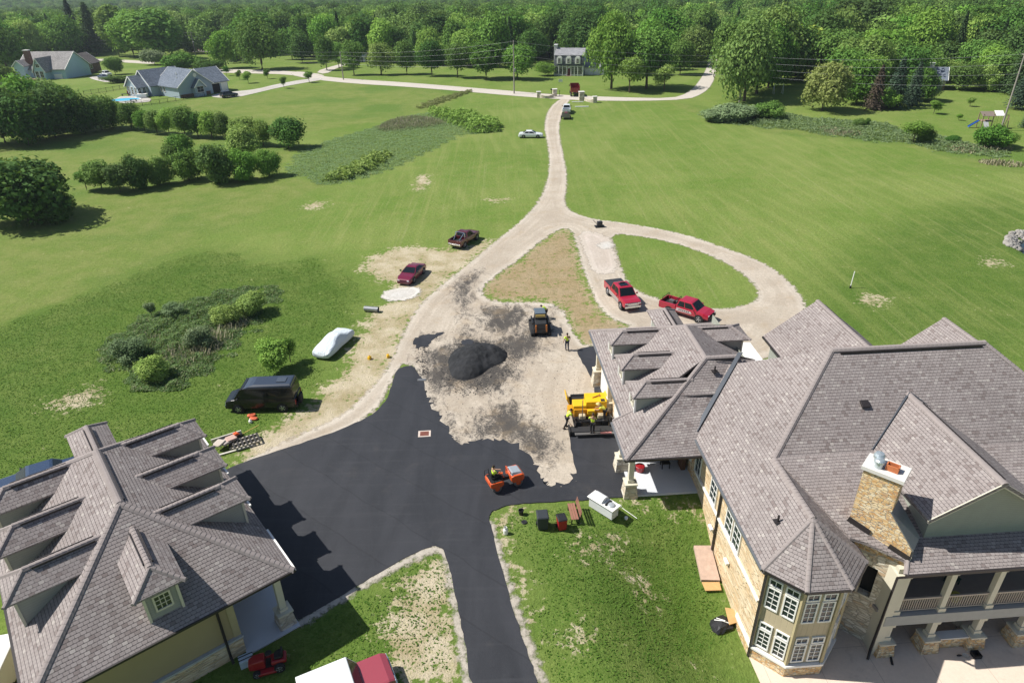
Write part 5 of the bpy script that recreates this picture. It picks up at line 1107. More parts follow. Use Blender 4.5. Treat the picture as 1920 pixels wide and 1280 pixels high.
# ------------------------------------------------------------------ asphalt pile
def pile(name, label, px, hgt, mat, seed=3):
    q = px_poly(px, 2); c = np.mean(q, 0); rnd = np.random.RandomState(seed)
    al = np.array(q); lo, hi = al.min(0)-.3, al.max(0)+.3; g = .09
    X, Y = np.meshgrid(np.arange(lo[0], hi[0], g), np.arange(lo[1], hi[1], g)); D = sdf(X, Y, [q])
    base = np.clip(D, 0, None); Z = hgt*(1-np.exp(-base/1.15))*1.15
    for k in range(60):
        a, b, r = rnd.uniform(lo[0], hi[0]), rnd.uniform(lo[1], hi[1]), rnd.uniform(.25, .9); Z += np.where(base > .05, rnd.uniform(-.12, .14)*np.exp(-((X-a)**2+(Y-b)**2)/r**2)*np.clip(base, 0, 1), 0)
    for k in range(420):
        a, b, r = rnd.uniform(lo[0], hi[0]), rnd.uniform(lo[1], hi[1]), rnd.uniform(.1, .3); Z += np.where(base > .03, rnd.uniform(-.05, .08)*np.exp(-((X-a)**2+(Y-b)**2)/r**2), 0)
    Z += rnd.uniform(-.025, .035, X.shape)*(base > 0)
    ii = np.arange(X.size).reshape(X.shape); qd = np.stack([ii[:-1, :-1], ii[:-1, 1:], ii[1:, 1:], ii[1:, :-1]], -1).reshape(-1, 4); qd = qd[D.ravel()[qd].max(1) > -.1]
    us = np.unique(qd); rm = np.full(X.size, -1, np.int64); rm[us] = np.arange(len(us))
    V = np.stack([X.ravel()[us], Y.ravel()[us], (np.where(D > 0, Z, -.05)).ravel()[us]+.04], -1)
    return tag(np_mesh(name, V, rm[qd], None, [mat], smooth=True), label, 'pile')
s = NT('loose_asphalt'); p = s.pos(); a = s.noise(p, 22, 3, .7); b = s.noise(p, 1.4, 4)
s.col(s.mix(s.mapr(b, .3, .7), (.018, .019, .021), (.032, .033, .036))); s.bump(a, .9, .05); s.b.inputs['Roughness'].default_value = .85; M_LOOSE = s.m
pile('asphalt_pile', 'large mound of fresh black asphalt on the milled court', [(842,690),(840,672),(852,658),(875,648),(905,645),(930,648),(950,660),(952,672),(940,682),(918,690),(905,702),(885,712),(862,714),(846,706)], 1.02, M_LOOSE)
# ------------------------------------------------------------------ odds and ends on the ground
def wheelie_bin(label, px, body, lid, h, w, rz, extra=None):
    t = thing('wheelie_bin', label, 'bin', gp(*px), rz)
    a, b = w*.42, w*.5
    MB().hexa([(-a, -a, .06), (a, -a, .06), (a, a, .06), (-a, a, .06), (-b, -b, h*.92), (b, -b, h*.92), (b, b*1.05, h*.92), (-b, b*1.05, h*.92)]).build('body', body, t, bevel=.03)
    MB().hexa([(-b-.03, -b-.04, h*.92), (b+.03, -b-.04, h*.92), (b+.03, b+.06, h*.92), (-b-.03, b+.06, h*.92), (-b*.9, -b*.9, h), (b*.9, -b*.9, h), (b*.9, b, h), (-b*.9, b, h)]).build('lid', lid, t, bevel=.03)
    MB().bar((-b, b+.12, h*.88), (b, b+.12, h*.88), .05, .05).build('handle', lid, t)
    for sg in (1, -1): m = MB(); m.grid([[(sg*x_, b*.8+.12*math.cos(2*math.pi*k/12), .12+.12*math.sin(2*math.pi*k/12)) for k in range(12)] for x_ in (a, a+.07)]); m.build('wheel', M_RUB, t)
    return t
DG = plain('slate_plastic', (.035, .04, .045), .5)
wheelie_bin('tall dark gray wheelie bin on the lawn edge', (1017, 988), DG, DG, 1.12, .72, R(5))
wheelie_bin('red rolling bin with black lid on the lawn', (1053, 990), plain('red_plastic', (.36, .012, .02), .4), M_BLACK, .95, .58, R(12))
bn = thing('bench', 'brown plank bench with slatted back on the lawn', 'bench', gp(1074, 968), R(-84))
m = MB()
for y in (-.16, 0, .16): m.box((0, y, .45), (1.5, .14, .04))
m.build('seat', plain('brown_plank', (.28, .13, .09), .7, var=.15), bn)
m = MB()
for z in (.62, .77, .92): m.box((0, .32+(z-.6)*.25, z), (1.5, .03, .13))
m.build('backrest', plain('brown_plank', (.28, .13, .09), .7, var=.15), bn)
for sg in (1, -1): MB().bar((sg*.62, -.2, 0), (sg*.62, -.18, .44), .06, .06).bar((sg*.62, .26, 0), (sg*.62, .42, .98), .06, .06).bar((sg*.62, -.22, .42), (sg*.62, .3, .42), .05, .05).build('leg', M_BLACK, bn)
gr_ = thing('grill_island', 'white covered grill cart with side shelf on the lawn by the porch', 'grill', gp(1131, 958), R(-46))
MB().box2((-.95, -.33, .05), (.95, .33, .82)).build('cabinet', plain('pale_cabinet', (.62, .63, .62), .5, var=.08), gr_, bevel=.03)
MB().box2((-1.05, -.42, .82), (1.05, .42, .9)).build('worktop', M_WHITE, gr_, bevel=.02)
MB().grid([[(x, .38*math.cos(a), .9+.3*math.sin(a)) for a in (math.pi*k/8 for k in range(9))] for x in (-.75, .1)]).build('hood', plain('pale_hood', (.7, .71, .72), .4), gr_, smooth=False)
MB().lathe([(.24, 0), (.26, .03), (.2, .09), (.02, .12)], (.62, 0, .9)).build('burner_lid', plain('grey_lid', (.42, .45, .47), .4, .3), gr_)
MB().box2((.3, -.3, .9), (.42, .3, .98)).build('control_panel', M_BLACK, gr_)
st_ = thing('string_trimmer', 'pale string trimmer lying on the grass beside the white grill', 'trimmer', gp(1178, 962, .05), R(-52))
MB().path([(-.75, 0, .03), (.75, 0, .06)], .018).build('shaft', M_WHITE, st_); MB().sphere((-.75, 0, .08), .12, 8, (1.4, .8, .7)).build('motor', plain('cream_plastic', (.6, .62, .5), .5), st_)
t = thing('plastic_pot', 'small white ball-like tub on the grass by the trimmer', 'tub', gp(1174, 973), 0); MB().lathe([(.08, 0), (.11, .08), (.1, .16), (.03, .18)]).build('body', M_WHITE, t); MB().lathe([(.11, .15), (.115, .17), (.02, .19)]).build('rim', M_WHITE, t)
t = thing('bucket', 'black bucket full of tools on the lawn corner by the asphalt', 'bucket', gp(977, 964), 0)
MB().lathe([(.13, 0), (.17, .36), (.185, .36), (.185, .39), (.15, .39), (.12, .08)]).build('body', M_BLACK, t); MB().path([(-.18, 0, .36), (-.1, 0, .52), (.1, 0, .52), (.18, 0, .36)], .012, 6).build('handle', M_STEEL, t)
m = MB(); m.path([(.03, .02, .1), (.1, .06, .6)], .02); m.path([(-.05, 0, .1), (-.02, -.1, .56)], .02); m.build('tool', M_BLACK, t)
t = thing('hose_coil', 'small flat black coil lying on the grass below the bucket', 'hose', gp(983, 979), 0); MB().lathe([(.08, .0), (.17, .0), (.2, .04), (.16, .08), (.08, .07)]).build('coil', M_BLACK, t)
t = thing('gas_cylinder', 'white propane cylinder standing at the asphalt edge', 'gas bottle', gp(948, 1000), 0)
MB().lathe([(.13, 0), (.15, .04), (.155, .1), (.155, .34), (.12, .42), (.05, .45)], n=18).build('tank', M_WHITE, t, smooth=False); MB().lathe([(.1, .44), (.1, .54), (.09, .54), (.09, .44)]).build('collar', M_WHITE, t); MB().lathe([(.03, .44), (.03, .52), (.01, .53)]).build('valve', M_STEEL, t)
for px, lab in (((693, 673), 'yellow jug on the dirt nearer the covered car'), ((728, 670), 'yellow jug on the dirt nearer the new asphalt')):
    t = thing('yellow_jug', lab, 'jug', gp(*px), random.random()*3, 'yellow jugs on the dirt')
    MB().hexa([(-.17, -.14, 0), (.17, -.14, 0), (.17, .14, 0), (-.17, .14, 0), (-.15, -.12, .3), (.15, -.12, .3), (.15, .12, .3), (-.15, .12, .3)]).build('body', M_YEL, t, bevel=.03); MB().lathe([(.05, .3), (.05, .38), (.01, .39)]).build('cap', M_YELD, t)
cp = thing('culvert_pipe', 'gray corrugated culvert pipe lying on the dirt edge', 'pipe', gp(697, 584), R(-12))
m = MB(); n = 20; rg = []
for k in range(26): x = -.75+1.5*k/25; r = .27+.018*(k % 2); rg.append([(x, r*math.cos(2*math.pi*j/n), .29+r*math.sin(2*math.pi*j/n)) for j in range(n)])
m.grid(rg, caps=False); rg2 = [[(x, .25*math.cos(2*math.pi*j/n), .29+.25*math.sin(2*math.pi*j/n)) for j in range(n)] for x in (.75, -.75)]; m.grid(rg2, caps=False); m.build('pipe', plain('galvanised', (.32, .33, .34), .4, .6), cp)
MB().grid([[(-.74, .25*math.cos(2*math.pi*j/n), .29+.25*math.sin(2*math.pi*j/n)) for j in range(n)], [(-.7, .25*math.cos(2*math.pi*j/n), .29+.25*math.sin(2*math.pi*j/n)) for j in range(n)]]).build('inside', M_DARK, cp)
for px, lab, rz in (((472, 780), 'orange flattened sack by the van, the one farther from the garage', .3), ((476, 786), 'orange flattened sack by the van, the one nearer the garage', -.2)):
    t = thing('orange_sack', lab, 'sack', gp(*px), rz, 'orange sacks beside the van')
    MB().grid([[(x, -w_, .02), (x, w_, .02), (x, w_*.8, .2), (x, -w_*.8, .2)] for x, w_ in ((-.34, .2), (-.2, .27), (.2, .26), (.34, .18))]).build('sack', plain('orange_cloth', (.62, .14, .06), .7), t, sub=1, smooth=True); MB().box((0, 0, .19), (.3, .12, .04)).build('strap', plain('orange_strap', (.45, .07, .03), .7), t)
t = thing('white_jug', 'white jug next to the orange sacks', 'jug', gp(470, 792), 0); MB().lathe([(.12, 0), (.14, .05), (.13, .2), (.05, .28)]).build('body', M_WHITE, t); MB().lathe([(.05, .28), (.05, .33), (.01, .34)]).build('cap', M_WHITE, t)
# scrap heap beside the garage: every piece its own thing
jx = P(440, 832); ja = R(28)
def jl(x, y, z): c, s_ = math.cos(ja), math.sin(ja); return (jx.x+x*c-y*s_, jx.y+x*s_+y*c, z)
def junk(name, lab, cat, mb, mat, at, rz, group=None):
    o = mb.build(name, mat); o.location = jl(*at); o.rotation_euler = (0, 0, ja+rz); return tag(o, lab, cat, group)
for i in range(2):
    t = thing('pallet', ('lower', 'upper')[i]+' dark pallet in the scrap heap beside the garage', 'pallet', jl(.55+.25*i, -.15-.3*i, .02+.17*i), ja+.05*i, 'pallets in the scrap heap')
    m = MB()
    for k in range(7): m.box((-.9+.3*k, 0, .14), (.14, 1.1, .03))
    m.build('deck_board', plain('dark_pallet', (.035, .033, .032), .8), t); m = MB()
    for y in (-.5, 0, .5): m.box((0, y, .07), (1.95, .09, .11))
    m.build('stringer', plain('pale_stringer', (.5, .45, .38), .8), t)
junk('plank', 'pale long plank leaning along the near side of the scrap heap', 'plank', MB().box((0, 0, .03), (2.9, .16, .05)), plain('pale_plank', (.55, .52, .46), .8), (-.1, -.95, .05), -.02)
junk('plank', 'pale plank along the far side of the scrap heap', 'plank', MB().box((0, 0, .2), (2.2, .1, .3)), plain('pale_plank', (.55, .52, .46), .8), (-.4, .95, .02), .06)
junk('drain_pipe', 'black drain pipe lying behind the scrap heap', 'pipe', MB().path([(-.9, 0, .2), (.9, 0, .2)], .17, 12), M_BLACK, (-.2, .62, .0), .05)
for k, (x, y, rz, c) in enumerate(((-.55, -.05, .5, (.42, .36, .33)), (-.15, .12, .2, (.48, .33, .28)), (-1.0, -.1, .8, (.5, .44, .38)))):
    junk('cushion', ('gray', 'dusty pink', 'beige')[k]+' cushion thrown on the scrap heap', 'cushion', MB().grid([[(a, -w_, z0), (a, w_, z0), (a, w_, z1), (a, -w_, z1)] for a, w_, z0, z1 in ((-.4, .2, .05, .12), (-.3, .3, 0, .18), (.3, .3, 0, .18), (.4, .2, .05, .12))]), plain('cushion_cloth_%d' % k, c, .9), (x, y, .34+.05*k), rz)
junk('barrier_board', 'orange barrier board on the scrap heap', 'board', MB().box((0, 0, .05), (.8, .22, .06)).box((.2, .1, .12), (.3, .3, .08)), M_ORANGE, (.1, .3, .46), .4)
junk('wood_pole', 'yellow wooden pole sticking out of the scrap heap', 'pole', MB().path([(0, 0, .1), (1.5, .2, .22)], .03), plain('yellow_wood', (.6, .45, .12), .7), (.55, .55, .18), .15)
# drain grates in the asphalt
t = thing('drain_grate', 'rusty square drain grate with pale concrete collar in the asphalt', 'drain', (*gp(796, 814)[:2], .06), R(4))
MB().box((0, 0, .0), (.95, .78, .02)).build('collar', plain('pinkish_concrete', (.55, .46, .40), .9), t); m = MB()
for k in range(8): m.box((-.29+.083*k, 0, .02), (.05, .52, .025))
m.box((0, 0, .013), (.66, .54, .008)); m.build('grate', plain('rusty_iron', (.2, .07, .05), .8, var=.3), t)
t = thing('manhole_cover', 'gray square cover at the tip of the asphalt tongue', 'manhole', (*gp(791, 713)[:2], .06), 0); MB().box((0, 0, .0), (.75, .35, .03)).build('cover', M_STEEL, t); MB().box((0, 0, .012), (.55, .22, .03)).build('plate', M_METAL, t)
# boards beside the mansion wall
def lie(px, dz=.06): p = P(*px); return p+Vector((0, 0, dz))
q = [lie(x) for x in ((1300, 1028), (1332, 1028), (1349, 1093), (1314, 1092))]; o = MB().slab([p+Vector((0, 0, .22)) for p in q], .22).build('stone_slab', plain('pink_slab', (.50, .36, .28), .9, var=.25, sc=4)); tag(o, 'long pinkish stone slab on the grass beside the mansion wall', 'slab')
q = [lie(x) for x in ((1315, 1095), (1348, 1095), (1352, 1110), (1322, 1111))]; o = MB().slab([p+Vector((0, 0, .15)) for p in q], .05).build('plywood_sheet', M_WOODT); tag(o, 'tan plywood piece at the foot of the stone slab', 'plywood')
q = [lie(x) for x in ((1358, 1146), (1383, 1150), (1386, 1172), (1366, 1178))]; o = MB().slab([p+Vector((0, 0, .3)) for p in q], .06).build('plywood_sheet', M_WOODT); tag(o, 'tan plywood sheet leaning near the turret beside the black tarp', 'plywood')
t = thing('tarp_heap', 'crumpled black tarp heap with pale straps near the turret', 'tarp', gp(1352, 1172), .4)
m = MB(); rg = []
for i in range(7):
    a = math.pi*i/6; rg.append([(.7*math.cos(a)*(.6+.4*math.sin(b_))+random.uniform(-.06, .06), .5*math.cos(b_)+random.uniform(-.05, .05), max(0, .35*math.sin(a)*math.sin(b_)+random.uniform(-.05, .07))) for b_ in (math.pi*k/7 for k in range(8))])
m.grid(rg, close=False, caps=False); m.build('tarp', M_BLACK, t); MB().path([(-.3, .3, .3), (0, 0, .42), (.35, -.25, .3)], .03, 6).path([(-.1, .35, .3), (.15, -.1, .43)], .03, 6).build('strap', M_WHITE, t)
# porch, terrace and balcony odds and ends
def mans(x, y, z): return mloc(x, y, z)
t = thing('red_tub', 'red round tub on the sunlit porch floor', 'tub', mans(1.85, 3.0, .14), 0); MB().lathe([(.25, 0), (.3, .2), (.31, .42), (.27, .46), (.05, .5)]).build('body', M_RED, t); MB().lathe([(.32, .4), (.33, .44), (.3, .46)]).build('rim', M_RED, t)
t = thing('porch_chair', 'black chair in the shade at the porch door', 'chair', mans(3.7, 3.3, .14), MA); MB().box((0, 0, .45), (.6, .6, .1)).build('seat', M_BLACK, t, bevel=.03); MB().box((0, .28, .75), (.6, .08, .6)).build('backrest', M_BLACK, t, bevel=.03)
for a in (-.25, .25):
    for b_ in (-.25, .25): MB().box((a, b_, .2), (.06, .06, .4)).build('leg', M_BLACK, t)
t = thing('brown_cabinet', 'brown upright board cabinet against the porch wall', 'cabinet', mans(4.85, 3.2, .14), MA); MB().box((0, 0, .75), (.3, .8, 1.5)).build('body', plain('brown_cab', (.12, .06, .035), .6), t); MB().box((-.16, 0, .75), (.02, .7, 1.4)).build('door', plain('brown_cab', (.12, .06, .035), .6), t)
t = thing('balcony_grill', 'dark covered grill on the balcony behind the railing', 'grill', mans(13.2, -8.0, .25), MA); MB().box((0, 0, .45), (1.5, .7, .9)).build('cabinet', M_BLACK, t, bevel=.05); MB().box((1.35, .1, .6), (.9, .7, .12)).build('side_table', plain('dark_table', (.05, .06, .06), .4), t); MB().box((0, 0, 1.0), (1.3, .6, .25)).build('hood', M_BLACK, t, bevel=.08)
t = thing('patio_chair', 'green patio chair on the balcony behind the second railing', 'chair', mans(16.9, -8.3, .25), .4); gmt = plain('green_chair', (.02, .07, .06), .5); MB().box((0, 0, .42), (.6, .6, .06)).build('seat', gmt, t); MB().box((0, .28, .75), (.6, .05, .6)).build('backrest', gmt, t)
for a in (-.25, .25): MB().box((a, -.25, .2), (.05, .05, .4)).build('leg', gmt, t); MB().box((a, .25, .2), (.05, .05, .4)).build('leg', gmt, t)
t = thing('cooler', 'yellow tub behind the balcony railing', 'tub', mans(16.3, -9.5, .25), 0); MB().lathe([(.2, 0), (.24, .45), (.2, .5)]).build('body', plain('yellow_green', (.5, .5, .1), .6), t); MB().lathe([(.25, .42), (.25, .47), (.1, .5)]).build('lid', plain('yellow_green', (.5, .5, .1), .6), t)
tz = -2.72
o = MB().box((0, 0, .03), (.12, .62, .06)).build('black_bar', M_BLACK); o.location = P(1671, 1237, tz); o.rotation_euler = (0, 0, MA-.35); tag(o, 'short black bar lying on the terrace concrete', 'bar')
for k, (u, nm, lab) in enumerate(((1797, 'shoe', 'leftmost small black shoe in the row on the terrace'), (1810, 'tray', 'small pale tray between shoe and crate on the terrace'), (1829, 'crate', 'black open crate at the end of the row on the terrace'))):
    t = thing(nm, lab, nm, tuple(P(u, 1229, tz)), MA)
    if nm == 'shoe': MB().path([(-.1, 0, .05), (0, 0, .06), (.14, 0, .04)], [.04, .06, .045]).build('body', M_BLACK, t, smooth=True)
    elif nm == 'tray': MB().lathe([(.12, 0), (.17, .05), (.15, .05), (.11, .02)]).build('body', plain('pale_tray', (.5, .48, .42), .6), t)
    else:
        m = MB(); m.box((0, 0, .02), (.4, .36, .03))
        for sg in (1, -1): m.box((sg*.2, 0, .12), (.03, .4, .22)); m.box((0, sg*.19, .12), (.4, .03, .22))
        m.build('body', M_BLACK, t)
t = thing('folding_chair', 'pale chair on the lower terrace beside the seat wall', 'chair', mans(17.6, -8.9, tz), .5); MB().box((0, 0, .42), (.5, .5, .04)).build('seat', M_TRIM, t); MB().box((.0, .26, .7), (.5, .04, .5)).build('backrest', M_TRIM, t)
for a in (-.2, .2): MB().bar((a, -.25, 0), (a, .25, .85), .04, .04).build('leg', M_TRIM, t)
# garden tractor in the garage shade
tt = thing('lawn_tractor', 'red lawn tractor in the shade below the garage porch', 'lawn tractor', gp(507, 1250, .02), R(197))
MB().grid([[(x, -w_, .35), (x, w_, .35), (x, w_*.9, z), (x, -w_*.9, z)] for x, w_, z in ((.15, .3, .9), (.7, .3, .86), (.95, .24, .72))]).build('hood', M_RED, tt, bevel=.05)
MB().box((-.5, 0, .5), (.75, .62, .25)).build('fender', M_RED, tt, bevel=.08); MB().box((.05, 0, .35), (1.0, .5, .1)).build('footplate', M_BLACK, tt)
MB().box((-.5, 0, .72), (.4, .42, .14)).box((-.7, 0, .9), (.1, .42, .35)).build('seat', M_BLACK, tt, bevel=.04); MB().box((.1, 0, .2), (.9, 1.1, .16)).build('mower_deck', M_RED, tt, bevel=.05)
MB().path([(.1, 0, .85), (-.08, 0, 1.05)], .03).lathe([(.15, 0), (.17, .02), (.15, .04)], (-.08, 0, 1.04)).build('steering_wheel', M_BLACK, tt)
for sg in (1, -1): MB().box((.96, sg*.13, .66), (.04, .1, .07)).build('headlight', M_LAMP, tt)
for x, r in ((.6, .2), (-.5, .27)):
    for sg in (1, -1): wheel(tt, x, sg*.42, r, .2, M_RIM)
t = thing('white_crate', 'pale blue-white box with black straps by the lawn tractor', 'box', gp(464, 1243), R(30)); MB().box((0, 0, .25), (.7, .5, .5)).build('body', plain('pale_blue', (.5, .58, .64), .5), t, bevel=.03); MB().box((0, -.1, .26), (.72, .05, .52)).box((0, .12, .26), (.721, .05, .521)).build('strap', M_BLACK, t)
# white stake in the right field, dark machine on the loop
t = thing('marker_post', 'leaning white marker post alone in the right field', 'post', gp(1594, 540), 0); MB().path([(0, 0, 0), (.12, .1, 1.9)], .05).build('post', M_WHITE, t); MB().lathe([(.1, 0), (.1, .25), (.06, .3)]).build('base', M_BLACK, t)
c0 = gp(1124, 426, .03); t = thing('plate_compactor', 'small black plate compactor standing on the loop drive', 'compactor', c0, R(10)); MB().box((0, 0, .12), (1.3, .7, .16)).build('plate', M_BLACK, t, bevel=.04); MB().box((0, 0, .5), (.7, .5, .6)).build('engine', plain('dark_engine', (.03, .03, .035), .5), t, bevel=.05); MB().path([(-.4, .2, .5), (-.9, .2, 1.0), (-.9, -.2, 1.0), (-.4, -.2, .5)], .03).build('handle', M_BLACK, t)
# ------------------------------------------------------------------ trees and plants
def cards(C, N, S, rs, tilt=.9, asp=1.5):
    """leaf clumps: one bent quad per centre; returns verts, quads"""
    n = len(C); nr = N+rs.normal(0, tilt, (n, 3)); nr /= np.linalg.norm(nr, axis=1)[:, None]
    a = np.cross(nr, rs.normal(0, 1, (n, 3))); a /= np.linalg.norm(a, axis=1)[:, None]; b = np.cross(nr, a)
    s = S[:, None]; V = np.stack([C-a*s*asp*.5, C-b*s*.42+nr*s*.12, C+a*s*asp*.5, C+b*s*.42+nr*s*.12], 1).reshape(-1, 3)
    return V, np.arange(n*4).reshape(n, 4)
def crown(name, kind, seed):
    rs = np.random.RandomState(seed); C = []; Nn = []; S = []; var = []
    if kind in ('spruce', 'pine'):
        H, Rr = 1.0, .24 if kind == 'spruce' else .27; n = 6500
        z = rs.beta(1.0, 1.35, n)*.94+.05; lay = np.floor(z*17)/17; f = (z-lay)*17
        az = rs.uniform(0, 2*np.pi, n); br = np.round(az/(2*np.pi)*9+lay*37)
        r = Rr*(1-z)**(.85 if kind == 'spruce' else .6)*(1.12-.55*f)*(.72+.4*np.cos((az*9+lay*37)*1.0))*np.sqrt(rs.uniform(.15, 1, n))+.006
        r *= rs.uniform(.8, 1.15, n)
        C = np.stack([r*np.cos(az), r*np.sin(az), z-r*.25], 1); Nn = np.stack([np.cos(az)*.5, np.sin(az)*.5, np.full(n, .8)], 1)
        S = np.full(n, .024)*rs.uniform(.6, 1.3, n); var = .5+.3*np.sin(br*12.9)*.6+rs.uniform(-.3, .3, n)
    else:
        par = dict(round=(26, .5, .5, .30, 0), oval=(26, .36, .5, .25, 0), broad=(30, .62, .42, .30, .1), poplar=(24, .22, .5, .17, 0), bush=(22, .55, .5, .28, -.05), willow=(30, .56, .46, .26, .05), open=(18, .4, .46, .2, .1))[kind]
        nl, rx, rz_, rl, _ = par; n = 9000 if kind != 'open' else 4200
        # lobe centres inside an egg
        lc = []
        while len(lc) < nl:
            p = rs.uniform(-1, 1, 3); d = np.linalg.norm(p)
            if .42 < d < 1.12 and (p[2] > -.75 or kind in ('bush',)):
                w = 1-.28*max(0, p[2])-.12*max(0, -p[2]); lc.append((p[0]*w, p[1]*w, p[2]))
        lc = np.array(lc); lr = rl*rs.uniform(.5, 1.3, nl); k = rs.choice(nl, n, p=lr**2/np.sum(lr**2))
        d = rs.normal(0, 1, (n, 3)); d[:, 2] += .25; d /= np.linalg.norm(d, axis=1)[:, None]
        cc = lc[k]*np.array([rx-rl*.55, rx-rl*.55, rz_-rl*.5]); rad = lr[k][:, None]*(rs.uniform(.55, 1.06, (n, 1)))
        lump = 1+.18*np.sin(d[:, :1]*7+k[:, None])*np.cos(d[:, 1:2]*6-k[:, None]*2)
        C = cc+d*rad*lump*np.array([1, 1, .82]); C[:, 2] += .5
        Nn = d*1.0+np.array([0, 0, .35]); S = rs.uniform(.55, 1.35, n)*(.046 if kind != 'open' else .042)
        lv = rs.uniform(.2, .8, nl); var = lv[k]+rs.uniform(-.28, .28, n)
        if kind in ('bush',): C[:, 2] = np.maximum(C[:, 2], .02)
    C = np.asarray(C); V, Q = cards(C, np.asarray(Nn), np.asarray(S), rs, .6)
    me = np_mesh_data(name, V, Q, dict(var=np.repeat(np.clip(var, 0, 1), 4)))
    return me
def np_mesh_data(name, V, Q, attrs):
    o = np_mesh(name, V, Q, attrs); me = o.data; bpy.data.objects.remove(o); return me
def trunk_mesh(name, kind, seed):
    rs = np.random.RandomState(seed); m = MB(); top = .92 if kind in ('spruce', 'pine', 'poplar') else .6
    r0 = .022
    m.path([(0, 0, -.02), (.004, .003, .12), (rs.uniform(-.02, .02), rs.uniform(-.02, .02), .35), (rs.uniform(-.03, .03), rs.uniform(-.03, .03), top)], [r0*1.3, r0, r0*.8, r0*.2], 7)
    if kind not in ('spruce', 'pine'):
        for i in range(6):
            a = rs.uniform(0, 6.28); z = rs.uniform(.18, .5); L = rs.uniform(.15, .28); w = .9 if kind != 'poplar' else .4
            m.path([(0, 0, z), (math.cos(a)*L*w*.5, math.sin(a)*L*w*.5, z+L*.55), (math.cos(a)*L*w, math.sin(a)*L*w, z+L*1.25)], [r0*.55, r0*.35, r0*.1], 5)
    me = bpy.data.meshes.new(name); me.from_pydata(m.v, [], m.f); me.materials.append(M_BARK); return me
LEAF = dict(
    dark=leaf_mat('leaf_dark', (0.052, 0.116, 0.026), (0.131, 0.242, 0.047), .25), mid=leaf_mat('leaf_mid', (0.096, 0.199, 0.035), (0.235, 0.386, 0.069), .3),
    light=leaf_mat('leaf_light', (0.177, 0.314, 0.053), (0.381, 0.523, 0.109), .35), lime=leaf_mat('leaf_lime', (0.261, 0.433, 0.025), (0.520, 0.600, 0.062), .4),
    spruce=leaf_mat('needle_spruce', (.045, .085, .05), (.10, .155, .095), .12), brown=leaf_mat('needle_brown', (.10, .075, .055), (.18, .135, .10), .12),
    pine=leaf_mat('needle_pine', (0.036, 0.080, 0.025), (0.090, 0.163, 0.049), .15), olive=leaf_mat('leaf_olive', (0.186, 0.251, 0.048), (0.348, 0.418, 0.100), .3), grey=leaf_mat('leaf_grey', (0.156, 0.226, 0.105), (0.312, 0.387, 0.197), .3))
PROT = {}
for kd, nv in (('round', 3), ('oval', 2), ('broad', 3), ('poplar', 1), ('bush', 3), ('willow', 1), ('open', 2), ('spruce', 2), ('pine', 1)):
    PROT[kd] = [(crown(f'crown_{kd}_{i}', kd, 17*i+len(kd)*7), trunk_mesh(f'trunk_{kd}_{i}', kd, i+5)) for i in range(nv)]
    for c_, _ in PROT[kd]: c_.materials.append(LEAF['mid'])
KNAME = dict(round='broadleaf_tree', oval='broadleaf_tree', broad='broadleaf_tree', poplar='poplar_tree', bush='shrub', willow='willow_tree', open='young_tree', spruce='spruce_tree', pine='pine_tree')
RELW = dict(round=1.0, oval=.72, broad=1.22, poplar=.44, bush=1.08, willow=1.12, open=.8, spruce=.48, pine=.54)
def tree_at(loc, h, wd, kind, leaf, label, group=None, lift=None, cat=None):
    pv_ = PROT[kind]; cm_, tm = pv_[random.randrange(len(pv_))]
    lift = lift if lift is not None else {'bush': 0, 'spruce': .02, 'pine': .06, 'round': .1, 'oval': .14, 'broad': .12, 'poplar': .03, 'willow': .08, 'open': .25}[kind]
    t = thing(KNAME[kind], label, cat or ('shrub' if kind == 'bush' else 'tree'), loc, random.uniform(0, 6.28), group)
    sx = wd/RELW[kind]
    c = bpy.data.objects.new('crown', cm_); COL.objects.link(c); c.parent = t; c.location = (0, 0, h*lift); c.scale = (sx, sx, h*(1-lift))
    c.material_slots[0].link = 'OBJECT'; c.material_slots[0].material = LEAF[leaf]
    k = bpy.data.objects.new('trunk', tm); COL.objects.link(k); k.parent = t; s_ = max(.5*h, min(h, 1.2*wd)); k.scale = (s_, s_, h)
    return t
def tree_px(u, vb, vt, wpx, kind, leaf, label, group=None, lift=None, cat=None):
    p = P(u, vb); h = max(.8, height_px(u, vb, vt)); wd = wpx*px_scale(p)
    return tree_at((p.x, p.y, p.z-.05), h, wd, kind, leaf, label, group, lift, cat)
T = tree_px
GVL = dict(mid='mid green tree in the dense grove around the right hand spruces', light='light green tree in the dense grove around the right hand spruces', dark='dark green tree in the dense grove around the right hand spruces', pine='dark pointed conifer in the dense grove at the right')
for u, vb, vt, w, kd, lf in ((1418,176,62,84,'broad','mid'),(1450,152,28,84,'round','light'),(1560,152,52,84,'broad','mid'),(1580,180,95,62,'round','mid'),(1640,152,60,84,'round','light'),(1624,186,108,58,'round','light'),(1690,166,92,64,'round','dark'),(1730,152,92,64,'broad','mid'),
                             (1776,142,84,72,'round','dark'),(1832,152,74,74,'broad','mid'),(1888,152,60,72,'round','dark'),(1846,162,98,54,'round','light'),(1530,137,38,74,'round','dark'),(1650,122,28,84,'round','mid'),(1740,117,38,84,'round','mid'),(1800,122,36,46,'spruce','pine'),(1850,127,38,84,'round','dark'),(1908,140,50,70,'broad','mid'),(1490,150,60,60,'round','mid'),(1370,150,45,70,'round','mid')):
    T(u, vb, vt-6, w*1.18, kd, lf, GVL[lf], 'dense grove at the right', .05)
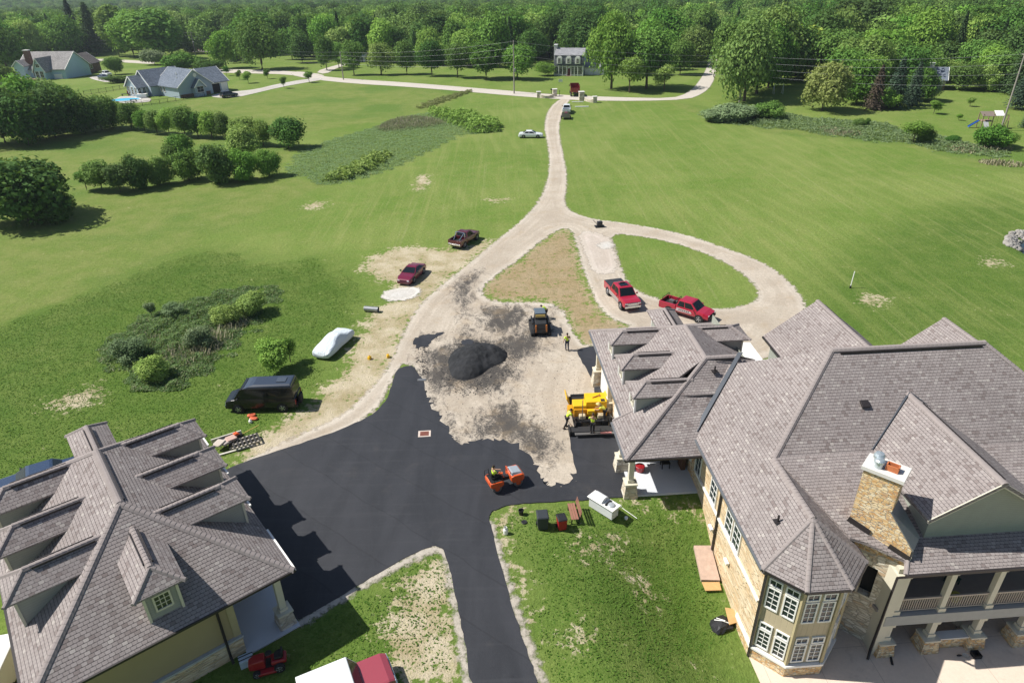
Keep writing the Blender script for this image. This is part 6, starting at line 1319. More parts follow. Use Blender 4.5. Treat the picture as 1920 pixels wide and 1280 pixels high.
# row of lawn trees along the far side of the road
RW = 'row of lawn trees behind the country road'
for i, (u, vb, vt, w, kd, lf, lab) in enumerate((
    (664, 141, 74, 34, 'oval', 'mid', 'slim lawn tree at the left end of the roadside row, by the pole'), (715, 141, 80, 46, 'round', 'light', 'pale green lawn tree, second from the left in the roadside row'),
    (763, 140, 80, 44, 'round', 'mid', 'third lawn tree from the left in the roadside row'), (810, 143, 79, 48, 'round', 'dark', 'fourth lawn tree from the left in the roadside row, evenly round'),
    (858, 146, 81, 46, 'round', 'mid', 'fifth lawn tree from the left in the roadside row'), (912, 148, 76, 54, 'oval', 'mid', 'largest lawn tree of the roadside row'),
    (970, 149, 84, 56, 'round', 'mid', 'lawn tree right behind the tall middle utility pole'))): T(u, vb, vt, w, kd, lf, lab, RW, .17)
LW = [ # (u, base, top, width, kind, leaf, label)
 (1022, 142, 116, 40, 'broad', 'light', 'low spreading pale tree at the left corner of the white colonial house'),
 (1146, 167, 22, 78, 'broad', 'light', 'tall bright green tree just right of the white colonial house'), (1212, 166, 55, 92, 'broad', 'mid', 'wide dark lawn tree right of the colonial house, nearest the road'),
 (1180, 174, 100, 46, 'open', 'light', 'small multi-stem tree in front of the two tall trees by the road'), (1245, 172, 118, 40, 'open', 'light', 'small pale tree at the right end of the road clump'),
 (1298, 125, 55, 62, 'round', 'light', 'pale rounded tree on the left of the right hand lane'), (1275, 140, 75, 50, 'round', 'mid', 'mid green tree on the shaded left verge of the lane'),
 (1395, 190, 32, 100, 'broad', 'mid', 'huge dense tree behind the right utility pole'), (1440, 165, 40, 70, 'round', 'mid', 'deep green tree behind the huge one at the pole'), (1468, 140, 42, 62, 'oval', 'lime', 'bright yellow-green tree in the right hand clump'),
 (1508, 142, 48, 66, 'oval', 'lime', 'second yellow-green tree, in front of the tall dark one'), (1592, 118, -6, 112, 'round', 'dark', 'tallest dark tree at the top right of the picture'),
 (1686, 118, 8, 92, 'willow', 'light', 'tall airy pale green tree right of the tallest dark tree'), (1610, 170, 58, 105, 'broad', 'light', 'rounded silvery green tree above the feathery yellow-green one'), (1665, 160, 68, 80, 'willow', 'mid', 'soft mid green tree behind the spruces'),
 (1541, 208, 108, 84, 'willow', 'olive', 'feathery olive tree standing alone in the right lawn'), (1605, 196, 116, 66, 'round', 'mid', 'round tree left of the brown spruce'),
 (1638, 206, 120, 46, 'spruce', 'brown', 'brownish dying spruce in the right hand clump'), (1674, 203, 106, 60, 'spruce', 'spruce', 'blue-green spruce right of the brown one'), (1708, 198, 114, 48, 'spruce', 'spruce', 'dark spruce in front of the hidden gray roof'),
 (1656, 204, 164, 48, 'bush', 'light', 'bright low tree in front of the brown spruce'), (1722, 190, 126, 52, 'round', 'mid', 'leafy tree between the spruces and the gray roofed house'), (1738, 188, 146, 40, 'round', 'grey', 'gray-green small tree hiding the left of the gray roofed house'), (1760, 152, 106, 62, 'broad', 'light', 'pale tree behind the gray roofed house'),
 (1806, 168, 112, 70, 'broad', 'mid', 'spreading lawn tree with dark trunk right of the gray roofed house'), (1868, 168, 95, 56, 'oval', 'mid', 'upright leafy tree near the right edge of the picture'), (1850, 172, 120, 30, 'oval', 'light', 'slender pale tree beside the upright leafy one at right'),
 (1912, 205, 128, 60, 'pine', 'spruce', 'drooping spruce cut by the right edge'), (1925, 240, 190, 34, 'spruce', 'spruce', 'small spruce at the right edge below the drooping one'), (1900, 178, 90, 60, 'pine', 'pine', 'tall dark pine at the right edge'),
 (1750, 214, 186, 24, 'open', 'light', 'sapling on the mown lawn nearest the spruces'), (1818, 200, 181, 14, 'open', 'light', 'thin sapling farthest back on the right lawn'), (1797, 226, 212, 10, 'open', 'light', 'tiny sapling left of the play set'),
 (492, 130, 30, 82, 'broad', 'mid', 'big spreading tree on the lawn left of the road fork'), (425, 128, 56, 50, 'round', 'light', 'pale tree left of the three thin gray pines'), (548, 112, 52, 50, 'round', 'mid', 'rounded tree in the lawn between the two round dark ones'), (567, 118, 64, 44, 'round', 'dark', 'small dark round tree on the left lawn'),
 (613, 132, 66, 30, 'oval', 'mid', 'upright tree near the end of the far driveway'), (636, 128, 78, 26, 'oval', 'mid', 'narrow tree left of the left utility pole'), (450, 118, 80, 24, 'pine', 'grey', 'thin gray pine, left of three'), (438, 119, 84, 22, 'pine', 'grey', 'thin gray pine, middle of three'), (464, 119, 82, 24, 'pine', 'grey', 'thin gray pine, right of three'),
 (224, 106, 2, 40, 'poplar', 'light', 'narrow column of pale foliage behind the left lawn'), (252, 108, 18, 54, 'oval', 'light', 'upright pale tree next to the narrow column'), (298, 112, 14, 84, 'oval', 'mid', 'large dark green tree left of the half hidden brick house'),
 (150, 100, -4, 52, 'spruce', 'spruce', 'tall spruce behind the farthest left house'), (182, 104, 2, 54, 'pine', 'pine', 'dark pine right of the tall spruce'),
 (18, 140, 50, 80, 'broad', 'mid', 'big tree at the left edge beside the farthest left house'), (62, 108, 38, 74, 'willow', 'light', 'broad pale willow behind the left house, leftmost'), (98, 106, 36, 70, 'willow', 'light', 'broad pale willow behind the left house roof'), (132, 106, 42, 56, 'willow', 'light', 'broad pale willow behind the left house, rightmost'),
 (217, 140, 106, 34, 'round', 'mid', 'small lawn tree above the clipped hedge'), (290, 122, 90, 44, 'willow', 'grey', 'gray-green small tree behind the blue gray house'), (342, 134, 96, 66, 'bush', 'mid', 'broad rounded bush tree behind the blue gray house roof'), (393, 134, 110, 52, 'bush', 'mid', 'low rounded tree behind the garage of the blue gray house'),
 (450, 150, 130, 12, 'open', 'mid', 'lawn sapling right of the blue gray house'), (466, 156, 132, 18, 'open', 'light', 'pale thin sapling in a mulch ring'), (502, 148, 128, 14, 'open', 'mid', 'sapling beside the concrete drive, leftmost'), (533, 166, 142, 14, 'open', 'mid', 'sapling on the near side of the concrete drive'), (580, 155, 132, 16, 'open', 'mid', 'sapling at the mouth of the concrete drive'), (425, 142, 122, 12, 'open', 'mid', 'little conifer-like sapling by the garage corner'),
]
for a in LW: T(*a, None, .03 if a[0] > 1290 and a[4] not in ('open', 'spruce', 'pine') else None)
# thicket and small trees in the left meadow
TH = 'thicket at the left edge of the meadow'
for i, (u, vb, vt, w, kd, lf, lab) in enumerate((
    (10, 268, 150, 110, 'broad', 'dark', 'dark thicket tree at the left edge of the picture'), (55, 272, 172, 90, 'round', 'dark', 'dark thicket tree, second from the left edge'), (62, 245, 148, 90, 'round', 'mid', 'thicket tree behind the front ones, below the left house deck'),
    (105, 258, 168, 84, 'round', 'dark', 'dark rounded thicket tree below the farthest left house'), (125, 240, 158, 80, 'round', 'mid', 'tallest rounded thicket tree below the left house lawn'), (160, 250, 180, 62, 'round', 'dark', 'dark thicket tree left of the pale small one'), (192, 244, 178, 66, 'round', 'mid', 'last big thicket tree before the row of small trees'),
    (22, 190, 128, 50, 'round', 'mid', 'half hidden thicket tree in front of the left house'), (85, 205, 152, 70, 'round', 'mid', 'thicket tree in the back line under the left house lawn'), (140, 252, 206, 46, 'bush', 'light', 'pale shrub in front of the dark thicket'), (212, 240, 188, 44, 'round', 'mid', 'rounded tree where the thicket thins out'))): T(u, vb, vt, w, kd, lf, lab, TH, .02)
MR = 'small trees across the left meadow'
for a in ((248, 243, 192, 42, 'round', 'mid', 'meadow tree at the left end of the small row'), (272, 247, 206, 26, 'oval', 'mid', 'narrow meadow tree, second in the small row'), (295, 251, 205, 28, 'oval', 'mid', 'narrow meadow tree, third in the small row'), (318, 252, 203, 30, 'oval', 'light', 'narrow meadow tree, fourth in the small row'),
          (348, 257, 199, 46, 'round', 'mid', 'bushy meadow tree in the middle of the small row'), (372, 258, 210, 36, 'round', 'dark', 'dark meadow tree beside the bushy middle one'), (398, 259, 208, 40, 'round', 'light', 'pale meadow tree near the right end of the row'), (420, 260, 214, 34, 'round', 'mid', 'last meadow tree of the small row'),
          (462, 272, 218, 44, 'oval', 'light', 'upright pale tree behind the shrub cluster'), (495, 274, 224, 28, 'oval', 'light', 'slim pale tree left of the round lone shrub'), (541, 277, 220, 60, 'round', 'dark', 'round dark shrub standing alone at the meadow right'), (460, 300, 238, 56, 'round', 'light', 'light green shrub at the back of the cluster'),
          (345, 300, 250, 46, 'round', 'mid', 'upper left shrub of the meadow cluster'), (322, 305, 270, 26, 'oval', 'mid', 'thin shrub at the upper left of the cluster'), (355, 338, 276, 56, 'bush', 'mid', 'lower left shrub of the meadow cluster'), (408, 342, 266, 66, 'bush', 'dark', 'dark central shrub of the meadow cluster'), (460, 338, 280, 54, 'bush', 'mid', 'lower right shrub of the meadow cluster'), (506, 330, 277, 42, 'bush', 'mid', 'small shrub at the right tip of the cluster'),
          (163, 357, 318, 40, 'open', 'mid', 'loose sapling shrub at the left of the front row'), (192, 357, 298, 42, 'oval', 'mid', 'upright shrub, second of the front meadow row'), (226, 360, 305, 44, 'oval', 'dark', 'upright dark shrub, third of the front meadow row'), (266, 354, 292, 50, 'bush', 'dark', 'dense shrub, fourth of the front meadow row'), (302, 346, 294, 46, 'bush', 'mid', 'dense shrub at the right of the front meadow row'),
          (50, 414, 287, 165, 'bush', 'dark', 'very large dark bush at the left edge of the picture'), (112, 415, 358, 60, 'bush', 'dark', 'lower lobe bush at the right foot of the very large bush'),
          (518, 697, 636, 48, 'oval', 'light', 'yellow-green shrub on the lawn above the black van'), (545, 678, 628, 26, 'open', 'mid', 'slender dark shrub right of the yellow-green one'),
          (1372, 226, 192, 70, 'bush', 'grey', 'gray-green willow shrub left of the right utility pole'), (1340, 228, 205, 50, 'bush', 'grey', 'low gray shrub at the left end of the ditch line'), (1440, 224, 188, 54, 'bush', 'mid', 'leafy shrub right of the right utility pole'), (1408, 222, 196, 44, 'bush', 'grey', 'middle shrub of the ditch clump'),
          (1712, 268, 224, 44, 'open', 'light', 'thin bright shrub in the right ditch'), (1732, 268, 238, 30, 'bush', 'mid', 'dark leafy shrub at the foot of the thin bright one'), (1787, 267, 253, 26, 'bush', 'dark', 'small dark round shrub in the right ditch'), (1856, 277, 233, 62, 'bush', 'mid', 'bushy shrub below the play set'), (1885, 275, 245, 40, 'bush', 'light', 'light shrub right of the one below the play set'),
          (1612, 238, 222, 26, 'bush', 'mid', 'low shrub under the feathery olive tree'), (1625, 240, 220, 10, 'open', 'mid', 'thin stem shrub in the ditch weeds')):
    T(*a, MR if a[0] < 560 and a[1] < 420 else None)
for a in ((478, 588, 545, 56, 'bush', 'light', 'leafy weed shrub at the right end of the rough mound'), (425, 606, 570, 50, 'bush', 'light', 'leafy weed shrub in the upper middle of the rough mound'), (372, 650, 614, 52, 'bush', 'grey', 'gray-green weed shrub in the middle of the rough mound'),
          (245, 672, 634, 66, 'bush', 'grey', 'gray-green weed shrub at the left end of the rough mound'), (292, 712, 672, 56, 'bush', 'light', 'weed shrub at the lower edge of the rough mound'), (330, 596, 566, 36, 'open', 'grey', 'thin upright weed stem on the upper edge of the rough mound'), (286, 596, 564, 22, 'open', 'grey', 'pale upright weed stem at the upper left of the rough mound')):
    T(*a, 'weed shrubs on the rough mound')
# hedge beside the left house
hp = P(224, 156); hg = thing('hedge', 'clipped oval hedge by the drive of the farthest left house', 'hedge', (hp.x, hp.y, hp.z), R(8))
c = bpy.data.objects.new('foliage', PROT['bush'][0][0]); COL.objects.link(c); c.parent = hg; c.scale = (9.5, 4.5, 2.4); c.material_slots[0].link = 'OBJECT'; c.material_slots[0].material = LEAF['mid']
# ------------------------------------------------------------------ woodland
EDGE = [(-260, 150), (-60, 128), (0, 112), (60, 98), (130, 98), (200, 100), (240, 102), (300, 106), (330, 92), (352, 84), (405, 84), (420, 102), (480, 112), (540, 102), (600, 112), (650, 120), (700, 122), (800, 124), (900, 130), (960, 134), (1020, 118), (1060, 112), (1110, 112), (1140, 138), (1210, 148), (1260, 130), (1300, 112), (1325, 90), (1350, 92), (1380, 130), (1450, 128), (1520, 124), (1600, 130), (1700, 134), (1760, 124), (1830, 138), (1880, 148), (1960, 165), (2200, 190)]
eu = [e[0] for e in EDGE]; ew = [P(*e) for e in EDGE]; ex = np.array([p.x for p in ew]); ey = np.array([p.y for p in ew])
o_ = np.argsort(ex); ex, ey = ex[o_], ey[o_]
rsf = np.random.RandomState(5); pts = []
for gy in np.arange(205, 1500, 1.0):
    pass
yy = 215.0; rows = []
while yy < 1500:
    sp = 8.2+yy*.006; xx = -.84*yy-15
    while xx < .84*yy+15:
        x, y = xx+rsf.uniform(-.42, .42)*sp, yy+rsf.uniform(-.42, .42)*sp
        if y > np.interp(x, ex, ey)+2: rows.append((x, y))
        xx += sp
    yy += sp*.92
rows = np.array(rows)
lane = px_poly([(1318, 178), (1335, 150), (1345, 108), (1352, 84), (1326, 84), (1322, 108), (1300, 150)])
brick = [(P(365, 92).x-11, P(365, 92).y-9), (P(365, 92).x+12, P(365, 92).y-9), (P(365, 92).x+12, P(365, 92).y+9), (P(365, 92).x-11, P(365, 92).y+9)]
col_h = [(P(1067, 140).x-9, P(1067, 140).y-3), (P(1067, 140).x+12, P(1067, 140).y-3), (P(1067, 140).x+12, P(1067, 140).y+13), (P(1067, 140).x-9, P(1067, 140).y+13)]
keep = (sdf(rows[:, 0], rows[:, 1], [lane]) < -2) & (sdf(rows[:, 0], rows[:, 1], [brick]) < -2) & (sdf(rows[:, 0], rows[:, 1], [col_h]) < -3)
rows = rows[keep]; dep = rows[:, 1]-np.interp(rows[:, 0], ex, ey)
order = np.argsort(rows[:, 1]+.25*dep); rows = rows[order]
NI = 170
WK = [('broadleaf_tree', 'round'), ('broadleaf_tree', 'broad'), ('broadleaf_tree', 'oval')]
FL = dict(dark='dark green broadleaf tree in the woodland behind the lawns', mid='mid green broadleaf tree in the woodland behind the lawns', light='pale green broadleaf tree in the woodland behind the lawns', spruce='dark conifer rising among the woodland trees')
for x, y in rows[:NI]:
    q = rsf.uniform(); lf = 'dark' if q < .38 else 'mid' if q < .75 else 'light' if q < .9 else 'spruce'
    left = x < -95
    if left and q < .7: lf = 'spruce' if q < .3 else 'dark'
    kd = 'spruce' if lf == 'spruce' else ('round', 'broad', 'oval')[rsf.randint(3)]
    h = rsf.uniform(12, 18.5)*(1.15 if left else 1.0); wd = h*RELW[kd]*rsf.uniform(.62, .85)*(1.1 if kd == 'spruce' else 1)
    tree_at((x, y, th(x, y)), h, wd, kd, 'pine' if lf == 'spruce' else lf, FL[lf], 'woodland trees behind the lawns', .06)
rest = rows[NI:]
# the far woodland: one mass, instanced on points
def stuff_instances(name, pts, scal, crowns, leafs, seed=1):
    rs = np.random.RandomState(seed); n = len(pts)
    me = bpy.data.meshes.new(name); me.from_pydata([tuple(p) for p in pts], [], [])
    for an, ty, dat in (('sx', 'FLOAT', scal[:, 0]), ('sz', 'FLOAT', scal[:, 1]), ('rot', 'FLOAT', rs.uniform(0, 6.28, n)), ('pick', 'FLOAT', rs.randint(0, len(crowns), n).astype(float))):
        a = me.attributes.new(an, ty, 'POINT'); a.data.foreach_set('value', dat.astype(np.float32))
    o = bpy.data.objects.new(name, me); COL.objects.link(o)
    g = bpy.data.node_groups.new(name, 'GeometryNodeTree'); g.interface.new_socket('Geometry', in_out='INPUT', socket_type='NodeSocketGeometry'); g.interface.new_socket('Geometry', in_out='OUTPUT', socket_type='NodeSocketGeometry')
    N = g.nodes; gi, go = N.new('NodeGroupInput'), N.new('NodeGroupOutput'); jn = N.new('GeometryNodeJoinGeometry')
    def na(nm): x = N.new('GeometryNodeInputNamedAttribute'); x.data_type = 'FLOAT'; x.inputs[0].default_value = nm; return x.outputs[0]
    cs_ = N.new('ShaderNodeCombineXYZ'); g.links.new(na('sx'), cs_.inputs[0]); g.links.new(na('sx'), cs_.inputs[1]); g.links.new(na('sz'), cs_.inputs[2])
    cr = N.new('ShaderNodeCombineXYZ'); g.links.new(na('rot'), cr.inputs[2])
    for i, (src, mt) in enumerate(zip(crowns, leafs)):
        oi = N.new('GeometryNodeObjectInfo'); oi.inputs['Object'].default_value = src; oi.transform_space = 'ORIGINAL'; oi.inputs['As Instance'].default_value = False
        sm = N.new('GeometryNodeSetMaterial'); sm.inputs['Material'].default_value = mt; g.links.new(oi.outputs['Geometry'], sm.inputs['Geometry'])
        cp_ = N.new('ShaderNodeMath'); cp_.operation = 'COMPARE'; g.links.new(na('pick'), cp_.inputs[0]); cp_.inputs[1].default_value = i; cp_.inputs[2].default_value = .1
        ip = N.new('GeometryNodeInstanceOnPoints'); g.links.new(gi.outputs[0], ip.inputs['Points']); g.links.new(cp_.outputs[0], ip.inputs['Selection']); g.links.new(sm.outputs[0], ip.inputs['Instance'])
        g.links.new(cr.outputs[0], ip.inputs['Rotation']); g.links.new(cs_.outputs[0], ip.inputs['Scale']); g.links.new(ip.outputs[0], jn.inputs[0])
    g.links.new(jn.outputs[0], go.inputs[0]); m = o.modifiers.new('scatter', 'NODES'); m.node_group = g
    return tag(o, kind='stuff')
hsc = rsf.uniform(12, 19, len(rest)); zt = terrain(rest[:, 0], rest[:, 1])
srcs = [PROT['round'][0][0], PROT['broad'][0][0], PROT['oval'][1][0], PROT['round'][1][0], PROT['spruce'][0][0], PROT['broad'][1][0]]
hid = []
for i, me_ in enumerate(srcs):      # find scene crowns that use these meshes as instance sources
    hid.append(next(o for o in bpy.data.objects if o.data is me_))
stuff_instances('far_woodland', np.stack([rest[:, 0], rest[:, 1], zt], 1), np.stack([hsc*.82+rsf.uniform(-1, 1.5, len(rest)), hsc], 1), hid, [LEAF['dark'], LEAF['mid'], LEAF['light'], LEAF['mid'], LEAF['pine'], LEAF['mid']])
# ------------------------------------------------------------------ tall grass, reeds and weeds
def blades(name, px, n, h0, h1, w, mats, lean=.35, seed=2, dens=None, clump=.0, extra=()):
    rs = np.random.RandomState(seed); out = []
    polys = [px_poly(p, 1) for p in px]; al = np.array([q for p in polys for q in p]); lo, hi = al.min(0), al.max(0)
    X = rs.uniform(lo[0], hi[0], n*4); Y = rs.uniform(lo[1], hi[1], n*4)
    k = np.zeros(len(X), bool); D = np.full(len(X), -9.0)
    for p in polys: D = np.maximum(D, sdf(X, Y, [p]))
    if clump: k = (D > 0) & (rs.uniform(0, 1, len(X)) < .5+.5*np.sin(X*1.3+np.sin(Y*.9)*2)*np.sin(Y*1.1+np.cos(X*.7)*2)+clump)
    else: k = D > 0
    X, Y, D = X[k][:n], Y[k][:n], D[k][:n]; n = len(X); Z = terrain(X, Y)
    h = rs.uniform(h0, h1, n)*np.clip(.45+D*.5, .45, 1); az = rs.uniform(0, 6.28, n); w_ = w*rs.uniform(.6, 1.4, n)
    lx, ly = np.cos(az+1.5)*h*lean*rs.uniform(.2, 1, n), np.sin(az+1.5)*h*lean*rs.uniform(.2, 1, n)
    c, s_ = np.cos(az)*w_/2, np.sin(az)*w_/2
    V = np.stack([np.stack([X-c, Y-s_, Z-.02], 1), np.stack([X+c, Y+s_, Z-.02], 1), np.stack([X+c*.7+lx, Y+s_*.7+ly, Z+h], 1), np.stack([X-c*.7+lx, Y-s_*.7+ly, Z+h*.92], 1)], 1).reshape(-1, 3)
    o = np_mesh(name, V, np.arange(n*4).reshape(n, 4), dict(var=np.repeat(rs.uniform(0, 1, n)*.6+.4*(np.sin(X*.5)*np.sin(Y*.4)*.5+.5), 4)), [mats]); return tag(o, kind='stuff')
L_REED = leaf_mat('reed_leaf', (.20, .32, .12), (.34, .45, .22), .45); L_WEED = leaf_mat('weed_leaf', (.13, .23, .075), (.33, .43, .19), .5); L_DRYG = leaf_mat('dry_weed', (.22, .25, .12), (.38, .38, .23), .4); L_DRY = leaf_mat('dry_stalk', (.28, .25, .15), (.44, .41, .28), .2)
L_MEAD = leaf_mat('meadow_blade', (.155, .20, .05), (.30, .31, .13), .35); L_LAWN = leaf_mat('lawn_blade', (.085, .18, .022), (.19, .28, .06), .35)
REED = [(525,312),(560,285),(620,262),(690,242),(730,224),(800,210),(860,214),(905,222),(938,236),(946,250),(865,252),(850,259),(780,298),(720,328),(645,343),(600,349),(560,336)]
def weeds(name, px, n, h0, h1, size, mat, seed=2, up=.8, soft=1.5):
    rs = np.random.RandomState(seed); polys = [px_poly(p, 1) for p in px]; al = np.array([q for p in polys for q in p]); lo, hi = al.min(0), al.max(0)
    X = rs.uniform(lo[0], hi[0], n*4); Y = rs.uniform(lo[1], hi[1], n*4); D = np.full(len(X), -9.0)
    for p in polys: D = np.maximum(D, sdf(X, Y, [p]))
    D = D+.6*np.sin(X*2.1+Y)+.5*np.cos(Y*2.7-X*.6)+.7*np.sin(X*.5-Y*.3)-rs.exponential(.5, len(X)); k = D > 0; X, Y, D = X[k][:n], Y[k][:n], D[k][:n]; n = len(X)
    lump = .5+.5*np.sin(X*.9+1.7*np.sin(Y*.55))*np.sin(Y*1.05+1.5*np.cos(X*.5)); l2 = .5+.5*np.sin(X*2.9+Y*1.1)*np.sin(Y*2.6-X)
    H = (h0+(h1-h0)*(.6*lump+.4*l2))*np.clip(D/soft, .12, 1)
    Z = terrain(X, Y)+H*rs.uniform(.8, 1.06, n)
    Nn = np.stack([rs.normal(0, .35, n), rs.normal(0, .35, n), np.full(n, up)], 1)
    V, Q = cards(np.stack([X, Y, Z], 1), Nn, size*rs.uniform(.5, 1.4, n), rs, .55, 1.9)
    o = np_mesh(name, V, Q, dict(var=np.repeat(np.clip(.55*l2+.25*lump+rs.uniform(-.2, .4, n), 0, 1), 4)), [mat]); return tag(o, kind='stuff')
weeds('reed_bed', [REED], 80000, .1, .42, .13, L_REED, 3, 1.8, 2.5)
weeds('tall_grass', [[(590,345),(640,320),(700,285),(745,290),(700,320),(650,338)]], 3500, .8, 1.3, .34, LEAF['light'], 23)
weeds('tall_shoots', [[(800,212),(860,214),(908,222),(940,238),(946,250),(880,250),(850,236),(810,224)]], 7000, 1.0, 2.2, .3, LEAF['light'], 9, 1.2)
blades('dry_reeds', [[(700,245),(735,224),(790,220),(850,232),(800,240),(740,248)]], 1800, .6, 1.1, .1, L_DRY, .3, 4)
weeds('dry_reeds', [[(690,248),(735,222),(790,218),(855,232),(800,242),(740,252)]], 5000, .3, .9, .15, L_DRYG, 44, 1.2, 2)
WEEDS = [(188,652),(215,622),(285,582),(380,552),(480,539),(556,534),(546,550),(500,588),(470,614),(420,660),(372,708),(330,736),(280,728),(222,736),(205,700)]
weeds('weed_patch', [WEEDS], 34000, .05, .85, .13, L_WEED, 5, 1.0, 3)
weeds('weed_patch', [WEEDS], 11000, .05, .8, .12, L_DRYG, 25, 1.0, 3)
blades('dead_stalks', [[(320,700),(372,690),(420,650),(465,610),(478,595),(440,600),(380,630),(330,650),(300,640),(260,600),(250,625)]], 1300, .4, .9, .06, L_DRY, .9, 6)
DITCH = [(1298,212),(1345,205),(1400,205),(1470,212),(1560,226),(1640,226),(1700,246),(1800,262),(1900,285),(1870,300),(1780,288),(1700,270),(1600,262),(1480,244),(1340,232)]
weeds('ditch_weeds', [DITCH], 14000, .08, 1.0, .24, L_REED, 7, 1.0, 3)
weeds('ditch_weeds', [DITCH], 9000, .1, .9, .24, L_WEED, 17, 1.0, 3)
blades('ditch_dry_grass', [[(1520,240),(1580,243),(1640,256),(1560,256)], [(1760,275),(1900,272),(1900,285),(1790,290)], [(1830,300),(1925,308),(1925,316),(1840,310)]], 3500, .3, .9, .15, L_DRY, .5, 8)
LAWNP = [[(-60,612),(0,606),(120,565),(345,472),(430,470),(520,500),(600,480),(660,520),(690,590),(640,640),(560,760),(430,850),(200,900),(-300,1100)], [(545,1178),(690,1095),(745,1062),(815,1034),(835,1050),(862,1150),(875,1290),(-200,1290),(300,1250)], [(925,962),(1180,935),(1310,950),(1420,1290),(1040,1290),(985,1150),(945,1060)]]
weeds('lawn_grass', LAWNP, 60000, .01, .05, .075, L_LAWN, 11, 1.6, .3)
weeds('meadow_grass', [[(803,206),(891,170),(870,171),(770,204)]], 5000, .2, .5, .2, L_MEAD, 12, 1.3, .5)
# ------------------------------------------------------------------ far houses
def flat(p): return Vector((p.x, p.y, 0))
class House:
    def __init__(s, name, label, a, b, wall, roof, trim=None, cat='house'):
        A, B = P(*a), P(*b); d = flat(B)-flat(A); s.rz = math.atan2(d.y, d.x); s.len = d.length
        s.t = thing(name, label, cat, (A.x, A.y, A.z), s.rz); s.wall, s.roof, s.trim = wall, roof, trim or M_WHITE
    def block(s, x0, x1, y0, y1, ze, zr, axis='x', ov=.45, hip=0.0, wall=None, roof=None, z0=-.4):
        m = MB()
        if axis == 'x':
            ym = (y0+y1)/2
            m.face([(x0, y0, z0), (x1, y0, z0), (x1, y0, ze), (x0, y0, ze)]); m.face([(x0, y1, z0), (x1, y1, z0), (x1, y1, ze), (x0, y1, ze)])
            for x in (x0, x1): m.face([(x, y0, z0), (x, y1, z0), (x, y1, ze), (x, ym, zr-.1 if not hip else ze), (x, y0, ze)])
        else:
            xm = (x0+x1)/2
            m.face([(x0, y0, z0), (x0, y1, z0), (x0, y1, ze), (x0, y0, ze)]); m.face([(x1, y0, z0), (x1, y1, z0), (x1, y1, ze), (x1, y0, ze)])
            for y in (y0, y1): m.face([(x0, y, z0), (x1, y, z0), (x1, y, ze), (xm, y, zr-.1), (x0, y, ze)])
        m.build('wall', wall or s.wall, s.t)
        r = MB(); X0, X1, Y0, Y1 = x0-ov, x1+ov, y0-ov, y1+ov
        k = (zr-ze)/(((y1-y0) if axis == 'x' else (x1-x0))/2); zl = ze-k*ov
        if axis == 'x':
            ym = (y0+y1)/2; r.slab([(X0, Y0, zl), (X1, Y0, zl), (X1-hip, ym, zr), (X0+hip, ym, zr)], .2); r.slab([(X1, Y1, zl), (X0, Y1, zl), (X0+hip, ym, zr), (X1-hip, ym, zr)], .2)
            if hip: r.slab([(X0, Y1, zl), (X0, Y0, zl), (X0+hip, ym, zr)], .2); r.slab([(X1, Y0, zl), (X1, Y1, zl), (X1-hip, ym, zr)], .2)
        else:
            xm = (x0+x1)/2; r.slab([(X0, Y1, zl), (X0, Y0, zl), (xm, Y0, zr), (xm, Y1, zr)], .2); r.slab([(X1, Y0, zl), (X1, Y1, zl), (xm, Y1, zr), (xm, Y0, zr)], .2)
        ro_ = r.build('roof', roof or s.roof, s.t)
        f = MB()
        if axis == 'x':
            for x in (X0, X1):
                if not hip:
                    for y in (Y0, Y1): f.bar((x, y, zl-.1), (x, ym, zr-.1), .1, .26)
        else:
            for y in (Y0, Y1):
                for x in (X0, X1): f.bar((x, y, zl-.1), (xm, y, zr-.1), .1, .26)
        if f.v: f.build('rake_board', s.trim, s.t)
        return ro_
    def win(s, c, n, w, h, cols=2, rows=2): return add_window(s.t, c, n, w, h, cols, rows, frame=s.trim)
    def box(s, name, mat, a, b): return MB().box2(a, b).build(name, mat, s.t)
FR_G = shingle_mat('slate_roof', [(0, (.13, .16, .20)), (.5, (.165, .195, .24)), (1, (.2, .23, .28))], .5, .3)
FR_B = shingle_mat('taupe_roof', [(0, (.25, .24, .235)), (.5, (.31, .295, .285)), (1, (.36, .34, .33))], .5, .3)
FR_L = shingle_mat('light_gray_roof', [(0, (.26, .26, .27)), (.5, (.31, .31, .325)), (1, (.36, .36, .37))], .5, .3)
W_BLUE = siding_mat('blue_gray_siding', (.38, .46, .53), .25); W_TEAL = siding_mat('pale_teal_siding', (.42, .58, .66), .25)
W_DARKG = siding_mat('charcoal_shingle_wall', (.10, .11, .125), .3); W_BRICK = stone_mat('red_brown_brick', [(0, (.14, .06, .04)), (1, (.22, .1, .07))], 4, 12, (.3, .25, .2))
h = House('ranch_house', 'blue gray ranch house with slate roof, pool and open garage', (338, 185), (397, 176), W_BLUE, FR_G)
L = h.len*1.62
h.block(0, L*.66, 0, 12, 3.2, 7.2, 'y'); h.block(L*.6, L, .6, 11, 3.2, 6.6, 'x'); h.block(-2.5, L*.5, 10.5, 19, 3.2, 6.9, 'x'); h.block(-5.5, L*.2, 12.2, 18.4, 3.0, 5.6, 'x'); h.block(L*.26, L*.46, -1.6, 1, 2.9, 4.7, 'y', .35)
h.win((L*.36, -1.62, 1.9), (0, -1), 1.9, 1.5)
for i in range(3): h.win((-5.53, 13.3+i*1.9, 1.6), (-1, 0), .9, 2.0, 2, 3)
for i in range(3): h.win((-5.0+i*1.4, 12.17, 1.7), (0, -1), .85, 1.6)
for y in (7.6, 9.2): h.win((-.03, y, 1.9), (-1, 0), .8, 1.3)
h.box('stone_base', W_BRICK, (L*.02, -.1, -.3), (L*.6, -.02, .9))
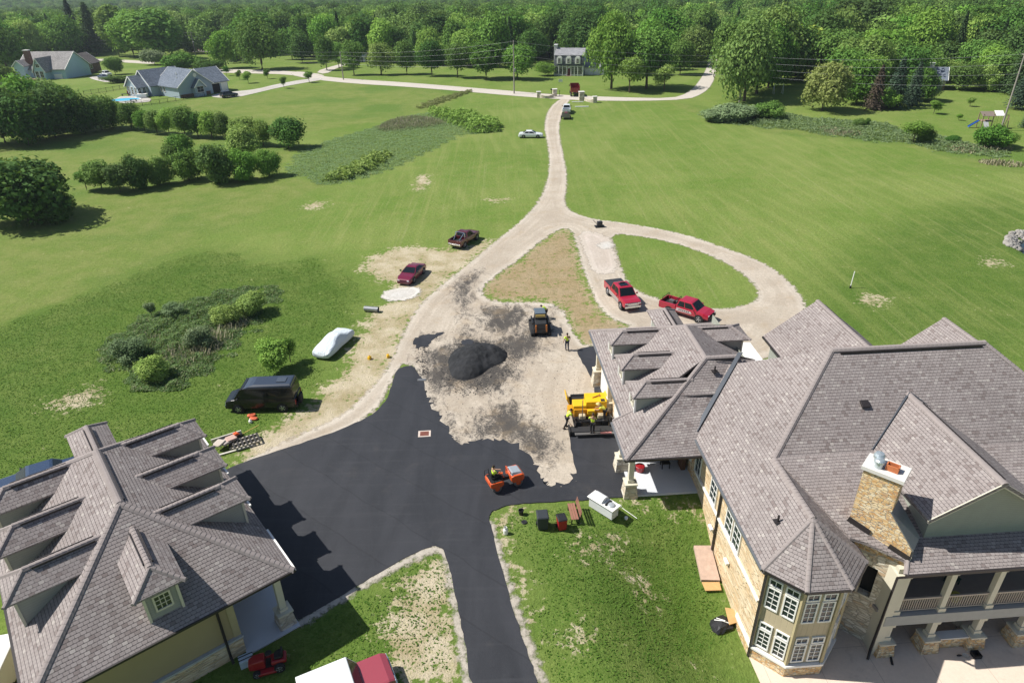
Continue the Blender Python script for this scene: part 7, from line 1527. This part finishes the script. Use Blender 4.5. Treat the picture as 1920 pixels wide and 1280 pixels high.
h.box('garage_opening', M_DARK, (L*.68, .5, 0), (L*.83, .63, 2.5)); h.box('garage_door', M_WHITE, (L*.86, .53, 0), (L*.985, .63, 2.5)); h.box('door_frame', M_WHITE, (L*.67, .52, 2.5), (L*.99, .62, 2.7))
m = MB(); m.tube((L*.2, 5, 5.4), (L*.2, 5, 6.3), .12).tube((L*.14, 3.5, 4.6), (L*.14, 3.5, 5.3), .1); m.build('vent_pipe', M_WHITE, h.t)
MB().lathe([(.5, 0), (.55, .06), (.3, .1)], (0, 0, 0)).build('gable_vent', M_WHITE, h.t, loc=(L*.36, -.05, 5.6)).rotation_euler = (R(90), 0, 0)
h2 = House('two_storey_house', 'pale teal house with taupe roof and chimney, farthest left', (126, 148), (172, 140), W_TEAL, FR_B)
L = h2.len
h2.block(0, L, 0, 17, 3.4, 8.2, 'y'); h2.block(L*.8, L*1.8, 3, 12, 3.0, 6.2, 'x', wall=W_BRICK, roof=shingle_mat('brown_roof', [(0, (.13, .11, .105)), (.5, (.17, .15, .14)), (1, (.2, .17, .16))], .5, .3))
h2.block(-3, L*.5, 5.2, 9.0, 3.4, 7.0, 'x'); h2.block(-2.0, L*.4, 13, 16.5, 4.8, 6.3, 'x')
ch_ = MB(); ch_.box((1.8, 13, 6.8), (1.6, 1.6, 4.4)); o = ch_.build('chimney', W_BRICK, h2.t); MB().box((1.8, 13, 9.1), (1.8, 1.8, .25)).build('cap', M_CONC, o)
h2.box('garage_opening', M_DARK, (L*.82, 2.9, 0), (L*1.2, 2.98, 2.6)); h2.box('deck', M_WOODB, (-5, 6, .2), (-.2, 16, .5)); h2.box('deck_screen', M_WHITE, (-.3, 1.4, 0), (-.02, 4.2, 1.6))
for y in (6.4, 8.0, 11, 13.5): h2.win((-3.03 if y < 9 else -.03, y, 1.8), (-1, 0), 1.1, 2.0)
h2.win((-3.03, 7.1, 4.6), (-1, 0), 1.2, 1.0)
h2.win((L*1.4, 2.97, 1.6), (0, -1), 1.2, 1.2)
h3 = House('colonial_house', 'white colonial house with gray upper storey and three arched dormers', (1040, 142), (1093, 142.5), M_WHITE, FR_L)
L = h3.len
h3.block(0, L, 0, 8, 3.1, 3.2, 'x', 0, roof=M_WHITE)
m = MB(); m.hexa([(-.3, -.5, 3.1), (L+.2, -.5, 3.1), (L+.2, 8.3, 3.1), (-.3, 8.3, 3.1), (0, .15, 6.2), (L, .15, 6.2), (L, 7.9, 6.2), (0, 7.9, 6.2)]); m.build('upper_storey', W_DARKG, h3.t)
r = MB(); r.slab([(-.3, -.1, 6.2), (L+.3, -.1, 6.2), (L+.2, 4, 8.0), (-.2, 4, 8.0)], .15); r.slab([(L+.3, 8.2, 6.2), (-.3, 8.2, 6.2), (-.2, 4, 8.0), (L+.2, 4, 8.0)], .15); r.build('roof', FR_L, h3.t)
m = MB(); m.face([(L+.02, .2, 6.1), (L+.02, 7.9, 6.1), (L+.02, 4, 7.9)]); m.face([(-.02, .2, 6.1), (-.02, 7.9, 6.1), (-.02, 4, 7.9)]); m.face([(L+.26, -.45, 3.05), (L+.26, 8.2, 3.05), (L+.1, 7.9, 6.2), (L+.1, .2, 6.2)]); m.build('gable_wall', siding_mat('side_siding', (.42, .48, .55), .25), h3.t)
for x in (.17, .49, .81):
    d_ = MB(); xc = L*x; d_.mat(0).box2((xc-.85, -.75, 3.7), (xc+.85, .3, 5.4)); d_.grid([[(xc+.85*math.cos(a), y, 5.4+.55*math.sin(a)) for a in (math.pi*k/8 for k in range(9))] for y in (-.75, .5)]); o = d_.build('dormer', M_WHITE, h3.t)
    w_ = MB(); window_frame(w_, (xc, -.77, 4.6), (0, -1), .75, 1.4, 2, 3, .06); w_.build('window', [M_WHITE, M_GLASS], o)
for x in (.07, .22, .35, .62, .74, .88):
    h3.win((L*x, -.03, 1.6), (0, -1), .95, 2.1, 2, 4)
    for sg in (1, -1): h3.box('shutter', M_BLACK, (L*x+sg*.62-.16, -.06, .5), (L*x+sg*.62+.16, -.01, 2.7))
h3.box('door', plain('maroon_door', (.12, .02, .02), .5), (L*.46, -.06, 0), (L*.54, -.01, 2.3)); h3.box('front_step', W_BRICK, (L*.4, -1.6, -.4), (L*.6, -.1, .1))
for x in (.0, .145, .285, .42, .58, .7, .82, .99): h3.box('porch_column', M_WHITE, (L*x-.12, -.5, -.1), (L*x+.12, -.26, 3.1))
ch_ = MB(); ch_.box((-.4, 4, 4.3), (1.0, 1.6, 9)); o = ch_.build('chimney', M_CONC, h3.t); MB().box((-.4, 4, 8.9), (1.15, 1.8, .25)).build('cap', M_WHITE, o)
h3.block(L+.2, L+7, 3, 9, 2.6, 4.4, 'x', .3)
h4 = House('brick_house', 'dark brick house half hidden among the trees behind the lawns', (345, 94), (376, 94.5), W_BRICK, FR_B); h4.block(0, h4.len, 0, 8, 3, 5.8, 'x'); h4.win((h4.len*.3, -.03, 1.6), (0, -1), 1.4, 1.2); h4.win((h4.len*.65, -.03, 1.6), (0, -1), 1.4, 1.2)
h5 = House('gray_roof_house', 'low brick house with gray roof behind the spruces', (1724, 168), (1769, 170), W_BRICK, FR_G); h5.block(0, h5.len, 0, 9, 2.9, 5.4, 'x'); h5.win((h5.len*.75, -.03, 1.5), (0, -1), 1.4, 1.2); o = MB().box((h5.len*.35, 4.5, 5.6), (1, 1, 1.4)).build('chimney', M_CONC, h5.t); MB().box((h5.len*.35, 4.5, 6.35), (1.2, 1.2, .12)).build('cap', M_WHITE, o); h5.box('door', M_WHITE, (h5.len*.45, -.05, 0), (h5.len*.52, -.01, 2.1))
h6 = House('shed', 'small pale shed behind the left end of the roadside tree row', (673, 116), (685, 116.5), M_WHITE, M_WHITE, cat='shed'); h6.block(0, h6.len, 0, 4, 2.4, 3.5, 'x'); h6.box('door', M_METAL, (h6.len*.4, -.05, 0), (h6.len*.7, -.01, 2.0))
# ------------------------------------------------------------------ pool yard
sheet('pool_deck', [[(216, 183), (250, 179), (282, 184), (284, 191), (262, 193), (222, 195)]], .07, M_CONCR, .5, .4)
po_ = thing('swimming_pool', 'small blue swimming pool beside the ranch house', 'pool', P(234, 188)[:], R(10)); s = NT('pool_water'); s.col(s.mix(s.noise(s.pos(), 1.2, 3), (.05, .33, .52), (.1, .45, .62))); s.b.inputs['Roughness'].default_value = .5; s.b.inputs['Specular IOR Level'].default_value = .1
MB().face([(4*math.cos(2*math.pi*k/24), 4*math.sin(2*math.pi*k/24), .14) for k in range(24)]).build('water', s.m, po_).scale = (1, .62, 1); m = MB(); m.grid([[(r*math.cos(2*math.pi*k/24), r*math.sin(2*math.pi*k/24), z) for k in range(24)] for r, z in ((4.0, .05), (4.0, .2), (4.45, .2), (4.45, .05))], caps=False); m.build('coping', M_WHITE, po_).scale = (1, .62, 1)
for k, (u, v, c, lab) in enumerate(((236, 180.5, M_BLACK, 'dark patio table set by the pool'), (242, 180, M_RED, 'red patio chair by the pool'), (268, 183.5, M_WHITE, 'white covered spa at the house corner'), (251, 191, M_BLACK, 'dark lounger at the near side of the pool'))):
    nm = ('patio_table', 'patio_chair', 'hot_tub', 'lounger')[k]; t = thing(nm, lab, nm.split('_')[-1], gp(u, v, .1), R(10)); sx = (2.2, .9, 2.6, 1.7)[k]
    MB().box((0, 0, .5 if k != 2 else .45), (sx, .8 if k != 2 else 2, .1 if k != 2 else .9)).build('top', c, t, bevel=.03)
    if k == 1: MB().box((0, .35, .85), (.9, .1, .8)).build('backrest', c, t)
    elif k == 2: MB().box((0, 0, .94), (2.7, 2.1, .08)).build('lid', M_CONC, t)
    else:
        for a in (-.4, .4): MB().box((sx*a, 0, .22), (.08, .6, .45)).build('leg', c, t)
def fence_line(label, px, hgt=1.3, step=2.2):
    t = thing('fence', label, 'fence', (0, 0, 0)); pts = [P(*q) for q in px]; rail = MB(); pk_ = MB(); np_ = 0
    for a, b in zip(pts, pts[1:]):
        n = max(1, int((b-a).length/step))
        for i in range(n+1):
            q = a.lerp(b, i/n); np_ += 1
            if np_ <= 60: MB().box((q.x, q.y, q.z+hgt/2), (.09, .09, hgt)).build('post', M_BLACK, t)
        for z in (.2, hgt-.1): rail.bar(a+Vector((0, 0, z)), b+Vector((0, 0, z)), .05, .06)
        for i in range(n*6):
            q = a.lerp(b, i/(n*6)); pk_.box((q.x, q.y, q.z+hgt/2), (.025, .025, hgt-.1))
    rail.build('rail', M_BLACK, t); pk_.build('picket', M_BLACK, t); return t
fence_line('thin black yard fence in front of the ranch house', [(222, 199), (268, 199), (300, 195), (345, 188), (384, 182)]); fence_line('thin black yard fence behind the pool', [(158, 179), (200, 173), (250, 164)])
# ------------------------------------------------------------------ stone gate at the drive
def pillar(px, h, w, label):
    t = thing('gate_pillar', label, 'pillar', gp(*px, -.1), R(4)); MB().box((0, 0, h/2), (w, w, h)).build('shaft', M_STONEW, t); MB().box((0, 0, h+.08), (w+.2, w+.2, .16)).build('cap', M_CONC, t); return t
pillar((1010, 183), 1.5, 1.0, 'low stone gate pillar at the far left of the entrance'); pillar((1040, 181), 1.9, 1.1, 'stone gate pillar left of the drive mouth'); pillar((1090, 188.5), 2.2, 1.3, 'tall stone gate pillar right of the drive mouth'); pillar((1115, 192.5), 1.5, 1.0, 'low stone gate pillar at the far right of the entrance')
for (a, b, lab) in (((1012, 184), (1038, 183), 'curved stone entrance wall left of the drive'), ((1092, 188), (1113, 192.5), 'curved stone entrance wall right of the drive')):
    A, B = P(*a), P(*b); m = MB(); rg = []
    for i in range(9):
        f = i/8; c = A.lerp(B, f); sag = 4*f*(1-f); c = c+Vector((0, -1.0*sag, 0)); z = 1.0-.35*sag; rg.append([(c.x, c.y-.2, c.z-.1), (c.x, c.y+.2, c.z-.1), (c.x, c.y+.2, c.z+z), (c.x, c.y-.2, c.z+z)])
    m.grid(rg); tag(m.build('entrance_wall', M_STONEW), lab, 'wall')
for px, nm, lab in (((1034, 177), 'mailbox', 'dark mailbox on a post by the left gate pillar'), ((1049, 180), 'road_marker', 'thin dark marker post between gate pillar and drive')):
    t = thing(nm, lab, 'mailbox' if nm == 'mailbox' else 'post', gp(*px)); MB().box((0, 0, .6), (.12, .12, 1.2)).build('post', M_BLACK, t); MB().box((0, 0, 1.3), (.6 if nm == 'mailbox' else .15, .35, .3)).build('box', M_BLACK, t)
o = MB().box((0, 0, .1), (3.4, .4, .2)).build('white_board', M_WHITE); o.location = gp(1091, 201); tag(o, 'long white board lying on the grass below the gate', 'board')
o = MB().box((0, 0, .1), (3.0, .35, .15)).build('white_board', M_WHITE); o.location = gp(1083, 192); tag(o, 'pale board on the bare soil at the foot of the right gate pillar', 'board')
t = thing('lawn_sign', 'white sign low on the lawn in front of the colonial house', 'sign', gp(1051, 156)); MB().box((0, 0, .7), (1.2, .08, .8)).build('panel', M_WHITE, t)
for sg in (1, -1): MB().box((sg*.5, 0, .3), (.06, .06, .6)).build('leg', M_STEEL, t)
# ------------------------------------------------------------------ utility poles and lines
POLE = [((368, 108), 60), ((644, 150), 97), ((964, 176), 76), ((1386, 192), 104), ((1876, 245), 100)]
M_POLE = plain('weathered_pole', (.30, .27, .24), .9, var=.15); tops = []
for i, ((u, vb), vt) in enumerate(POLE):
    p = P(u, vb); hgt = height_px(u, vb, vt); lab = ('utility pole among the trees by the brick house', 'utility pole at the left end of the roadside tree row', 'tall utility pole in the middle beside the road', 'utility pole in front of the huge dense tree', 'utility pole by the play set at the right')[i]
    t = thing('utility_pole', lab, 'pole', (p.x, p.y, p.z), R(-8), 'utility poles along the road'); MB().path([(0, 0, -.2), (0, 0, hgt)], [.2, .13], 10).build('shaft', M_POLE, t)
    MB().box((0, 0, hgt-.35), (.12, 2.0, .12)).build('cross_arm', M_POLE, t)
    if i in (0, 2, 3): MB().lathe([(.24, 0), (.26, .05), (.26, .75), (.2, .82)], (.3, 0, hgt*.55 if i != 2 else hgt*.42)).build('transformer', M_METAL, t)
    tops.append((p, hgt))
ends = [Vector((tops[0][0].x-90, tops[0][0].y+35, tops[0][0].z))]+[q for q, _ in tops]+[Vector((tops[-1][0].x+55, tops[-1][0].y-20, 0))]; hs = [tops[0][1]]+[q for _, q in tops]+[tops[-1][1]]
M_WIRE = plain('cable', (.2, .21, .22), .5, .3)
for k, (f, off, lab) in enumerate(((.985, .0, 'topmost power line along the road'), (.86, .35, 'second power line from the top along the road'), (.74, -.3, 'third power line from the top along the road'), (.60, .1, 'lowest power line along the road'))):
    pts = []
    for i in range(len(ends)-1):
        a, b = ends[i]+Vector((0, off, hs[i]*f)), ends[i+1]+Vector((0, off, hs[i+1]*f)); n = 14; sag = (b-a).length*.018
        for j in range(n): q = j/n; pts.append(a.lerp(b, q)-Vector((0, 0, 4*q*(1-q)*sag)))
    pts.append(ends[-1]+Vector((0, off, hs[-1]*f))); tag(MB().path(pts, .015, 5).build('power_line', M_WIRE), lab, 'cable', 'power lines along the road')
# ------------------------------------------------------------------ play set at the right
t = thing('play_set', 'wooden play set with blue slide and white canopy on the right lawn', 'play set', gp(1843, 240), R(-6))
for x in (-1, 1):
    for y in (-.9, .9): MB().box((x, y, 1.5), (.14, .14, 3.0)).build('post', M_WOODB, t)
MB().box((0, 0, 1.5), (2.3, 2.0, .12)).build('platform', M_WOODB, t); MB().slab([(-1.3, -1.2, 2.6), (1.3, -1.2, 2.6), (1.3, .4, 3.3), (-1.3, .4, 3.3)], .06).build('canopy', plain('brown_canopy', (.2, .16, .13), .8), t)
MB().slab([(1.3, -1.2, 2.7), (3.0, -1.2, 2.7), (3.0, .2, 3.5), (1.3, .2, 3.5)], .06).build('canopy', M_WHITE, t)
MB().grid([[(-1.1-a*1.9, y, 1.55-1.35*a+z) for y, z in ((-.35, .2), (-.33, 0), (.33, 0), (.35, .2))] for a in (0, .3, .7, 1)], close=False).build('slide', plain('blue_plastic', (.02, .09, .35), .4), t)
MB().slab([(-.9, -1.1, 1.5), (.1, -1.1, 1.5), (-.2, -3.0, .1), (-1.1, -3.0, .1)], .08).build('ramp', plain('grey_ramp', (.35, .36, .36), .7), t)
MB().bar((1.1, 0, 2.6), (4.4, 0, 2.6), .12, .14).bar((4.4, -.8, 0), (4.4, 0, 2.6), .12, .12).bar((4.4, .8, 0), (4.4, 0, 2.6), .12, .12).build('swing_beam', M_WOODB, t)
for x in (2.2, 3.2): MB().path([(x-.2, 0, 2.6), (x-.2, 0, .6), (x+.2, 0, .6), (x+.2, 0, 2.6)], .025, 5).build('swing', M_BLACK, t)
# thin swing frame on the lawn behind the huge tree
t = thing('swing_frame', 'thin pale frame on the mown lawn right of the huge tree', 'frame', gp(1458, 176), 0)
for x in (-1.2, 1.2): MB().path([(x, -.6, 0), (x, 0, 2.4), (x, .6, 0)], .05, 5).build('leg', M_WHITE, t)
MB().path([(-1.2, 0, 2.4), (1.2, 0, 2.4)], .05, 5).build('beam', M_WHITE, t)
# ------------------------------------------------------------------ pond and its stones
pc = (69.6, 77.2); s = NT('pond_water'); s.col((.02, .035, .04)); s.b.inputs['Roughness'].default_value = .06; s.b.inputs['Specular IOR Level'].default_value = .6; s.bump(s.noise(s.pos(), 2.5, 3), .15, .03)
tag(MB().prism([(pc[0]+7.6*math.cos(a), pc[1]+6.6*math.sin(a)) for a in (2*math.pi*k/32 for k in range(32))], -1.2, -.55).build('pond', s.m), kind='structure')
rs = np.random.RandomState(8); V, Q = [], []; ico = bmesh.new(); bmesh.ops.create_icosphere(ico, subdivisions=1, radius=1); iv = np.array([v.co[:] for v in ico.verts]); it = np.array([[v.index for v in f.verts] for f in ico.faces]); ico.free()
for k in range(150):
    a = rs.uniform(math.radians(112), math.radians(168)); rr = rs.uniform(.97, 1.22); x, y = pc[0]+7.0*rr*math.cos(a), pc[1]+6.2*rr*math.sin(a); r = rs.uniform(.16, .42)
    v = iv*(1+rs.uniform(-.22, .22, iv.shape))*r*np.array([1.2, 1, .75])+np.array([x, y, th(x, y)+.08]); Q.append(it+len(V)*len(iv)); V.append(v)
s = NT('pond_stone'); s.col(s.ramp(s.noise(s.pos(), 1.6, 2), [(.3, (.24, .22, .19)), (.55, (.32, .30, .27)), (.7, (.40, .38, .35))])); tag(np_mesh('pond_stones', np.concatenate(V), np.concatenate(Q), None, [s.m]), kind='stuff')
# loose stone and clods scattered on the court
V, Q = [], []
def scatter(px, n, r0, r1, col, name):
    V, Q = [], []; q = px_poly(px, 1); al = np.array(q); lo, hi = al.min(0), al.max(0); X = rs.uniform(lo[0], hi[0], n*3); Y = rs.uniform(lo[1], hi[1], n*3); k = sdf(X, Y, [q]) > 0
    for x, y in list(zip(X[k], Y[k]))[:n]:
        r = rs.uniform(r0, r1)*rs.uniform(.5, 1); v = iv*(1+rs.uniform(-.3, .3, iv.shape))*r*np.array([1.2, 1, .6])+np.array([x, y, th(x, y)+.03]); Q.append(it+len(V)*len(iv)); V.append(v)
    tag(np_mesh(name, np.concatenate(V), np.concatenate(Q), None, [col]), kind='stuff')
scatter([(770,650),(900,575),(1040,580),(1050,640),(1110,700),(1060,800),(1040,900),(1000,870),(850,820),(790,740)], 1500, .015, .05, M_LOOSE, 'asphalt_crumb')
scatter([(820,720),(840,640),(900,635),(965,650),(980,690),(920,740),(850,745)], 1800, .02, .07, M_LOOSE, 'asphalt_crumb')
scatter([(775,650),(800,640),(805,700),(795,710),(785,700)], 120, .04, .11, M_LOOSE, 'asphalt_crumb')
# ------------------------------------------------------------------ far hills and the haze
hz = NT('haze_air'); hz.t.nodes.remove(hz.b); v_ = hz.t.nodes.new('ShaderNodeVolumePrincipled'); v_.inputs['Color'].default_value = (.72, .82, .92, 1); v_.inputs['Density'].default_value = .00014; v_.inputs['Anisotropy'].default_value = .3
hz.t.links.new(v_.outputs[0], hz.t.nodes['Material Output'].inputs['Volume'])
hzm = MB().box2((-2700, -90, -30), (2700, 5300, 60)); o = hzm.build('haze', hz.m); tag(o, kind='stuff')
